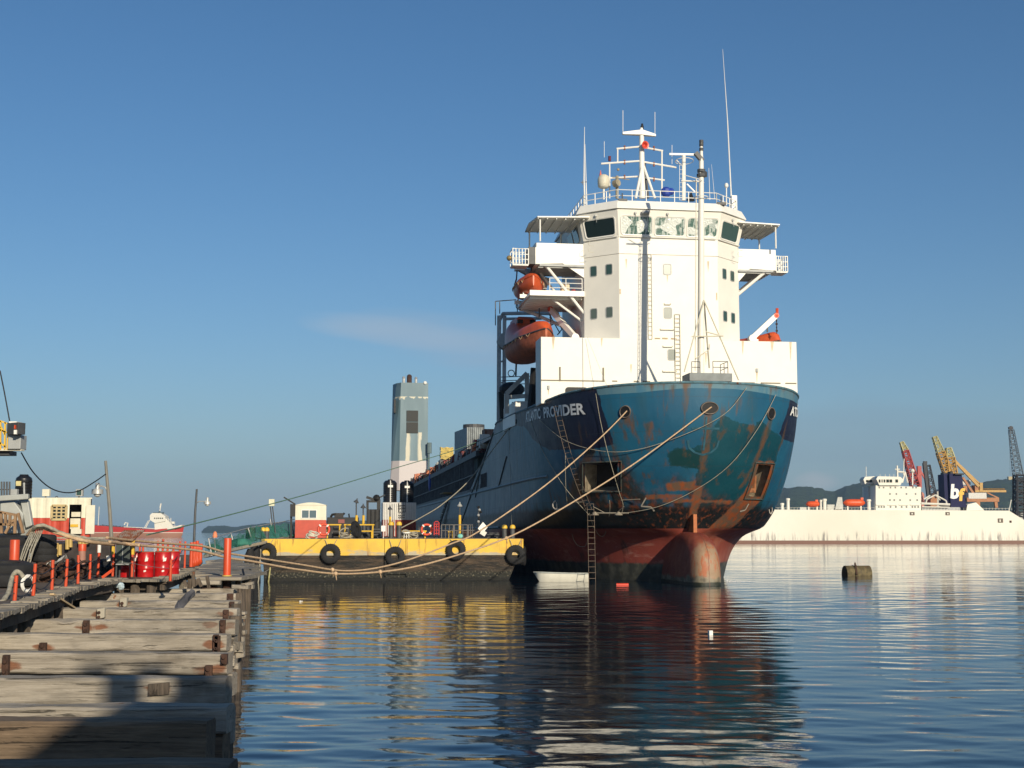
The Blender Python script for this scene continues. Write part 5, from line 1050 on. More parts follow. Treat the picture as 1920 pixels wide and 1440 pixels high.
q = S(637, 992, FB+3.2); mb = MB(); mb.box(q.x-.12, q.x+.12, q.y, q.y+.03, q.z-.25, q.z+.25)
q2 = S(719, 991, FB+1.3); mb = MB(); mb.box(q2.x-.17, q2.x+.17, q2.y, q2.y+.04, q2.z-.22, q2.z+.22); mb.tube([(q2.x, q2.y+.02, ZD), (q2.x, q2.y+.02, q2.z)], .03, 5); o = mb.build('notice_board', m_white2, None, origin=(q2.x, q2.y, ZD), frame=SHIP); setp(o, 'small blank white notice board left of the twin bollards', 'sign')
t = deck_thing('stool', 'white round stool with an open base standing beside the twin bollards', 'stool', 762, FB+1)
q = S(762, 1008, FB+1); mb = MB()
for dx in (-.2, 0, .2): mb.tube([(q.x+dx, q.y, ZD), (q.x+dx*.8, q.y, ZD+.42)], .03, 5)
mb.build('leg', m_white2, t, frame=SHIP); mb = MB(); mb.cyl((q.x, q.y, ZD+.42), (q.x, q.y, ZD+.52), .3); mb.build('seat', m_white2, t, frame=SHIP)
q = S(863, 1002, FB+1.5); mb = MB(); mb.sph((q.x, q.y, ZD+.2), .2, 8, sc=(1.1, .6, .9)); o = mb.build('bag', M('mint_bag', (.2, .55, .48), .5), None, origin=(q.x, q.y, ZD), frame=SHIP); setp(o, 'small mint green bag on the barge deck by the pipe rails', 'bag')
# ================================================================ ropes
def sagline(ctrl, r, mat, name, label, cat='mooring rope', group=None, n_=90, knots=()):
    """ctrl: list of world points; smooth curve through them"""
    c = [Vector(p) for p in ctrl]; pts = []
    for i in range(len(c)-1):
        p0, p1, p2, p3 = c[max(i-1, 0)], c[i], c[i+1], c[min(i+2, len(c)-1)]; m = max(2, n_//(len(c)-1))
        for k in range(m): t = k/m; pts.append(.5*((2*p1)+(p2-p0)*t+(2*p0-5*p1+4*p2-p3)*t*t+(3*p1-p0-3*p2+p3)*t**3))
    pts.append(c[-1]); mb = MB(); mb.tube(pts, r, 7)
    if r > .04:                                              # laid strands
        for ph in (0, 3.14):
            q = []; L = 0
            for i, p in enumerate(pts):
                if i: L += (p-pts[i-1]).length
                d = (pts[min(i+1, len(pts)-1)]-pts[max(i-1, 0)]).normalized(); a = d.cross(Vector((0, 0, 1))).normalized(); b_ = d.cross(a); g = L*9+ph; q.append(p+(a*math.cos(g)+b_*math.sin(g))*r*.45)
            mb.tube(q, r*.72, 5)
    for k in knots: q = pts[int(k*(len(pts)-1))]; mb.sph(q, r*2.4, 8); mb.tube([q, q+Vector((.05, 0, -.3))], r*.6, 4)
    o = mb.build(name, mat, None, origin=c[-1], smooth=True); return setp(o, label, cat, group)
cw = SHIP @ CH['C']; cs_ = SHIP @ CH['S']
WP = [(1330, 766), (1200, 862), (1080, 938), (965, 1002), (860, 1040), (760, 1066), (650, 1076), (560, 1068), (470, 1052), (427, 1046), (380, 1034), (330, 1028), (255, 1022)]
def dep(px, d0=cw.y, x0=1330, d1=44., x1=200): return lerp(d1, d0, ((px-x1)/(x0-x1))**1.0)
endp = P(205, 1016, 43)
sagline([cw+Vector((0, .6, 0))]+[P(x, y, dep(x)) for x, y in WP]+[endp], .047, m_rope, 'mooring_rope', 'thick tan mooring rope from the central bow chock, the lower and right-hand of the two', group='tan bow ropes', n_=200, knots=(.3, .46, .52))
WP2 = [(1174, 772), (1120, 826), (1020, 912), (900, 995), (845, 1020), (765, 1050), (700, 1066), (640, 1070), (560, 1058), (470, 1044), (427, 1037), (380, 1024), (330, 1020), (255, 1014)]
sagline([cs_+Vector((0, .5, 0))]+[P(x, y, dep(x, cs_.y, 1174)) for x, y in WP2]+[P(200, 1008, 43)], .045, m_rope, 'mooring_rope', 'thick tan mooring rope from the left bow chock, the upper of the two', group='tan bow ropes', n_=200, knots=(.55,))
sagline([SHIP @ T(960, 800, -10.15), P(920, 818, 118), P(850, 845, 108), P(740, 878, 95), P(600, 920, 80), P(470, 955, 68), P(340, 988, 58), P(275, 1003, 52)], .028, m_greenrope, 'mooring_rope', 'long thin green mooring line rising from the pier, past the funnel, to the dark hull')
sagline([SHIP @ T(955, 802, -10.15), P(930, 835, 122), P(880, 900, 117), P(830, 945, 112), P(790, 970, 108), P(752, 990, 104)], .05, m_rope2, 'mooring_rope', 'grey rope sagging from the hull edge down to the twin bollards of the barge')
sagline([SHIP @ T(954, 800, -10.2), SHIP @ T(957, 900, -10.2), SHIP @ S(960, 1000, 3)], .018, m_rope2, 'hanging_line', 'single grey line hanging straight down the dark hull to the barge corner', 'line')
HL = 'thin lines hung over the bow'
def hl(pts, lab, r=.022): sagline([SHIP @ (cast_(*p)) for p in pts], r, m_rope2, 'hanging_line', lab, 'line', HL)
def cast_(px, py, off=.18):
    a = SHI @ CP; b = SHI.to_3x3() @ ray(px, py); k = 70.0
    def ins(k):
        q = a+b*k
        return -1.5 < q.z < 14.3 and q.y > s0(q.z) and abs(q.x) < hb(q.z, math.sqrt(max(0, q.y-s0(q.z))))
    while k < 200 and not ins(k): k += .3
    if k >= 200: k = 96
    return a+b*(k-.3-off)
hl([(1117, 738), (1126, 790), (1140, 850), (1160, 920), (1168, 945), (1166, 962)], 'line falling from the bulwark past the dark name panel and the left anchor pocket')
hl([(995, 790), (1020, 850), (1060, 915), (1104, 965)], 'line slanting from the dark name panel down to the rope ladder foot')
hl([(1012, 788), (1060, 826), (1130, 846), (1200, 842), (1290, 812), (1360, 775), (1400, 727)], 'light line drooping right across the bow under the chocks')
hl([(1455, 740), (1420, 805), (1370, 870), (1310, 915), (1240, 948), (1170, 962), (1115, 962)], 'light line sweeping from the right bulwark down to the foot of the left anchor pocket')
hl([(1105, 962), (1112, 985), (1124, 1004), (1135, 1000), (1143, 960), (1143, 938)], 'loop of line hanging under the staging bar beside the ladder')
hl([(1060, 850), (1062, 930), (1075, 1010), (1095, 1025), (1104, 1005)], 'loop of line hanging left of the lower rope ladder')
# rope ladder, upper and lower run, and staging bar
m_lad = M('ladder_brown', (.16, .12, .09), .8)
def ropeladder(pts, w, rung, lab, side):
    P_ = [Vector(p) for p in pts]; L_ = [0]
    for a, b in zip(P_[:-1], P_[1:]): L_.append(L_[-1]+(b-a).length)
    def at(l):
        for i in range(len(P_)-1):
            if l <= L_[i+1]: return lerp(P_[i], P_[i+1], (l-L_[i])/(L_[i+1]-L_[i]))
        return P_[-1]
    sd = Vector(side).normalized()*w/2; t = thing('rope_ladder', lab, 'ladder', tuple(P_[-1]), frame=SHIP, group='rope ladders over the bow')
    for k in (-1, 1): mb = MB(); mb.tube([p+sd*k for p in P_], .018, 5); mb.build('side_rope', m_lad, t, frame=SHIP)
    mb = MB(); n_ = int(L_[-1]/rung)
    for i in range(n_+1): c = at(i*rung); mb.tube([c-sd*1.1, c+sd*1.1], .018, 5)
    mb.build('rung', m_lad, t, frame=SHIP)
ropeladder([cast_(1043, 762), cast_(1052, 800), cast_(1065, 850), cast_(1085, 905), cast_(1104, 955)], .48, .42, 'upper rope ladder slanting over the dark name panel toward the anchor pocket', (.75, -.6, .1))
l0 = cast_(1105, 945)+Vector((0, -.3, 0)); l1 = SHI @ P(1109, 1090, 98.6); l1.z = -.2
ropeladder([l0, Vector((lerp(l0.x, l1.x, .3), l0.y-.2, 5)), Vector((l1.x, l0.y-.4, l1.z))], .5, .42, 'lower rope ladder hanging straight to the water beside the white dinghy', (1, 0, 0))
mb = MB(); a, b = cast_(1112, 962, .5), cast_(1178, 962, .5); mb.tube([a, b], .06, 6); mb.tube([cast_(1075, 942, .3), cast_(1200, 936, .3)], .03, 5)
for px in (1116, 1160): q = cast_(px, 962, .6); mb.lathe(q, (0, 0, -1), [(.05, -.1), (.3, .12), (.28, .16)], 10)
mb.tube([cast_(1112, 950, .5), cast_(1135, 962, .5)], .025, 4); mb.tube([cast_(1170, 950, .5), cast_(1155, 962, .5)], .025, 4)
o = mb.build('staging_bar', M('staging_grey', (.30, .26, .20), .6, rust=.3), None, origin=tuple(a), frame=SHIP); setp(o, 'work staging bar with two lamps slung below the left anchor pocket', 'staging')
# ================================================================ dinghy, floats, buoy
D0 = Z(1002, 1091, 0); D1 = Z(1103, 1091, 0); c0 = (D0+D1)/2; Ld = (D1-D0).length+.1
dg = thing('dinghy', 'empty white flat-sided dinghy floating under the bow beside the ladder', 'dinghy', (c0.x, c0.y+.7, 0)); rings = []; inner = []
for i in range(15):
    u = i/14; x = c0.x+(u-.5)*Ld; w = .72*(1-max(0, (.3-u)/.3)**2*.85); zt_ = .58+.1*(1-u)**2; kx = x+(.42 if u < .1 else 0)*(1-u/.1)
    rings.append([Vector((x, c0.y+.7-w, zt_)), Vector((kx, c0.y+.7-w*.72, .02)), Vector((kx, c0.y+.7-w*.5, -.12)), Vector((kx, c0.y+.7+w*.5, -.12)), Vector((kx, c0.y+.7+w*.72, .02)), Vector((x, c0.y+.7+w, zt_)),
      Vector((x, c0.y+.7+w*.93, zt_)), Vector((kx, c0.y+.7+w*.6, .12)), Vector((kx, c0.y+.7-w*.6, .12)), Vector((x, c0.y+.7-w*.93, zt_))])
mb = MB(); mb.loft(rings); mb.build('hull', M('dinghy_white', (.80, .77, .66), .45, var=.08, rust=.1), dg, smooth='auto')
mb = MB()
for u in (.3, .6, .85): x = c0.x+(u-.5)*Ld; mb.box(x-.12, x+.12, c0.y+.1, c0.y+1.3, .42, .46)
mb.build('thwart', M('thwart_grey', (.4, .38, .32), .6), dg)
mb = MB(); 
for sd in (0, 5): mb.tube([r[sd]+Vector((0, 0, .02)) for r in rings], .035, 6)
mb.build('gunwale', M('gunwale_grey', (.38, .40, .37), .6), dg)
q = Z(1167, 1098, 0); mb = MB(); mb.cyl(q+Vector((-.42, 0, .04)), q+Vector((.42, 0, .04)), .13, n=12); o = mb.build('float', M('float_red', (.62, .06, .03), .45, rust=.2), None, origin=q, smooth='auto'); setp(o, 'red orange cylindrical float drifting in front of the bow', 'float')
q = Z(1332, 1190, 0); mb = MB(); mb.obox(q+Vector((0, 0, .06)), (.07, .02, 0), (-.02, .07, 0), (0, 0, .09)); o = mb.build('carton', m_white2, None, origin=q, bevel=.01); setp(o, 'small white carton floating in the reflection of the bulb', 'carton')
for (px, py, r_, lab) in ((455, 1185, .09, 'dark lump of driftwood floating close to the pier edge'), (563, 1128, .05, 'pair of tiny white scraps floating before the barge')):
    q = Z(px, py, 0); mb = MB(); mb.sph(q+Vector((0, 0, .02)), r_, 8, sc=(1.3, 1, .8)); mb.sph(q+Vector((r_*1.6, .05, .02)), r_*.8, 8, sc=(1.3, 1, .5)); o = mb.build('driftwood' if px < 500 else 'scrap', m_pile if px < 500 else m_white2, None, origin=q); setp(o, lab, 'driftwood' if px < 500 else 'litter')
q0, q1 = Z(1588, 1080, 0), Z(1639, 1080, 0); mid = (q0+q1)/2+Vector((0, 1, 0)); Lb = (q1-q0).length
by = thing('mooring_buoy', 'barrel shaped mossy mooring buoy floating in front of the long white ship', 'buoy', (mid.x, mid.y, 0))
mb = MB(); mb.lathe((mid.x-Lb/2, mid.y, .12), (1, .12, 0), [(.55, 0), (.72, .06), (.72, Lb*.32), (.76, Lb*.33), (.76, Lb*.36), (.72, Lb*.37), (.72, Lb-.06), (.55, Lb)], 20); mb.build('barrel', M('mossy_metal', (.13, .10, .045), .8, var=.5, vs=3, dirt=.6, rust=.3), by, smooth='auto')
mb = MB(); mb.bar((mid.x-.25, mid.y-.75, .1), (mid.x-.2, mid.y-.3, .9), .12); mb.torus((mid.x-.2, mid.y-.1, .95), (1, 0, 0), .14, .04, 12, 5); mb.build('lug', m_rustsolid, by)

# ---- machinery heaped between the cabin, the pump tower and the ship
random.seed(44)
def machine(px0, px1, pyt, s_, name, label, cat, kind, mat=None):
    a, b = S(px0, 1008, s_), S(px1, pyt, s_); mat = mat or m_black; t = thing(name, label, cat, ((a.x+b.x)/2, s_, ZD), frame=SHIP); w = b.x-a.x; h = b.z-ZD
    mb = MB()
    if kind == 'winch':
        mb.cyl((a.x+.1, s_+.5, ZD+h*.55), (b.x-.1, s_+.5, ZD+h*.55), h*.34, n=16)
        for x in (a.x+.08, b.x-.12): mb.cyl((x, s_+.5, ZD+h*.55), (x+.06, s_+.5, ZD+h*.55), h*.48, n=18)
        mb.build('drum', mat, t, frame=SHIP, smooth='auto'); mb = MB()
        for x in (a.x, b.x-.08): mb.box(x, x+.07, s_+.1, s_+.9, ZD+.03, ZD+h*.6)
        mb.build('frame', m_dgrey, t, frame=SHIP)
    elif kind == 'pump':
        mb.box(a.x, b.x, s_, s_+.8, ZD+.03, ZD+h*.45); mb.build('base', mat, t, frame=SHIP, bevel=.03); mb = MB(); mb.cyl(((a.x+b.x)/2, s_+.4, ZD+h*.45), ((a.x+b.x)/2, s_+.4, ZD+h), w*.28, n=12); mb.tube([((a.x+b.x)/2, s_+.4, ZD+h*.8), (b.x, s_+.3, ZD+h*.8), (b.x, s_+.3, ZD+.1)], .07, 7); mb.build('cylinder', m_dgrey, t, frame=SHIP, smooth='auto')
    else:
        n_ = 4
        for i in range(n_): y = ZD+.08+i*h/n_; mb.tube([(a.x+random.uniform(-.1, .1), s_+.2*(i % 2), y), (b.x+random.uniform(-.1, .1), s_+.2*(i % 2), y)], h/n_*.45, 8)
        mb.build('pipe_stack', mat, t, frame=SHIP)
machine(622, 641, 988, FB+5, 'winch', 'black deck winch just right of the orange lifebuoy by the cabin', 'winch', 'winch')
machine(676, 690, 984, FB+5, 'pump', 'small black pump behind the leaning tyre', 'pump', 'pump'); machine(692, 716, 990, FB+3.5, 'pipe_stack', 'stack of dark pipes left of the notice board', 'pipes', 'stack', m_dgrey)
machine(783, 797, 986, FB+6, 'winch', 'dark winch behind the lifebuoy near the ship', 'winch', 'winch', m_dgrey); machine(843, 857, 990, FB+5, 'pump', 'dark pump behind the grey pipe rails', 'pump', 'pump'); machine(868, 886, 993, FB+6, 'pipe_stack', 'low stack of rusty pipes behind the right pipe rail', 'pipes', 'stack', m_rustsolid)
machine(645, 660, 990, FB+7, 'pump', 'black pump between the winch and the leaning tyre', 'pump', 'pump', m_rustsolid); machine(915, 938, 999, FB+3, 'pipe_stack', 'low heap of dark pipes left of the right-hand bollards', 'pipes', 'stack', m_dgrey)

mb = MB(); random.seed(77); q0 = Z(1362, 1091, 0)
for i in range(150):
    u = random.random(); r_ = random.uniform(.01, .045)*(1.2-u); mb.sph(q0+Vector((u*2.6, random.gauss(0, .16), r_*.3+max(0, random.gauss(.02, .05))*(1-u))), r_, 5, sc=(1.6, 1.2, .7))
mb.build('foam', M('foam_white', (.75, .77, .78), .6), None, kind='stuff')
# ================================================================ long white ship on the right
YW = 420.0
def quadp(mb, pts, Y, dy, m=0, dx=0):                             # outline on the plane y=Y, extruded by dy
    a = [P(x, y, Y) for x, y in pts]; A_ = sum(a[i].x*a[(i+1) % len(a)].z-a[(i+1) % len(a)].x*a[i].z for i in range(len(a)))
    if A_ > 0: a = a[::-1]
    mb.loft([[Vector((v.x+dx, Y+dy, v.z)) for v in a], [Vector((v.x, Y, v.z)) for v in a]], m=m); return mb
ws = thing('white_ship', 'long white ship lying across the background on the right, navy funnel, rusty waterline', 'ship', (P(1700, 1019, YW).x, YW+10, 0))
n = NT('white_ship_hull'); X = n.xyz(); z = X[2]
stn = n.step(n.math('SUBTRACT', n.math('MULTIPLY', n.noise(.16, 9, (1, 1, .09), .72), 16), z), 4.0, 7.0)
c = n.mix(n.step(n.noise(.05, 4), .3, .7), (.70, .66, .55), (.78, .74, .64)); c = n.mix(n.math('MULTIPLY', n.math('MULTIPLY', stn, n.step(n.noise(.9, 5, (1, 1, .05), .7), .48, .6)), .75), c, (.22, .20, .19))
c = n.mix(n.math('MULTIPLY', n.step(n.noise(.55, 6, (1, 1, .10), .7), .56, .66), n.step(z, 4.5, 2.2)), c, (.17, .16, .15))
c = n.mix(n.step(z, 1.02, .95), c, (.16, .065, .04)); n.set('Base Color', c); n.set('Roughness', .5); m_ws = n.mat
mb = MB(); quadp(mb, [(1330, 955), (1892, 957.5), (1912, 970), (1960, 998), (1960, 1024), (1330, 1024)], YW, 22); mb.build('hull', m_ws, ws)
m_wsw = M('ship_white', (.76, .73, .63), .5, var=.04); m_wg = M('porthole_grey', (.16, .17, .16), .4)
mb = MB(); quadp(mb, [(1642, 910), (1727, 913), (1727, 958), (1642, 958)], YW+1, 16); mb.build('superstructure', m_wsw, ws)
mb = MB(); quadp(mb, [(1643, 898), (1646, 893), (1688, 894), (1694, 899), (1688, 910), (1649, 910)], YW+.2, 9); quadp(mb, [(1619, 899), (1622, 894), (1640, 893), (1642, 908), (1622, 908)], YW+6, 5); wh = mb.build('wheelhouse', m_wsw, ws)
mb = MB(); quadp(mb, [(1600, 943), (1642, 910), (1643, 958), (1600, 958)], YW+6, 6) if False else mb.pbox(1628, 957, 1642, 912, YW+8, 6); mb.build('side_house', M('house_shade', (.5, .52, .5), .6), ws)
def pwin(x0, y0, x1, y1, Y, par, mat=m_wg, name='window'):
    mb = MB(); mb.pbox(x0, y1, x1, y0, Y-.12, .1); return mb.build(name, mat, par)
for (x0, x1) in ((1648, 1651), (1653, 1655), (1657, 1660), (1662, 1667), (1668, 1673), (1679, 1684)): pwin(x0, 899, x1, 904.5, YW+.2, wh, m_glass)
for (x0, x1) in ((1624, 1629), (1630, 1635)): pwin(x0, 900, x1, 904, YW+6, wh, m_glass)
for row in (((1649, 1657, 1670, 1679, 1690, 1699, 1712, 1718), 914), ((1669, 1681, 1700, 1717), 926), ((1669, 1677, 1688, 1707, 1720), 937.5)):
    for x in row[0]: pwin(x-1.3, row[1]-1.5, x+1.3, row[1]+1.5, YW+1, ws)
for x in (1648, 1653, 1658, 1670, 1680, 1691, 1700, 1711, 1716, 1722): pwin(x-1.4, 948.5, x+1.4, 952, YW+1, ws)
mb = MB()
for x0, x1 in ((1643, 1659), (1664, 1682), (1686, 1704), (1707, 1725)): mb.pbox(x0, 947, x1, 946, YW+.7, .29)
mb.build('ledge', m_wsw, ws)
for (x0, y0, x1, y1) in ((1706, 960, 1715, 966), (1773, 960, 1781, 966), (1871, 972, 1881, 980)):
    f = pwin(x0, y0, x1, y1, YW, ws, M('opening_dark', (.16, .13, .10), .8) if 'opening_dark' not in bpy.data.materials else bpy.data.materials['opening_dark'], 'side_opening')
    mb = MB(); mb.pbox(x0+3, y1-1.4, x0+5.5, y0+2, YW-.3, .15); mb.build('fairlead', m_wsw, f)
pwin(1893, 976, 1897, 980, YW, ws, m_rustsolid, 'rust_spot')
mb = MB(); quadp(mb, [(1780, 888), (1803, 889), (1812, 951), (1783, 951)], YW+2, 9); quadp(mb, [(1769.5, 889), (1779, 888), (1782, 951), (1772, 948)], YW+3, 6); fn_ = mb.build('funnel', m_navy, ws)
mb = MB(); mb.pbox(1769, 890, 1775, 886, YW+4, 3); mb.pbox(1782, 889, 1787, 884, YW+4, 3); mb.pbox(1791, 890, 1808, 887.5, YW+1, 6); mb.build('exhaust', m_black, fn_)
def flat(x0, y0, x1, y1, Y):
    a, b = P(x0, y1, Y), P(x1, y0, Y); return a, b.x-a.x, b.z-a.z
for (ch, x0, y0, x1, y1, mt_) in (('b', 1782, 907.5, 1797.5, 933.5, M('logo_white', (.8, .8, .78), .5)), ('f', 1796.5, 915, 1807.5, 938, M('logo_yellow', (.75, .45, .04), .5))):
    a, w_, h_ = flat(x0, y0, x1, y1, YW+1.95)
    o = lettering('logo_letter', ch, lambda x, y, a=a, Y=YW+1.93-(.03 if ch == 'f' else 0): Vector((a.x+x+y*.10, Y, a.z+y)), h_, mt_, fn_, w_, frame=ID, bold=.045)
mb = MB(); tb = lambda p, q, r=.22, Y=YW+1: mb.tube([P(*p, Y), P(*q, Y)], r, 5)
tb((1727, 944), (1781, 946), .35); tb((1736, 943), (1738, 936)); tb((1738, 936), (1754, 928)); tb((1754, 928), (1774, 939)); tb((1774, 939), (1775, 944)); tb((1754, 928), (1763, 938), .15); tb((1732, 936), (1744, 929)); tb((1729, 950), (1781, 951), .15)
mb.build('boat_davit_frame', m_wsw, ws)
mb = MB(); mb.pbox(1729, 957, 1800, 951, YW+2, 8); mb.build('low_house', m_grey, ws); mb = MB(); quadp(mb, [(1812, 957), (1814, 946), (1830, 942), (1846, 957)], YW+3, 5); mb.build('bow_housing', m_wsw, ws)
mb = MB(); tb((1683, 894), (1682, 873), .3); tb((1682, 884), (1697, 886), .3); tb((1695, 860), (1694, 890), .15); tb((1697, 885), (1702, 905), .25); tb((1697, 885), (1692, 905), .25); tb((1624, 894), (1624, 875), .1); tb((1678, 880), (1687, 880), .2)
for x in (1650, 1660, 1668, 1676): tb((x, 894), (x, 889), .08)
tb((1711, 910), (1711, 886), .25); mb.lathe(P(1711, 886, YW+1), (0, 0, 1), [(.4, 0), (.7, .4), (.5, 1), (.1, 1.2)], 8); mb.build('mast', m_wsw, ws)
for (x0, x1, y0) in ((1463, 1470, 943), (1474, 1481, 934), (1542, 1550, 935), (1537, 1541, 937), (1625, 1633, 936)):
    a, b = P(x0, 957, YW+3), P(x1, y0, YW+3); mb = MB(); xm = (a.x+b.x)/2; r = (b.x-a.x)/2; mb.lathe((xm, YW+3, a.z), (0, 0, 1), [(r*.8, 0), (r*.8, b.z-a.z-.8), (r*1.05, b.z-a.z-.7), (r*1.05, b.z-a.z-.1), (r*.6, b.z-a.z)], 10); mb.build('vent', m_wsw, ws)
mb = MB(); mb.pbox(1551, 957, 1581, 946, YW+4, 5); quadp(mb, [(1566, 955), (1571, 932), (1579, 932), (1581, 955)], YW+3.2, .7); mb.pbox(1500, 956, 1512, 951, YW+4, 3); mb.build('deck_house', M('pale_house', (.5, .5, .45), .6), ws)
mb = MB(); 
for x in range(1405, 1900, 6):
    if not 1640 < x < 1728: tb((x, 956.5), (x, 952), .04)
tb((1405, 952), (1640, 952), .04); tb((1812, 953.5), (1892, 953.5), .04); tb((1892, 958), (1896, 937), .15); mb.build('deck_rail', m_wsw, ws)
for (x0, x1, y0, y1, lab) in ((1581, 1622, 935, 949, 'larger orange lifeboat on the long white ship, left of its superstructure'), (1511, 1537, 939, 950, 'smaller orange rescue boat on the long white ship, left of the other orange boat')):
    a, b = P(x0, y1, YW+4), P(x1, y0, YW+4); L_ = b.x-a.x; h_ = b.z-a.z; t = thing('lifeboat', lab, 'lifeboat', ((a.x+b.x)/2, YW+4, a.z), group='boats of the white ship'); rings = []
    for i in range(13):
        u = i/12; w = max(.04, (1-abs(2*u-1)**4))**.6; rings.append([Vector((a.x+L_*u, YW+4+math.cos(R(30*k))*1.4*w, a.z+h_*(.45+.5*math.sin(R(30*k))*w))) for k in range(12)])
    mb = MB(); mb.loft(rings); mb.build('hull', M('bright_orange', (.75, .10, .02), .45) if 'bright_orange' not in bpy.data.materials else bpy.data.materials['bright_orange'], t, smooth='auto')
    mb = MB(); mb.pbox(x1-8, y0+2, x1-3, y0-2, YW+3.5, 1.2); mb.build('tower', bpy.data.materials['bright_orange'], t)
    mb = MB()
    for k in (.2, .8): x = lerp(a.x, b.x, k); mb.bar((x, YW+4, a.z-2), (x, YW+4, a.z+.4), .4)
    mb.build('cradle', m_wsw, t)
# ================================================================ cranes of the far port
YC = 560.0
def crane(name, label, loc, parts, group='cranes of the far port'):
    t = thing(name, label, 'crane', (P(*loc, YC).x, YC, 0), group=group)
    for nm, mat, fn in parts:
        mb = MB(); fn(mb); mb.build(nm, mat, t)
    return t
pc = lambda x, y, Y=YC: P(x, y, Y)
m_cy = M('crane_yellow', (.50, .30, .09), .6, var=.2); m_co = M('crane_orange', (.40, .17, .07), .6, var=.2); m_cr = M('crane_pink_red', (.42, .08, .07), .6); m_cp = M('crane_pale_yellow', (.48, .44, .22), .6); m_cg = M('crane_dark', (.055, .055, .06), .7, rust=.3); m_cb = M('crane_grey_blue', (.13, .16, .19), .6)
crane('port_crane', 'red crane jib with a pale yellow tip behind the white ship wheelhouse', (1712, 910), [('jib', m_cr, lambda m: m.lattice(pc(1716, 912), pc(1697, 845), 3.2, 2.2, 9, .32)), ('jib_tip', m_cp, lambda m: m.lattice(pc(1697, 845), pc(1690, 829), 2.2, 1.2, 3, .3)),
  ('tower', m_cr, lambda m: (m.bar(pc(1724, 915), pc(1723, 874), 1.6), m.bar(pc(1724, 880), pc(1745, 915), .7), m.bar(pc(1719, 876), pc(1724, 875), .4)))])
crane('lattice_tower', 'dark brown lattice tower leaning beside the red crane', (1740, 925), [('mast', m_cg, lambda m: (m.bar(pc(1742, 935), pc(1733.5, 868), 1.6), m.lattice(pc(1750, 935), pc(1740, 872), 2.6, 1.4, 9, .2), m.bar(pc(1731, 867), pc(1738, 867), 1.0)))], 'dark towers')
crane('port_crane', 'tallest yellow crane with its lattice jib raised above the navy funnel', (1776, 890), [('jib', m_cy, lambda m: m.lattice(pc(1778, 890), pc(1763, 848), 3.2, 2.8, 7, .34)), ('jib_tip', m_cp, lambda m: m.lattice(pc(1763, 848), pc(1752, 819), 2.6, 1.6, 5, .26))])
crane('port_crane', 'big yellow and orange crane with a level jib, right of the navy funnel', (1830, 930), [('jib', m_cy, lambda m: m.lattice(pc(1786, 895), pc(1781, 858), 3.4, 3.0, 5, .36)), ('jib_tip', m_cp, lambda m: m.lattice(pc(1781, 858), pc(1778, 840), 3.0, 1.8, 3, .3)),
  ('strut', m_cy, lambda m: (m.bar(pc(1772, 850), pc(1779, 885), .9), m.bar(pc(1790, 864), pc(1835, 912), 1.1), m.bar(pc(1800, 872), pc(1838, 908), .5))),
  ('level_jib', m_cy, lambda m: (m.lattice(pc(1836, 917), pc(1884, 917), 2.4, 2.0, 9, .26), m.bar(pc(1828, 921), pc(1886, 921), .9), m.bar(pc(1839, 905), pc(1839, 922), 1.3))),
  ('gantry', m_co, lambda m: (m.bar(pc(1812, 937), pc(1872, 937), 1.7), m.bar(pc(1833, 937), pc(1833, 960), 1.6), m.bar(pc(1866, 937), pc(1868, 952), 1.2), m.bar(pc(1805, 895), pc(1832, 936), .9), m.bar(pc(1851, 924), pc(1872, 934), .5), m.bar(pc(1826, 950), pc(1836, 930), .9))),
  ('cab', M('cab_white', (.6, .58, .54), .5), lambda m: (m.pbox(1816, 935, 1850, 924, YC-1, 4), m.pbox(1805, 909, 1820, 900, YC+3, 4))), ('machine_house', m_co, lambda m: (m.pbox(1828, 923, 1840, 910, YC, 4), m.pbox(1806, 924, 1814, 911, YC+3, 4)))])
crane('port_crane', 'tall grey lattice crane at the right edge of the picture', (1908, 965), [('jib', m_cb, lambda m: m.lattice(pc(1909, 893), pc(1896, 806), 3.4, 1.8, 16, .17)), ('jib_head', m_cg, lambda m: (m.bar(pc(1891, 803), pc(1899, 802), 1.0), m.bar(pc(1896, 808), pc(1895, 799), .8))),
  ('tower', m_cg, lambda m: (m.lattice(pc(1914, 975), pc(1914, 891), 4.6, 4.6, 8, .42), m.bar(pc(1906, 968), pc(1906, 890), .9))), ('backstay', m_cb, lambda m: (m.tube([pc(1897, 806), pc(1919, 893)], .12, 4), m.tube([pc(1893, 806), pc(1894, 890)], .06, 4))), ('base', m_grey, lambda m: m.pbox(1908, 978, 1930, 962, YC, 6))])
random.seed(5)
for i, (x0, x1, y0, c_, lab) in enumerate(((1745, 1757, 925, m_co, 'low brown port machinery left of the navy funnel'), (1757, 1770, 917, M('shed_pale', (.45, .43, .38), .6), 'pale gable roofed port shed left of the navy funnel'), (1726, 1733, 922, M('hoop_red_white', (.55, .2, .15), .6), 'red and white banded chimney stub behind the white ship'), (1800, 1812, 925, m_cg, 'dark port machinery right behind the navy funnel'))):
    mb = MB(); quadp(mb, [(x0, 958), (x0, y0+5), ((x0+x1)/2, y0), (x1, y0+5), (x1, 958)], YC+8, 6); a = P((x0+x1)/2, 958, YC+8); o = mb.build('port_building', c_, None, origin=(a.x, a.y, 0)); setp(o, lab, 'port building')
mb = MB(); quadp(mb, [(1800, 1000), (1800, 965), (1880, 962), (1960, 960), (1960, 1000)], YC+2, 40); o = mb.build('far_quay', M('quay_rust', (.12, .07, .05), .8, rust=.5), None, origin=(P(1880, 990, YC).x, YC+2, 0), kind='structure')
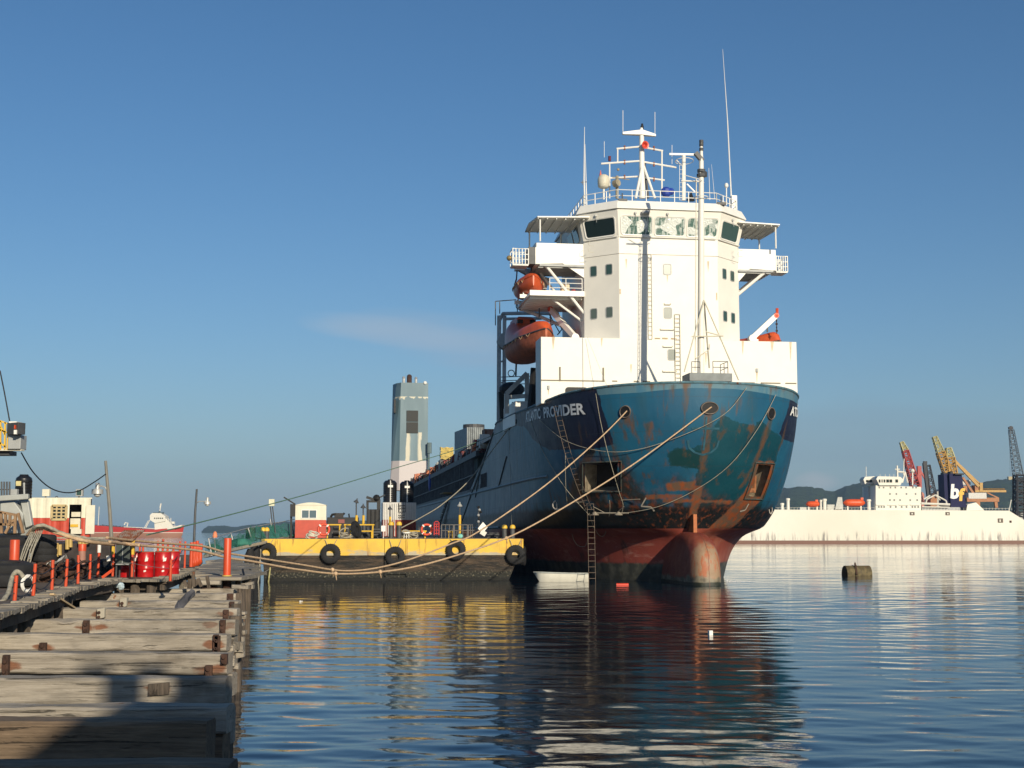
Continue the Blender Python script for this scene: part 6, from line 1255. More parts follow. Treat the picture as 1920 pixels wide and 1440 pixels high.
a = P(1895, 898, 3300); mb = MB(); mb.box(a.x-5, a.x+5, 3300, 3310, a.z-22, a.z+6); mb.box(a.x-11, a.x-5, 3300, 3310, a.z-22, a.z-3); o = mb.build('hilltop_house', M('ochre_wall', (.5, .4, .2), .7), None, origin=(a.x, 3300, a.z-22)); setp(o, 'tiny ochre house on the crest of the right hill', 'house')
# ================================================================ red and white ship far left
YR = 900.0
rs = thing('red_ship', 'low red coastal ship with a white bridge near its bow, far off on the left', 'ship', (P(255, 1005, YR).x, YR+6, 0))
n = NT('red_ship_hull'); z = n.xyz()[2]; zr = lambda y: P(250, y, YR).z
c = n.mix(n.step(n.noise(.1, 5, (1, 1, .3)), .35, .7), (.42, .022, .018), (.48, .035, .025)); w1 = zr(998)
c = n.mix(n.step(z, w1+.12, w1), c, (.6, .52, .45)); c = n.mix(n.step(z, w1-.35, w1-.45), c, n.mix(n.noise(.15, 4, (1, 1, .3)), (.28, .13, .09), (.36, .19, .13)))
n.set('Base Color', c); n.set('Roughness', .6)
def shiphull(mb, outl, Y, beam, mat, name, par, ybow=1):
    pts = [P(x, y, Y) for x, y in outl]; return pts
mb = MB(); top = [(100, 985), (176, 985), (232, 989), (262, 991.5), (290, 993), (318, 990), (341, 985)]; N_ = 40; rings = []
def topy(x):
    for (a, b), (c_, d) in zip(top[:-1], top[1:]):
        if x <= c_: return lerp(b, d, (x-a)/(c_-a))
    return top[-1][1]
for i in range(N_+1):
    x = lerp(100, 341, i/N_); u = i/N_; w = 6*min(1, ((1-u)/.16+.001))**.6; xl = x-(6 if u > .9 else 0)*((u-.9)/.1); zt = P(x, topy(x), YR+0).z; X_ = P(x, 1000, YR).x; Xb = P(xl, 1000, YR).x
    rings.append([Vector((X_, YR+6-w, zt)), Vector(((X_+Xb)/2, YR+6-w*.93, 1.5)), Vector((Xb, YR+6-w*.8, -.5)), Vector((Xb, YR+6+w*.8, -.5)), Vector((X_, YR+6+w, zt))])
mb.loft(rings); mb.build('hull', n.mat, rs, smooth='auto')
m_rw = M('coaster_white', (.72, .69, .6), .55, var=.08)
mb = MB(); quadp(mb, [(290, 993), (289, 972), (311, 972), (320, 981), (325, 988), (340.5, 984), (340.5, 987), (330, 991), (300, 993.5)], YR+1, 9); mb.build('superstructure', m_rw, rs)
mb = MB(); quadp(mb, [(281, 975), (281, 966), (285, 962), (301, 962), (310, 968), (310, 977), (291, 981)], YR+.2, 9); wh = mb.build('bridge', m_rw, rs)
for x in (290, 294, 297.5, 301, 304.5): pwin(x-1, 970.5, x+1, 973, YR+.2, wh, m_glass)
mb = MB(); mb.pbox(287, 963, 304, 960.5, YR+2, 5); mb.bar(P(299, 966, YR+1), P(299, 958, YR+1), 1.0); mb.build('funnel_top', M('dull_blue_grey', (.08, .12, .14), .6), rs)
mb = MB()
for p, q, r_ in (((299, 962), (302, 944), .35), ((281, 975), (273, 990), .3), ((278, 976), (270, 991), .25), ((317, 981), (316, 972), .25), ((320, 982), (320.5, 971), .25), ((184, 985), (186, 950), .25)): mb.tube([P(*p, YR+1), P(*q, YR+1)], r_, 5)
mb.tube([P(302, 944, YR+1), P(300, 952, YR+1)], .5, 5); mb.pbox(322, 982, 327, 978, YR+2, 2); mb.build('mast', m_rw, rs)
mb = MB(); mb.tube([P(233, 984, YR+1), P(235, 980, YR+1), P(240, 981, YR+1), P(238, 987, YR+1)], .45, 6); mb.build('deck_crane', m_rw, rs)
mb = MB(); random.seed(3)
for i in range(34): x = 178+i*2.6; h_ = random.uniform(1.2, 3.5); mb.pbox(x, topy(x)+.5, x+random.uniform(.6, 1.6), topy(x)-h_*.8, YR+2, 1)
mb.build('deck_fittings', m_dgrey, rs)
mb = MB(); mb.tube([P(232, 988, YR+.5), P(265, 989.5, YR+.5), P(290, 991.5, YR+.5)], .25, 5); mb.build('white_bulwark', m_rw, rs)
# ================================================================ derelict timber pier
ZB, ZP = 1.7, 2.1
g0 = Z(250, 1300, ZB)
pier = thing('timber_pier', 'grey derelict pier of massive stacked timber beams in the left foreground', 'pier', (-6, 25, 0))
def timber(mb, p, q, w, h, seed, rag=.02):
    """long squared balk from p to q (top front edge line), w deep, h tall, worn and uneven"""
    p, q = Vector(p), Vector(q); d = q-p; L = d.length; u = d/L; bk = Vector((-u.y, u.x, 0)); bk = bk if bk.y > 0 else -bk; n_ = max(6, int(L/.16)); rings = []
    for i in range(n_+1):
        x = L*i/n_; c = p+u*x; ring_ = []
        for (a, b) in ((.03, 0), (w*.35, .004), (w*.7, .004), (w-.04, 0), (w, -.04), (w, -h+.03), (w-.04, -h), (.03, -h), (0, -h+.03), (0, -h*.72), (0, -h*.5), (0, -h*.28), (0, -.03)):
            o = mn.noise(Vector((x*1.3+seed*7, a*6, b*6)))*rag+mn.noise(Vector((x*5, a*14+seed, b*14)))*rag*.5
            if a < .05 and b > -.05: o += min(0, mn.noise(Vector((x*2.1+seed*3, 5, 0)))+.12)*rag*2.5
            ring_.append(c+bk*(a+(o if a < .1 else -o))+Vector((0, 0, b+o*(1 if b > -.1 else .4))))
        rings.append(ring_)
    mb.loft(rings)
ROWS = [(1104, 225, 440, .3), (1113, 160, 442, .32), (1127, 148, 446, .3), (1142, 74, 444, .36), (1163, 24, 441, .34), (1190, -40, 425, .32), (1226, -60, 426, .34), (1272, -80, 423, .40), (1326, -110, 425, .30), (1354, -110, 387, .52), (1434, -150, 426, .4)]
SP_ = [(162, 1176, 4), (425, 1175, 4), (398, 1172, 4), (405, 1208, 5), (16, 1250, 6), (388, 1258, 6), (400, 1255, 6), (81, 1215, 5), (424, 1152, 3), (187, 1152, 3), (230, 1133, 2), (300, 1292, 7), (185, 1176, 4)]
SPW = []
def stainit(o):
    me = o.data; M_ = o.matrix_basis if o.parent is None else WM[o.name]; vals = []
    for v in me.vertices:
        w = M_ @ v.co; b = 0
        for q in SPW: d = math.hypot((w.x-q.x)/.42, (w.z-q.z)/.16, (w.y-q.y)/.5); b = max(b, 1-d)
        vals.append(b)
    me.attributes.new('stain', 'FLOAT', 'POINT').data.foreach_set('value', vals)
for px_, py_, i_ in SP_: SPW.append(P(px_, py_, Z(ROWS[i_][2], ROWS[i_][0], ZB).y))
for i, (y, xl, xr, h) in enumerate(ROWS):
    pr = Z(xr, y, ZB); tilt = -.19
    pl = Vector((Z(xl, y, ZB).x, 0, ZB)); pl.y = pr.y+(pr.x-pl.x)*.02; pl.z = ZB+random.uniform(-.03, .02)
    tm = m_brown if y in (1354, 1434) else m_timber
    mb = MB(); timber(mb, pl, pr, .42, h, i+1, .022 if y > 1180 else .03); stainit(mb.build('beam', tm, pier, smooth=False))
    if y != 1354:
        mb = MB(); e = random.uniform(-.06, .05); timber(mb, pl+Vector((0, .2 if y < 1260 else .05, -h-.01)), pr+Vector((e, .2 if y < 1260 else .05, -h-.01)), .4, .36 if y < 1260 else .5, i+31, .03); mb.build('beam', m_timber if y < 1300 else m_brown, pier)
        mb = MB(); timber(mb, pl+Vector((0, .12, -h-.39)), pr+Vector((e*.5, .12, -h-.39)), .36, .4, i+61, .03); mb.build('beam', m_pile, pier)
    for k in range(5):
        x = pr.x-.22-k*1.9
        if x > pl.x: mb = MB(); mb.tube([(x, pr.y+.3, -1.2), (x+.02, pr.y+.3, .5), (x, pr.y+.3, ZB-h-.1)], [.2, .19, .17], 9); mb.build('pile', m_pile, pier, smooth='auto')
def strap(px, y0, y1, D, w=.1, name='iron_strap', mat=None):
    a = P(px, y0, D); b = P(px, y1, D); mb = MB(); mb.box(a.x-w/2, a.x+w/2, D-.045, D-.002+.06, b.z, a.z); mb.cyl((a.x, D-.05, lerp(a.z, b.z, .3)), (a.x, D-.09, lerp(a.z, b.z, .3)), w*.32, n=7); mb.cyl((a.x, D-.05, lerp(a.z, b.z, .75)), (a.x, D-.09, lerp(a.z, b.z, .75)), w*.3, n=7)
    return mb.build(name, mat or m_rustsolid, pier, bevel=.006)
def RD(i): return Z(ROWS[i][2], ROWS[i][0], ZB).y
for (px, y0, y1, i, w) in ((162, 1163, 1188, 4, .13), (418, 1162, 1189, 4, .12), (405, 1190, 1224, 5, .10), (12, 1228, 1270, 6, .10), (392, 1247, 1272, 6, .11), (81, 1205, 1224, 5, .13), (424, 1143, 1162, 3, .13), (432, 1113, 1126, 1, .2), (230, 1127, 1141, 2, .16), (187, 1143, 1161, 3, .14), (435, 1128, 1142, 2, .14), (408, 1192, 1224, 5, .11), (421, 1226, 1246, 6, .1)): strap(px, y0, y1, RD(i)-.02, w)
m_pb = M('pale_block', (.42, .38, .30), .8, var=.2)
for (px, y, i) in ((190, 1150, 3), (232, 1130, 2), (290, 1108, 0)): p = P(px, y, RD(i)); mb = MB(); mb.obox(p+Vector((0, .05, 0)), (.1, 0, .02), (0, .12, 0), (0, 0, .13)); mb.build('pale_block', m_pb, pier, bevel=.02)
for (px, y, i) in ((298, 1292, 7), (36, 1362, 8)): p = P(px, y, RD(i)); mb = MB(); mb.obox(p+Vector((0, .0, 0)), (.14, 0, .01), (0, .03, 0), (0, 0, .08)); mb.build('notch_shade', m_pile, pier)  # dark blocks stand in for the shade inside holes in the beams
# splintered ends and stubs along the edge
random.seed(21); mb = MB()
for i, (y, xl, xr, h) in enumerate(ROWS):
    pr = Z(xr, y, ZB)
    for k in range(6 if y < 1200 else 0):
        a = pr+Vector((random.uniform(-.12, .12), random.uniform(.05, .4), -random.uniform(.3, 1.0))); mb.obox(a, (random.uniform(.06, .15), random.uniform(-.05, .05), random.uniform(-.03, .03)), (0, random.uniform(.05, .16), 0), (0, 0, random.uniform(.03, .11)))
mb.build('splintered_stubs', m_timber, pier, kind='stuff')
for (px, y0, D) in ((447, 1112, 44), (452, 1096, 47), (440, 1155, 31.5), (443, 1132, 37)): p = P(px, y0, D); mb = MB(); mb.tube([(p.x, D, -1), (p.x+.03, D, .8), (p.x, D, p.z)], [.17, .16, .14], 9); mb.build('pile', m_pile, pier, smooth='auto')
# long stringers under the walkway so the void is closed
for (x0, y0, x1, y1) in ((-11.8, 28, -13.2, 46), (-14, 28, -16, 50)): mb = MB(); mb.bar((x0, y0, 1.2), (x1, y1, 1.2), .35, .4); mb.build('stringer', m_pile, pier)
# ---- walkway deck with ragged edge
wk = thing('walkway', 'dark plank walkway with a ragged curved edge along the left of the derelict pier', 'walkway', (-14, 40, ZP-.1))
EDGE = [(-160, 1210), (-60, 1172), (0, 1151), (50, 1137), (100, 1121), (140, 1105), (180, 1096), (212, 1091), (222, 1087), (312, 1088), (330, 1082), (350, 1074), (366, 1068)]
ep = [Z(x, y, ZP) for x, y in EDGE]; back = [Z(380, 1052, ZP), Z(375, 1040, ZP), Z(240, 1040, ZP), Z(60, 1044, ZP), Z(-160, 1044, ZP)]
mb = MB(); mb.hexa([(p.x, p.y) for p in ep+back], ZP-.12, ZP-.004)
m_walk = wood('walkway_plank', (.17, .125, .09), (.08, .06, .045), grain=(.5, 6, 6), weather=.3, bump=.015)
mb.build('deck', m_walk, wk)
random.seed(9); mb = MB()
for a, b in zip(ep[:-1], ep[1:]):
    n_ = max(1, int((b-a).length/.26)); d = (b-a).normalized(); bk = Vector((-d.y, d.x, 0))
    if bk.x > 0: bk = -bk
    for k in range(n_):
        c = lerp(a, b, (k+.5)/n_); l = random.uniform(.45, .62); mb.obox(c+bk*(l*.5-.1)+Vector((0, 0, random.uniform(-.02, .03))), d*(.5*(b-a).length/n_*.9), bk*l*.6, (0, 0, random.uniform(.04, .06)))
mb.build('plank_ends', m_plank, wk)
mb = MB(); 
for a, b in zip(ep[:-1], ep[1:]): mb.bar(a+Vector((-.15, .1, -.22)), b+Vector((-.15, .1, -.22)), .16, .22)
mb.build('edge_beam', m_pile, wk)
for k in range(16): p = ep[0].lerp(ep[7], k/15) if k < 12 else ep[8].lerp(ep[9], (k-12)/3); mb = MB(); mb.tube([(p.x-.5, p.y, -1), (p.x-.5, p.y, ZP-.15)], .16, 8); mb.build('pile', m_pile, wk, smooth='auto')
# ---- plank landing at the pier head
ld = thing('plank_landing', 'pale broken plank landing around the tall red bollard at the pier head', 'landing', tuple(Z(420, 1078, ZP)))
LP_ = [(340, 1082), (372, 1081), (412, 1081), (455, 1077), (462, 1070), (452, 1060), (420, 1054), (385, 1052), (366, 1060)]
mb = MB(); random.seed(4); y = 1081.0
rows_ = [(1081.5, 372, 455), (1077, 366, 462), (1073, 352, 462), (1069.5, 352, 460), (1066, 360, 457), (1063, 366, 453), (1060, 372, 450), (1057.5, 378, 440), (1055, 382, 432), (1053, 385, 425), (1051, 385, 420)]
for i, (y, xa, xb) in enumerate(rows_):
    p, q = Z(xa, y, ZP+.02), Z(xb, y, ZP+.02); nxt = rows_[i+1][0] if i+1 < len(rows_) else y-2; dy_ = Z(400, nxt, ZP).y-p.y
    timber(mb, p+Vector((random.uniform(-.15, .15), 0, random.uniform(-.02, .02))), q+Vector((random.uniform(-.2, .2), 0, random.uniform(-.02, .02))), max(.1, dy_-.05), .12, i+80, .015)
mb.build('planks', m_plank, ld)
mb = MB(); p, q = Z(374, 1083, ZP), Z(412, 1083, ZP); timber(mb, p+Vector((0, 0, -.1)), q+Vector((0, 0, -.1)), .3, .16, 95); mb.build('edge_beam', m_timber, ld); mb = MB(); p, q = Z(345, 1092, ZP-.3), Z(455, 1088, ZP-.3); timber(mb, p, q, .3, .3, 96); mb.build('edge_beam', m_timber, ld)
for px in (350, 362, 378, 398, 440, 455, 461): p = Z(px, 1080, ZP); mb = MB(); mb.tube([(p.x, p.y+.5, -1), (p.x, p.y+.5, ZP-.12)], random.uniform(.07, .18), 8); mb.build('pile', m_pile, ld, smooth='auto')
for (x0, y0, x1, y1) in ((362, 1072, 364, 1100), (371, 1085, 378, 1100), (388, 1080, 392, 1103), (346, 1088, 350, 1100)): mb = MB(); mb.bar(P(x0, y0, 46), P(x1, y1, 46), .1); mb.build('brace', m_pile, ld)
mb = MB(); random.seed(8)
for k in range(60):
    p = Z(random.uniform(432, 466), random.uniform(1072, 1102), random.uniform(.3, 1.9)); mb.obox(p, (random.uniform(.08, .3), random.uniform(-.1, .1), random.uniform(-.04, .04)), (0, random.uniform(.08, .2), 0), (0, 0, random.uniform(.04, .12)))
mb.build('broken_planks', m_timber, ld, kind='stuff')
# ---- red bollards
gb = 'thick red pipe bollards along the pier'
def pbollard(px0, px1, yt, yb, D, label, lower=None):
    a, b = P(px0, yb, D), P(px1, yt, D); x = (a.x+b.x)/2; r = (b.x-a.x)/2; t = thing('pipe_bollard', label, 'bollard', (x, D, a.z), group=gb)
    zt = b.z; zl = a.z
    if lower: zm = P(px0, lower, D).z; mb = MB(); mb.cyl((x, D, zl), (x, D, zm), r*.94, n=20); mb.build('lower_pipe', M('faded_pink_pipe', (.40, .20, .15), .6, var=.15, rust=.2), t, smooth='auto'); zl = zm
    mb = MB(); mb.lathe((x, D, zl), (0, 0, 1), [(r, 0), (r, zt-zl-.02), (r*.93, zt-zl), (r*.8, zt-zl), (r*.8, zt-zl-.08)], 24); mb.build('pipe', m_redpost, t, smooth='auto'); return t, x, r, a.z
tb_, x, r, zl = pbollard(418.5, 434, 1009, 1080, 48.3, 'tallest red pipe bollard standing at the pier head above the water')
mb = MB(); mb.torus((x, 48.3, zl), (0, 0, 1), r*1.1, .035, 16, 6); mb.build('rope_turn', M('yellow_rope', (.5, .36, .08), .8), tb_)
mb = MB(); mb.cyl((x+.02, 48.3, -1), (x, 48.3, zl-.02), r*1.15, n=16); mb.bar((x-.5, 47.9, ZB+.02), (x-.05, 48.1, zl-.05), .16, .1); mb.obox((x-.42, 47.7, ZB+.0), (.3, 0, 0), (0, .12, 0), (0, 0, .05)); mb.build('rusted_foot', m_rustsolid, tb_, smooth='auto')
pbollard(145, 162, 1020, 1080, 47, 'red topped bollard with a faded pink lower pipe behind the railing posts', 1033)
pbollard(17.5, 37, 1012, 1056, 40, 'short wide red bollard behind the tyres at the left edge')
# ---- railing posts with cable
gr_ = 'red railing posts of the walkway'
posts = [(27, 1079, 1130), (62, 1057, 1119), (97, 1050, 1108), (123, 1048, 1103), (146, 1041, 1096), (168, 1039, 1087), (183, 1035, 1083), (211, 1035, 1082), (247, 1037, 1083), (319, 1049, 1091), (346, 1015, 1067), (358, 1017, 1064), (363, 1016, 1060), (368, 1014, 1055), (296, 1014, 1034), (305, 1011, 1034), (314, 1017, 1034), (325, 1018, 1034), (337, 1015, 1038), (262, 1022, 1036), (268, 1021, 1036), (373, 1020, 1052)]
plab = ['first red railing post from the left, beside a drooping hawser', 'second red railing post from the left, with a white ring leaning on it', 'third red railing post, its foot at the top of the pale loose plank', 'fourth red railing post from the left, spiralled with dark cable', 'red railing post just in front of the pink topped bollard',
        'thin red railing post right of the pink bollard', 'red railing post with a white painted cap', 'red railing post with a yellow sleeve left of the dark cabinet', 'red railing post between the dark cabinet and the drums', 'red railing post standing low in front of the right drum',
        'tall red post at the bend of the walkway right of the drums', 'thick red post second at the bend of the walkway', 'red post third at the bend of the walkway', 'red post fourth at the bend, by the red hose', 'short red post over the water left of the bend', 'short red post over the water, tallest of the far row', 'short red post over the water above the right drum', 'short thin red post of the far row', 'short red post nearest the bend in the far row', 'short red post over the water left above the drums', 'second short red post over the water above the drums', 'red post touching the foot of the netted gangway']
proto = None; pz = []
for i, ((px, y0, y1), lab) in enumerate(zip(posts, plab)):
    q = Z(px, y1, ZP+.03) if y1 > 1045 else P(px, y1, 78); D = q.y; zt = P(px, y0, D).z; w = .043 if i < 11 else (.08 if i < 14 else .06)
    t = thing('railing_post', lab, 'post', tuple(q), group=gr_); mb = MB(); lean = random.uniform(-.02, .03); top = Vector((q.x+lean, q.y, zt)); mb.tube([q, top], [w*1.05, w], 10); mb.build('post', m_redpost, t, smooth='auto')
    mb = MB(); mb.cyl(q, q+Vector((0, 0, .03)), w*2.2, n=12); mb.build('foot_plate', m_rustsolid, t)
    if i in (6,): mb = MB(); mb.cyl(top-Vector((0, 0, .02)), top+Vector((0, 0, .3)), w*1.4, n=10); mb.build('cap', m_white2, t)
    if i in (7, 8): mb = MB(); mb.cyl(top-Vector((0, 0, .05)), top+Vector((0, 0, .38)), w*1.1, n=10); mb.build('sleeve', m_yellow, t)
    pz.append((q, top))
def cable(ids, k, sag, lab, r=.014, mat=m_black, wrap=True):
    mb = MB(); pts = []
    for a, b in zip(ids[:-1], ids[1:]):
        p, q = lerp(*pz[a], k), lerp(*pz[b], k); 
        for j in range(8): u = j/8; pts.append(lerp(p, q, u)+Vector((0, -.07, -sag*4*u*(1-u))))
    pts.append(lerp(*pz[ids[-1]], k)); mb.tube(pts, r, 5); o = mb.build('cable', mat, None, origin=pts[0]); setp(o, lab, 'cable')
ids = [0, 1, 2, 3, 4, 5, 6, 7]; cable(ids, .75, .10, 'upper dark cable wound along the near red railing posts'); cable(ids, .35, .16, 'lower dark cable wound along the near red railing posts'); cable([7, 8, 9], .6, .03, 'thin pale wire across the drums between the railing posts', .009, m_steel); cable([9, 10, 11, 12], .8, .05, 'dark cable along the bend of the walkway railing'); cable([19, 20, 14, 15, 16, 17, 18], .85, .02, 'thin rail line linking the short posts over the water', .015)
for i in range(1, 6):
    q, t_ = pz[i]; mb = MB(); pts = []
    for j in range(40): g = j*.36; pts.append(lerp(q, t_, .15+.7*j/39)+Vector((math.cos(g)*.075, math.sin(g)*.075, 0)))
    mb.tube(pts, .012, 4); o = mb.build('cable', m_black, None, origin=q); setp(o, 'dark cable wrapped in a spiral around the %s red railing post from the left' % ['', 'second', 'third', 'fourth', 'fifth', 'sixth'][i], 'cable')
q, t_ = pz[1]; mb = MB(); mb.torus(q+Vector((-.1, -.1, .32)), (.9, -.5, 0), .18, .045, 18, 6); o = mb.build('ring', m_white2, None, origin=q); setp(o, 'white ring leaning against the second railing post', 'ring')
mb = MB(); p = P(182, 1085, 44); mb.bar(P(192, 1083, 45), P(211, 1069, 45), .09); o = mb.build('brace', m_redpost, None, origin=P(192, 1083, 45)); setp(o, 'slanting red brace at the foot of the yellow sleeved post', 'brace')
mb = MB(); mb.bar(P(203, 1042, 46), P(204, 1052, 46), .1); o = mb.build('float', m_white2, None, origin=P(203, 1052, 46)); setp(o, 'small white float hanging left of the yellow sleeved post', 'float')
# red hose bundle at the bend
mb = MB(); random.seed(2)
for k in range(9):
    x0 = 362+k*1.9; pts = [P(x0+random.uniform(-2, 2), lerp(1020, 1064-k*1.2, j/5)+random.uniform(-1, 1), 62) for j in range(6)]; mb.tube(pts, .09, 6)
o = mb.build('hose_bundle', m_redpost, None, origin=P(370, 1062, 62), smooth=True); setp(o, 'bundle of bright red hoses hanging at the bend of the walkway', 'hoses')
# ---- oil drums
gd = 'red oil drums on the walkway'
def drum(px, yb, D, lab, proto=None):
    p = P(px, yb, D); p.z = ZP
    if proto: return copy_tree(proto, loc=p, rz=random.uniform(0, 6), label=lab)
    t = thing('oil_drum', lab, 'drum', tuple(p), group=gd); pr = [(.28, 0), (.292, .01), (.292, .03), (.284, .04), (.284, .28), (.293, .295), (.284, .31), (.284, .57), (.293, .585), (.284, .6), (.284, .84), (.292, .85), (.292, .87), (.28, .885), (.272, .86), (.01, .855)]
    mb = MB(); mb.lathe(p, (0, 0, 1), pr, 32); mb.build('drum_shell', m_drum, t, smooth='auto'); mb = MB(); mb.lathe(p, (0, 0, 1), [(.27, .872), (.285, .892), (.26, .9), (.2, .892), (.01, .89)], 24); mb.build('drum_lid', M('lid_ochre', (.45, .27, .10), .6, rust=.4, rs=4), t)
    mb = MB(); mb.obox(p+Vector((.1, -.283, .62)), (.05, .008, .01), (0, .006, 0), (.01, 0, .06)); mb.obox(p+Vector((.05, -.285, .22)), (.04, 0, .01), (0, .006, 0), (0, 0, .03)); mb.build('drum_label', m_white2, t); return t
dr = drum(272.5, 1084, 47.8, 'front red drum, second from the left, with white scraps of label')
drum(304.5, 1084, 47.9, 'front red drum, third from the left, between its twin and the right drum', dr); drum(321, 1080, 48.9, 'right-hand red drum standing slightly behind the others', dr); drum(254, 1083, 48.7, 'red drum on the left, partly behind the dark cabinet', dr); drum(238, 1085, 47.6, 'red drum right under the dark cabinet, mostly hidden', dr)
# ---- dark cabinet with corrugated roof
D_ = 46.6; a, b = P(216, 1060, D_), P(244, 1013, D_); kb = thing('cabinet', 'dark steel cabinet on legs under a rusty corrugated lean-to roof, left of the drums', 'cabinet', ((a.x+b.x)/2, D_+.3, ZP))
mb = MB(); mb.box(a.x, b.x, D_, D_+.55, a.z, b.z); mb.build('cabinet_body', M('cabinet_dark', (.06, .075, .068), .5, var=.2), kb, bevel=.01)
mb = MB(); xm = (a.x+b.x)/2; mb.box(xm-.012, xm+.012, D_-.015, D_-.002, a.z+.03, b.z-.03); mb.box(a.x+.02, b.x-.02, D_-.012, D_-.002, a.z+.02, a.z+.05); mb.build('door_seam', m_grey, kb)
mb = MB(); r0 = []; r1 = []
al, br = P(212, 1014, D_-.25), P(252, 1014, D_-.25)
for k in range(41): x = lerp(al.x, br.x, k/40); w_ = .022*math.cos(k*1.57); r0.append(Vector((x, D_-.3, al.z+w_))); r1.append(Vector((x+.12, D_+.7, al.z+.36+w_)))
mb.loft([r0, r1], caps=False, closed=False); mb.loft([[v+Vector((0, .0, .012)) for v in r1], [v+Vector((0, 0, .012)) for v in r0]], caps=False, closed=False); mb.build('corrugated_roof', M('rusty_tin', (.30, .24, .20), .6, .1, var=.3, rust=1.0, rs=2.5, rustcol=(.28, .10, .05)), kb)
mb = MB()
for px in (217, 243): p = P(px, 1060, D_); mb.bar((p.x, D_+.1, ZP), (p.x, D_+.1, b.z), .05); mb.bar((p.x, D_+.5, ZP), (p.x, D_+.5, b.z+.2), .05)
mb.build('leg', m_dgrey, kb); mb = MB(); p = P(249.5, 1040, D_-.1); q = P(250.5, 1013, D_-.1); mb.tube([p, q], .045, 8); p = P(211, 1040, D_-.1); q = P(212, 1018, D_-.1); mb.tube([p, q], .04, 8); mb.build('yellow_prop', m_yellow, kb)
# ---- lamp posts and overhead wire
def lamppost(pts, Y, arm, lab, hs, foot, woody=False):
    t = thing('lamp_post', lab, 'street lamp', tuple(P(*foot, Y))); mb = MB(); mb.tube([P(*foot, Y)]+[P(*p, Y) for p in pts], [.075, .065, .055, .05][:len(pts)+1], 8); mb.build('pole', m_dgrey if not woody else M('weathered_pole', (.20, .19, .16), .7), t, smooth='auto')
    mb = MB(); mb.tube([P(*p, Y) for p in arm], .028, 7); mb.build('arm', m_steel, t, smooth=True)
    h = P(*arm[-1], Y); k = .36*hs; mb = MB(); mb.lathe(h, (0, 0, -1), [(k*.25, -.3*hs), (k*.38, -.28*hs), (k*.4, 0), (k*.45, .05), (k*1.0, .12*hs), (k*1.0, .36*hs), (k*1.05, .42*hs), (k*.8, .42*hs)], 16); ld_ = mb.build('lamp_head', m_steel, t, smooth='auto')
    mb = MB(); mb.lathe(h, (0, 0, -1), [(k*.7, .40*hs), (k*.5, .55*hs), (k*.1, .62*hs)], 12); mb.build('lamp_glass', M('frosted_glass', (.6, .6, .55), .3) if 'frosted_glass' not in bpy.data.materials else bpy.data.materials['frosted_glass'], ld_, smooth=True)
lamppost([(206, 960), (200, 890), (198, 864)], 47, [(201, 921), (198, 914), (190, 911), (183, 914)], 'leaning wooden lamp post with a metal bell lamp on its left, above the dark cabinet', .55, (212, 1060), True)
lamppost([(366, 960), (369, 917)], 75, [(367.5, 943), (374, 940), (384, 940), (389, 938)], 'slim lamp post with a small lamp on its right, near the bend of the walkway', .55, (363, 1035))
sagline([P(0, 695, 40), P(9, 740, 40), P(19, 795, 40)], .02, m_black, 'overhead_wire', 'thin wire coming down to the left edge platform', 'wire')
sagline([P(40, 849, 40), P(62, 885, 41), P(90, 912, 43), P(118, 923, 44), P(146, 921, 45), P(175, 905, 46), P(199.5, 888, 47)], .02, m_black, 'overhead_wire', 'drooping wire from the platform to the leaning lamp post', 'wire')
# ---- platform at the left edge
pl_ = thing('work_platform', 'cream railed work platform with a loudspeaker box jutting in at the left edge', 'platform', tuple(P(0, 853, 40)))
mb = MB(); mb.pbox(-60, 845, 40, 841, 39, .25); mb.build('floor_frame', m_cream, pl_); mb = MB(); mb.pbox(-60, 853, 17, 845, 39.2, .6); mb.build('bracket', m_dgrey, pl_)
mb = MB()
for (p, q) in (((-60, 785), (0, 789)), ((0, 789), (16, 795)), ((-60, 800), (0, 806)), ((0, 806), (16, 812)), ((1, 789), (1, 843)), ((10, 792), (9, 843)), ((16, 795), (14, 843)), ((-20, 790), (-20, 843)), ((2, 800), (9, 815)), ((0, 830), (10, 838))): mb.bar(P(*p, 39), P(*q, 39), .045)
mb.build('rail', m_yellow, pl_)
mb = MB(); mb.pbox(15, 842, 38, 815, 38.9, .5); mb.build('grey_box', m_grey, pl_, bevel=.02); mb = MB(); a = P(31, 804, 38.8); mb.obox(a, (.2, -.12, 0), (.05, .15, 0), (0, 0, .17)); mb.obox(P(24, 803, 39), (.13, 0, 0), (0, .12, 0), (0, 0, .16)); mb.build('loudspeaker', m_dgrey, pl_, bevel=.01)
mb = MB(); mb.pbox(17, 793, 31, 790, 38.7, .5); mb.pbox(26, 814, 31, 806, 38.5, .15); mb.build('white_bits', m_white2, pl_); mb = MB(); mb.pbox(26.5, 804, 28.5, 797, 38.5, .1); mb.build('red_lamp', m_redpost, pl_)
mb = MB(); mb.bar(P(-58, 850, 39.5), P(-58, 1060, 39.5), .3); mb.build('column', m_grey, pl_)
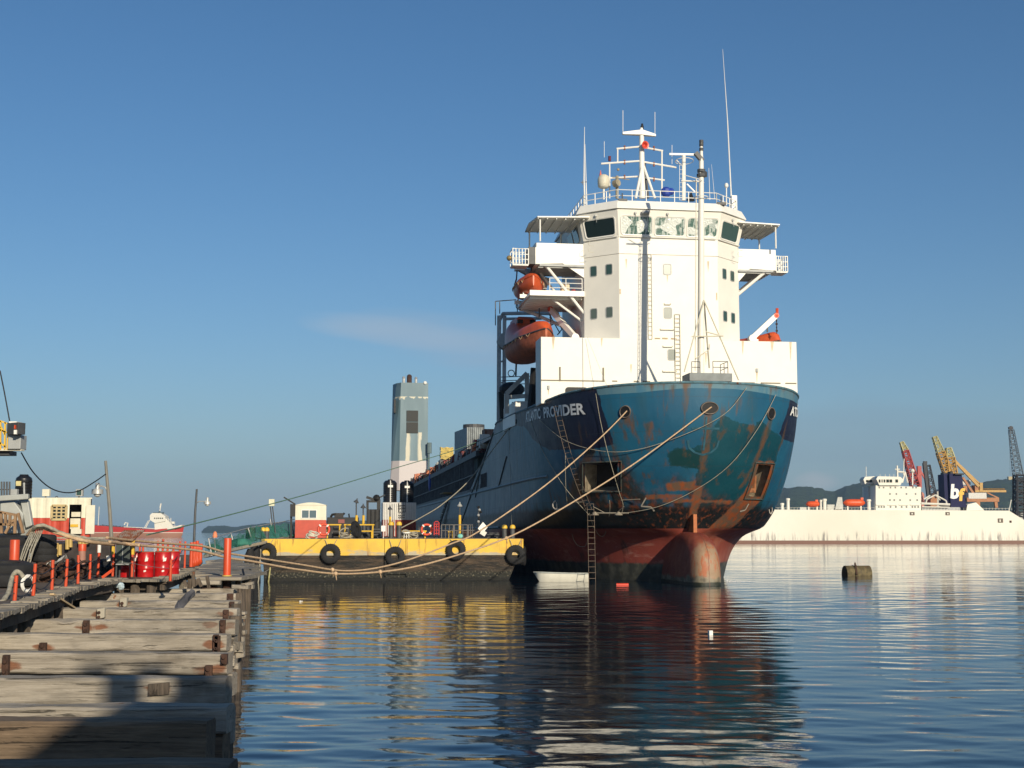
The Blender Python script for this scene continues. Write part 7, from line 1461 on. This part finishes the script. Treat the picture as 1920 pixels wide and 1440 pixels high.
# ---- office container
YO = 84.0; oc = thing('office_container', 'white and red corrugated container office with a barred window and an open door', 'container', tuple(P(110, 1010, YO)))
zr_ = P(100, 971, YO).z; zt = P(100, 934.5, YO).z; zb = P(100, 1012, YO).z
def corr(x0, x1, z0, z1, mb, Y=YO, m=0):
    a, b = P(x0, 950, Y).x, P(x1, 950, Y).x; n_ = max(2, int((b-a)/.14)); pr = []
    for i in range(n_+1): pr.append((lerp(a, b, i/n_), Y+(.035 if (i//2) % 2 else 0)))
    lo = [Vector((x, y, z0)) for x, y in pr]; hi = [Vector((x, y, z1)) for x, y in pr]; mb.loft([lo, hi], caps=False, closed=False, m=m)
mb = MB(); corr(38, 97, zr_, zt, mb); corr(125, 130, zr_, zt, mb); corr(153, 170, zr_, zt, mb); zw0, zw1 = P(100, 974, YO).z, P(100, 948, YO).z; corr(97, 125, zw1, zt, mb); corr(130, 153, P(0, 946, YO).z, zt, mb)
corr(38, 97, zb, zr_-.01, mb, m=1); corr(97, 130, zb, zw0, mb, m=1); corr(125, 130, zw0, zr_-.01, mb, m=1); corr(153, 170, zb, zr_-.01, mb, m=1)
a, b = P(38, 1000, YO).x, P(170, 1000, YO).x; k_ = .8; mb.hexa([(a, YO+.05), (b, YO+.05), (b-k_, YO+2.4), (a-k_, YO+2.4)], zt-.02, zt+.05); mb.quad((b, YO, zb), (b-k_, YO+2.4, zb), (b-k_, YO+2.4, zt), (b, YO, zt)); mb.quad((a-k_, YO+2.4, zb), (a-k_, YO+2.4, zt), (b-k_, YO+2.4, zt), (b-k_, YO+2.4, zb), m=2); mb.hexa([(a, YO+.05), (b, YO+.05), (b-k_, YO+2.4), (a-k_, YO+2.4)], zb, zb+.1, m=1)
mb.build('wall', [M('container_cream', (.74, .70, .54), .55, var=.08, rust=.22, rs=2.2, streak=.25), m_rdeck, m_dgrey], oc)
f = MB(); wa, wb_ = P(97, 974, YO), P(125, 948, YO); m_tan = M('tan_paint', (.52, .40, .20), .6)
for z_ in (wa.z, wb_.z): f.box(wa.x, wb_.x, YO-.08, YO+.04, z_-.07, z_+.07)
for x in (wa.x, wb_.x): f.box(x-.07, x+.07, YO-.08, YO+.04, wa.z, wb_.z)
for k in (1, 2): f.box(lerp(wa.x, wb_.x, k/3)-.045, lerp(wa.x, wb_.x, k/3)+.045, YO-.06, YO-.01, wa.z, wb_.z)
for k in (1, 2, 3): f.box(wa.x, wb_.x, YO-.05, YO-.012, lerp(wa.z, wb_.z, k/4)-.04, lerp(wa.z, wb_.z, k/4)+.04)
fw = f.build('window', m_tan, oc); mb = MB(); mb.box(wa.x, wb_.x, YO+.02, YO+.05, wa.z, wb_.z); mb.build('pane', m_glass, fw)
mb = MB(); a, b = P(153.5, 1001, YO-.8), P(177.5, 947, YO-.2); mb.hexa([(a.x, YO-.16), (b.x, YO-.12), (b.x, YO-.07), (a.x, YO-.10)], a.z, b.z); mb.build('door', m_cream, oc)
mb = MB(); mb.pbox(132, 992, 152, 972, YO+.5, .4); mb.pbox(134, 969, 151, 960, YO+.5, .3, m=0); mb.pbox(132, 988, 146, 983, YO+.44, .05, m=1); mb.build('desk', [m_cream, m_yellow], oc); mb = MB(); mb.pbox(133, 1001, 152, 992, YO-.2, .6); mb.build('door_step', m_cream, oc)
for (x0, x1, y0, lab) in ((79, 92, 917, 'white floodlight box standing on the container roof, left one'), (142, 154, 917, 'grey floodlight box on the container roof at the wire, right one')):
    t = thing('roof_floodlight', lab, 'floodlight', tuple(P((x0+x1)/2, 934, YO+.6)), group='floodlights on the container'); mb = MB(); mb.pbox(x0, 930.5, x1, y0, YO+.5, .3); mb.build('lamp_case', m_cream if x0 < 100 else m_steel, t, bevel=.02); mb = MB(); mb.bar(P((x0+x1)/2, 935, YO+.65), P((x0+x1)/2, 929, YO+.65), .08); mb.build('stand', m_dgrey, t)
    if x0 > 100: mb = MB(); mb.pbox(x0+2, 928, x1-2, y0+2, YO+.45, .04); mb.build('glass', m_glassg, t)
mb = MB(); p = P(106, 933, YO+.5); mb.torus(p, (0, -1, 0), .08, .025, 12, 5); mb.bar(P(93, 934, YO+.5), P(112, 934, YO+.5), .08); o = mb.build('lifting_eye', m_dgrey, None, origin=p); setp(o, 'small dark ring on a bar on top of the container', 'ring')
# black roof tank
a, b = P(22.5, 934, 80), P(55, 889, 80); r = (b.x-a.x)/2; xm = (a.x+b.x)/2; wt_ = thing('water_tank', 'black ribbed water tank with a yellow label above the left container end', 'water tank', (xm, 80.5, a.z)); Hh = b.z-a.z
pr = [(r, 0)]; 
for i in range(6): z_ = Hh*.78*i/6; pr += [(r, z_+.03), (r, z_+Hh*.1), (r*.96, z_+Hh*.115)]
pr += [(r*.97, Hh*.8), (r*.9, Hh*.86), (r*.55, Hh*.95), (r*.5, Hh), (.02, Hh)]
mb = MB(); mb.lathe((xm, 80.5, a.z), (0, 0, 1), pr, 24); mb.build('tank_body', m_tank, wt_, smooth='auto')
mb = MB(); p, q = P(30, 911, 80), P(40, 902, 80); mb.box(p.x, q.x, 80.5-r-.05, 80.5-r-.01, p.z, q.z); mb.build('label_plate', M('label_yellow', (.6, .52, .25), .5), wt_)
mb = MB(); p, q = P(19, 929, 79), P(32, 917, 79); mb.box(p.x, q.x, 79, 79.3, p.z, q.z); mb.tube([P(45.5, 930, 79.3), P(45, 905, 79.3)], .06, 6); mb.build('lamp_and_pipe', m_grey, wt_)
mb = MB()
for x in (3, 8, 13, 18): mb.tube([P(x, 934, 78), P(x, 903, 78)], .05, 6)
mb.tube([P(-5, 918, 78), P(20, 918, 78)], .03, 5); mb.build('pipe_rack', m_dgrey, wt_)
# ---- grey moored craft at the left edge
gc = thing('grey_craft', 'blunt grey plated bow of a moored craft at the left edge with timber rails', 'boat', tuple(P(20, 1040, 50)))
mb = MB(); quadp(mb, [(-90, 938), (-20, 935), (35, 938), (52, 932), (60, 960), (66, 1003), (62, 1040), (-90, 1040)], 50, 9, dx=-3.6)
mb.build('hull', M('craft_grey', (.30, .31, .29), .55, var=.15, rust=.25), gc); mb = MB()
for (pts, off) in (([(0, 944), (26, 940), (44, 965), (36, 1000), (0, 1000)], .35), ([(38, 940), (52, 938), (60, 985), (48, 990)], .25)): quadp(mb, pts, 50-off, off-.01)
mb.bar(P(-10, 935, 49.5), P(54, 931, 49.5), .2); mb.build('plate', M('plate_grey', (.40, .41, .38), .5, var=.1, rust=.2), gc, bevel=.03)
mb = MB()
for p, q in (((0, 960), (32, 966)), ((0, 983), (30, 984)), ((2, 960), (3, 1000)), ((10, 962), (11, 985)), ((19, 964), (18, 985)), ((29, 965), (28, 1000)), ((10, 1000), (22, 978)), ((15, 985), (26, 975)), ((34, 962), (44, 1000))): mb.bar(P(*p, 48.9), P(*q, 48.9), .09)
mb.build('timber_rail', M('rail_timber', (.28, .17, .09), .8, var=.3), gc)
# tyres and fenders at the left edge
def flat_tyre(c, r, lab, grp, tilt=(0, 0, 1), hh=.3):
    t = thing('tyre', lab, 'tyre', tuple(c), group=grp); mb = MB(); ax = Vector(tilt); prof = [(.55, -.5), (.8, -.56), (.95, -.42), (1, -.2), (1, .2), (.95, .42), (.8, .56), (.55, .5), (.5, 0)]
    mb.lathe(c, ax, [(a*r, b*hh) for a, b in prof+[prof[0]]], 30); mb.f = mb.f[:-2]; mb.m = mb.m[:-2]; mb.build('casing', m_rubber, t, smooth='auto')
gt2 = 'old tyres heaped at the left of the walkway'
flat_tyre(P(8, 1088, 39), .80, 'lowest large tyre of the stack at the left edge of the walkway', gt2, hh=.38); flat_tyre(P(5, 1068, 39.2), .86, 'top large tyre of the stack at the left edge, in front of the short bollard', gt2, (.04, -.05, 1), .42)
flat_tyre(P(2, 1040, 43), .85, 'dark tyre lying behind the short wide bollard', gt2, (-.05, 0, 1), .5); flat_tyre(P(0, 1020, 43.5), .95, 'uppermost dark tyre behind the short wide bollard', gt2, (0, 0, 1), .5)
for i, (y, r_) in enumerate(((1046, .42), (1034, .42), (1022, .40), (1010, .38))): flat_tyre(P(82+i*.5, y, 44), r_, 'tyre number %s from the bottom in the slim stack on the brown barrel' % ['one', 'two', 'three', 'four'][i], 'slim stack of tyres on the brown barrel', (.06, 0, 1), .26)
p = P(83, 1081, 44); mb = MB(); mb.lathe((p.x, 44, ZP), (0, 0, 1), [(.28, 0), (.3, .2), (.27, .25), (.29, .45), (.26, P(83, 1048, 44).z-ZP)], 16); o = mb.build('barrel', m_rustsolid, None, origin=(p.x, 44, ZP), smooth='auto'); setp(o, 'dark brown rusted barrel under the slim stack of tyres', 'barrel')
# hawsers draped at the left
random.seed(6)
for i in range(7):
    x0 = 62+i*3.4+random.uniform(-1, 1); x1 = 36+i*3.6+random.uniform(-3, 3); y1 = random.uniform(1043, 1055); pts = [P(x0, 990-i*.6, 43), P(lerp(x0, x1, .3)+random.uniform(-1, 1), 1005, 42.5), P(lerp(x0, x1, .7)+random.uniform(-1, 2), 1028, 42), P(x1, y1, 41.6)]
    sagline(pts, .022, m_rope2, 'hawser', 'grey hawser strand draped from the rope pile down to the tyres, %s from the left' % ['first', 'second', 'third', 'fourth', 'fifth', 'sixth', 'seventh'][i], 'hawser', 'draped hawser strands', 30)
sagline([P(58, 1000, 43), P(66, 988, 42.5), P(80, 985, 42.5), P(95, 990, 42.6), P(120, 1001, 43), P(165, 1010, 43.5), P(213, 1017, 45.5)], .055, m_rope2, 'hawser', 'thick pale hawser arching over the rope pile toward the cabinet', 'hawser', None, 60)
sagline([P(52, 1003, 43), P(62, 992, 42.7), P(78, 989, 42.7), P(100, 996, 42.8), P(135, 1008, 43), P(170, 1016, 43.5), P(213, 1021, 45.5)], .06, m_rope, 'hawser', 'thinner tan hawser just below the thick one behind the bollards', 'hawser', None, 60)
sagline([P(213, 1017, 45.5), P(240, 1020, 45.2), P(262, 1022, 45.0)], .06, m_rope, 'hawser', 'short tan rope end tied at the cabinet prop', 'hawser', None, 20)
sagline([P(-12, 1135, 31.5), P(4, 1128, 31.5), P(16, 1110, 32), P(22, 1085, 32.5), P(28, 1074, 32.5), P(36, 1073, 32.5), P(44, 1082, 32.5)], .055, m_rope2, 'hawser', 'grey hawser drooping over the first railing post', 'hawser', None, 50)
# background clutter behind the walkway: yellow posts, low barge edge, cloth, plank
gy = 'yellow mooring pipes on the low pontoon'
pn_t = thing('pontoon', 'low dark pontoon behind the walkway carrying yellow pipes', 'pontoon', tuple(P(150, 1060, 66)))
mb = MB(); a, b = P(60, 1040, 66), P(215, 1014, 66); mb.hexa([(a.x, 66), (b.x, 66), (b.x-5.6, 84), (a.x-6, 84)], -.5, P(100, 1013, 66).z-.15); mb.build('hull', M('pontoon_dark', (.04, .03, .028), .7, var=.5, rust=.4), pn_t); mb = MB(); mb.pbox(95, 1010, 213, 1007, 65.9, .3); mb.build('top_rail', m_rope2, pn_t)
for px, y0, y1 in ((99, 1020, 1043), (106, 1018, 1044), (112, 1021, 1041), (126, 1011, 1030), (132, 1011, 1026), (150, 1009, 1020), (156, 1009, 1020), (163, 1011, 1020), (166, 1012, 1019)):
    mb = MB(); mb.tube([P(px, y0, 65.6), P(px, y1, 65.6)], .10, 8); o = mb.build('pipe', M('pipe_yellow_dull', (.48, .33, .10), .6, rust=.2) if 'pipe_yellow_dull' not in bpy.data.materials else bpy.data.materials['pipe_yellow_dull'], pn_t)
q = P(105, 1052, 43); mb = MB(); rr = []
for i in range(7): rr.append([q+Vector((lerp(-.28, .3, i/6), lerp(-.1, .25, j/4), .12*math.sin(i*1.1+j)*.6+lerp(-.12, .14, i/6))) for j in range(5)])
mb.loft(rr, caps=False, closed=False); mb.loft([[v+Vector((0, 0, -.015)) for v in r_] for r_ in rr[::-1]], caps=False, closed=False); o = mb.build('cloth', m_white2, None, origin=q); setp(o, 'crumpled pale cloth lying by the third railing post', 'cloth')
a, b = P(97, 1114, 32.6), P(138, 1140, 34.2); mb = MB(); mb.bar(a, b, .11, .05); o = mb.build('plank', m_wood2, None, origin=(a+b)/2, bevel=.008); setp(o, 'pale yellow loose plank sloping from the walkway edge onto the beams', 'plank')
q = P(345, 1128, 36); mb = MB(); random.seed(12); rings = []
for i in range(6):
    u = i/5; c = q+Vector((lerp(-.22, .22, u), .1, lerp(-.14, .2, u))); rings.append([c+Vector((math.cos(g)*.05, math.sin(g)*.1, math.sin(g*2+i)*.05+math.sin(g)*(.16 if i < 5 else .05))) for g in [k*.785 for k in range(8)]])
mb.loft(rings); o = mb.build('torn_rubber', M('torn_grey', (.07, .07, .08), .7, var=.4), None, origin=q); setp(o, 'torn dark grey scrap of rubber standing on the far beams', 'scrap')
for (px, py, D, s_, lab) in ((222, 1097, 44, .14, 'crumpled blue and white plastic under the walkway edge left of the drums'), (186, 1099, 43, .1, 'small grey plastic bottle under the walkway edge')):
    q = P(px, py, D); mb = MB(); mb.sph(q, s_, 7, sc=(1.4, 1, .8)); mb.sph(q+Vector((.1, -.05, -.06)), s_*.8, 6); o = mb.build('plastic_litter', M('plastic_blue_white', (.45, .55, .6), .4, var=.4, vs=12) if 'plastic_blue_white' not in bpy.data.materials else bpy.data.materials['plastic_blue_white'], None, origin=q); setp(o, lab, 'litter')
# clutter on the walkway
random.seed(31)
for i in range(10):
    px = 106+i*11.5; py = random.uniform(1060, 1074); q = Z(px, py, ZP); mb = MB(); s_ = random.uniform(.08, .22)
    mb.obox(q+Vector((0, 0, s_*.5)), (s_*random.uniform(.8, 2), random.uniform(-.1, .1), 0), (0, s_, 0), (0, 0, s_*.5)); o = mb.build('scrap_iron', random.choice((m_rustsolid, m_dgrey, m_rustsolid, m_black)), None, origin=q, bevel=.01); setp(o, 'small dark piece of scrap iron on the walkway, %s from the left' % ['first', 'second', 'third', 'fourth', 'fifth', 'sixth', 'seventh', 'eighth', 'ninth', 'tenth'][i], 'scrap iron', 'scrap iron on the walkway')
for (px, py, D, rx, rz_, lab) in ((118, 1035, 47, .55, .35, 'dark heap of chain and hose behind the third and fourth railing posts'), (135, 1052, 46, .5, .3, 'brown heap of rusty chain behind the fourth railing post'), (195, 1040, 50, .8, .45, 'dark heap of gear left of the cabinet'), (75, 1058, 43, .35, .3, 'dark lump of chain beside the brown barrel')):
    q = P(px, py, D); q.z = ZP; mb = MB(); random.seed(px)
    for k in range(16): c = q+Vector((random.uniform(-rx, rx), random.uniform(-.3, .3), random.uniform(.05, rz_*1.6))); mb.torus(c, (random.uniform(-1, 1), random.uniform(-1, 1), random.uniform(.3, 1)), random.uniform(.1, .24), .05, 12, 5)
    mb.sph(q+Vector((0, 0, rz_*.4)), rx*.8, 9, sc=(1, .6, rz_/rx*1.2)); o = mb.build('gear_heap', m_rustsolid if 'brown' in lab else m_black, None, origin=q); setp(o, lab, 'gear heap')
# ---- gangway with green netting, from the landing to the barge
gw = thing('gangway', 'aluminium gangway with drooping green netting from the pier head up to the barge', 'gangway', tuple(P(390, 1045, 60)))
g = lambda x, y, k: P(x, y, lerp(86, 111, k))
mb = MB(); a0, a1 = g(385, 1043, 0), g(560, 1003, 1); wv_ = Vector((1.0, 0, 0)).cross(Vector((0, 0, 1))); mb.obox((a0+a1)/2, (a1-a0)/2, (-.0, .75, 0), (0, 0, .1)); mb.build('ramp', m_steel, gw)
m_netp = NT('netting'); m_netp.set('Base Color', m_netp.mix(m_netp.noise(2, 4), (.02, .16, .11), (.04, .26, .20))); m_netp.set('Roughness', .9); m_netp.set('Alpha', m_netp.math('ADD', m_netp.math('MULTIPLY', m_netp.step(m_netp.noise(.9, 5), .4, .65), .55), .3)); m_netp = m_netp.mat
def net(pl, ph, yo, nm='netting'):
    mb = MB(); lo = [Vector(p)+Vector((0, yo, 0)) for p in pl]; hi = [Vector(p)+Vector((0, yo, 0)) for p in ph]; rows = []
    for j in range(6):
        u = j/5; rows.append([lerp(a, b, u)+Vector((0, math.sin(i*1.7+j)*.08, (-.18*math.sin((i % 3)/3*3.14) if j == 5 else 0))) for i, (a, b) in enumerate(zip(lo, hi))])
    mb.loft(rows, caps=False, closed=False); mb.build(nm, m_netp, gw)
def ser(x0, y0, x1, y1, n_=12): return [g(lerp(x0, x1, i/n_), lerp(y0, y1, i/n_), .5*i/n_) for i in range(n_+1)]
net(ser(388, 1040, 462, 1022), ser(392, 1008, 462, 996), .8); net(ser(388, 1040, 462, 1022), ser(390, 1014, 462, 1000), -.7)
def ser2(x0, y0, x1, y1, n_=12): return [g(lerp(x0, x1, i/n_), lerp(y0, y1, i/n_), .45+.5*i/n_) for i in range(n_+1)]
net(ser2(455, 1024, 560, 1003), ser2(455, 991, 556, 976), .8); net(ser2(470, 1018, 560, 1004), ser2(472, 985, 520, 983), -.5)
mb = MB()
for (x0, y0, x1, y1, k) in ((391, 1010, 397, 1042, 0), (433, 1000, 436, 1012, .3), (465, 990, 474, 1016, .5), (506, 973, 514, 1008, .8), (545, 975, 552, 1004, 1), (402, 1008, 404, 1040, .1)): mb.tube([g(x0, y0, k), g(x1, y1, k)], .045, 6)
mb.tube([g(391, 1010, 0), g(465, 990, .5), g(552, 974, 1)], .03, 5); mb.build('stanchion', m_steel, gw)
mb = MB(); a, b = g(456, 1010, .5), g(473, 990, .5); mb.box(a.x, b.x, a.y+1, a.y+1.3, a.z, b.z); mb.build('net_frame', M('net_dark', (.05, .08, .05), .9), gw)
for (px, py, s_) in ((452, 1018, .5), (400, 1026, .35), (408, 1030, .3)): q = g(px, py, .4); mb = MB(); mb.sph(q, s_, 8, sc=(1.6, .8, .7)); o = mb.build('net_bundle', m_net, gw)
q = P(403, 1008, 87); mb = MB(); mb.lathe(q, (0, 0, 1), [(.14, 0), (.16, .1), (.12, .3), (.05, .4)], 10); o = mb.build('marker_float', M('float_orange', (.75, .25, .12), .5, rust=.0), None, origin=q); setp(o, 'small orange and white float perched on the netted gangway', 'float')
# ---- black fender cylinders between pier and barge
for i, (px, y0, y1, r_, D, lab) in enumerate(((478, 1018, 1092, .42, 100, 'tall black rubber fender nearest the barge corner'), (466, 1026, 1096, .38, 97, 'leaning black rubber fender left of the tall one'))):
    a, b = P(px, y1, D), P(px+(3 if i else 0), y0, D); t = thing('rubber_fender', lab, 'fender', (a.x, D, 0), group='black fenders at the barge corner'); mb = MB(); mb.lathe(a-Vector((0, 0, .6)), b-a, [(r_, 0), (r_*1.05, .4), (r_, 1.2), (r_*1.05, 2), (r_, (b-a).length), (r_*.5, (b-a).length+.5)], 14); mb.build('fender_body', m_rubber, t, smooth='auto'); mb = MB(); mb.tube([b+Vector((0, -.3, .4)), P(px+16, 1012, 102)], .05, 5); mb.build('chain', m_rustsolid, t)
sagline([P(497, 1012, 102), P(490, 1020, 101), P(488, 1045, 100), P(486, 1075, 99.5), P(483, 1100, 99)], .05, m_rope2, 'hanging_line', 'grey line hanging into the water at the left end of the barge', 'line', 'lines at the left barge corner'); sagline([P(508, 1012, 102), P(509, 1040, 101.5), P(506, 1070, 101), P(502, 1100, 100)], .06, M('yellow_green_rope', (.40, .36, .16), .8), 'hanging_line', 'yellowish line hanging beside the leftmost barge tyre', 'line', 'lines at the left barge corner')
sagline([P(456, 1092, 60), P(470, 1085, 66), P(490, 1076, 80), P(504, 1068, 99)], .03, m_rope2, 'hanging_line', 'slack line running from the pier corner to the barge', 'line')
sagline([P(455, 1068, 50), P(459, 1090, 49), P(457, 1120, 48)], .04, m_black, 'hanging_line', 'dark line hanging down the pier corner beside the red bollard', 'line')
# ---- unseen block added behind the camera, shaped to cast the shadow on the beams
sh = thing('shadow_block', 'unseen tall block added behind the photographer to cast the shadow on the nearest beams', 'shadow caster', (9, -14, 0))
mb = MB(); sec = [(4.3, -1), (4.3, 9.7), (7.0, 11.7), (17, 11.7), (17, -1)]; mb.loft([[Vector((x, -8, z)) for x, z in sec], [Vector((x, -20, z)) for x, z in sec]]); mb.build('wall', m_grey, sh)
for x in (6.15, 7.1): mb = MB(); mb.cyl((x, -8.4, 10), (x, -8.4, 12.95), .26); mb.build('vent_pipe', m_grey, sh)  # two cylinders added to cast the split shadow patch
# ================================================================ sea air
HAZE = .00007
if HAZE:
    hz = NT('sea_air'); hz.t.nodes.remove(hz.b); v = hz.t.nodes.new('ShaderNodeVolumePrincipled'); v.inputs['Color'].default_value = (.42, .66, 1.0, 1); v.inputs['Density'].default_value = HAZE; v.inputs['Anisotropy'].default_value = 0
    hz.t.links.new(v.outputs[0], hz.out.inputs['Volume'])
    mb = MB(); mb.box(-3300, 3300, -410, 7000, -12, 330); o = mb.build('haze', hz.mat, kind='stuff')
# make sure every outline faces outward
import bmesh as _b
for me in bpy.data.meshes:
    if me.name.startswith(('sea_water', 'haze', 'hull', 'hills', 'island')): continue
    bm = _b.new(); bm.from_mesh(me); _b.ops.recalc_face_normals(bm, faces=bm.faces); bm.to_mesh(me); bm.free()
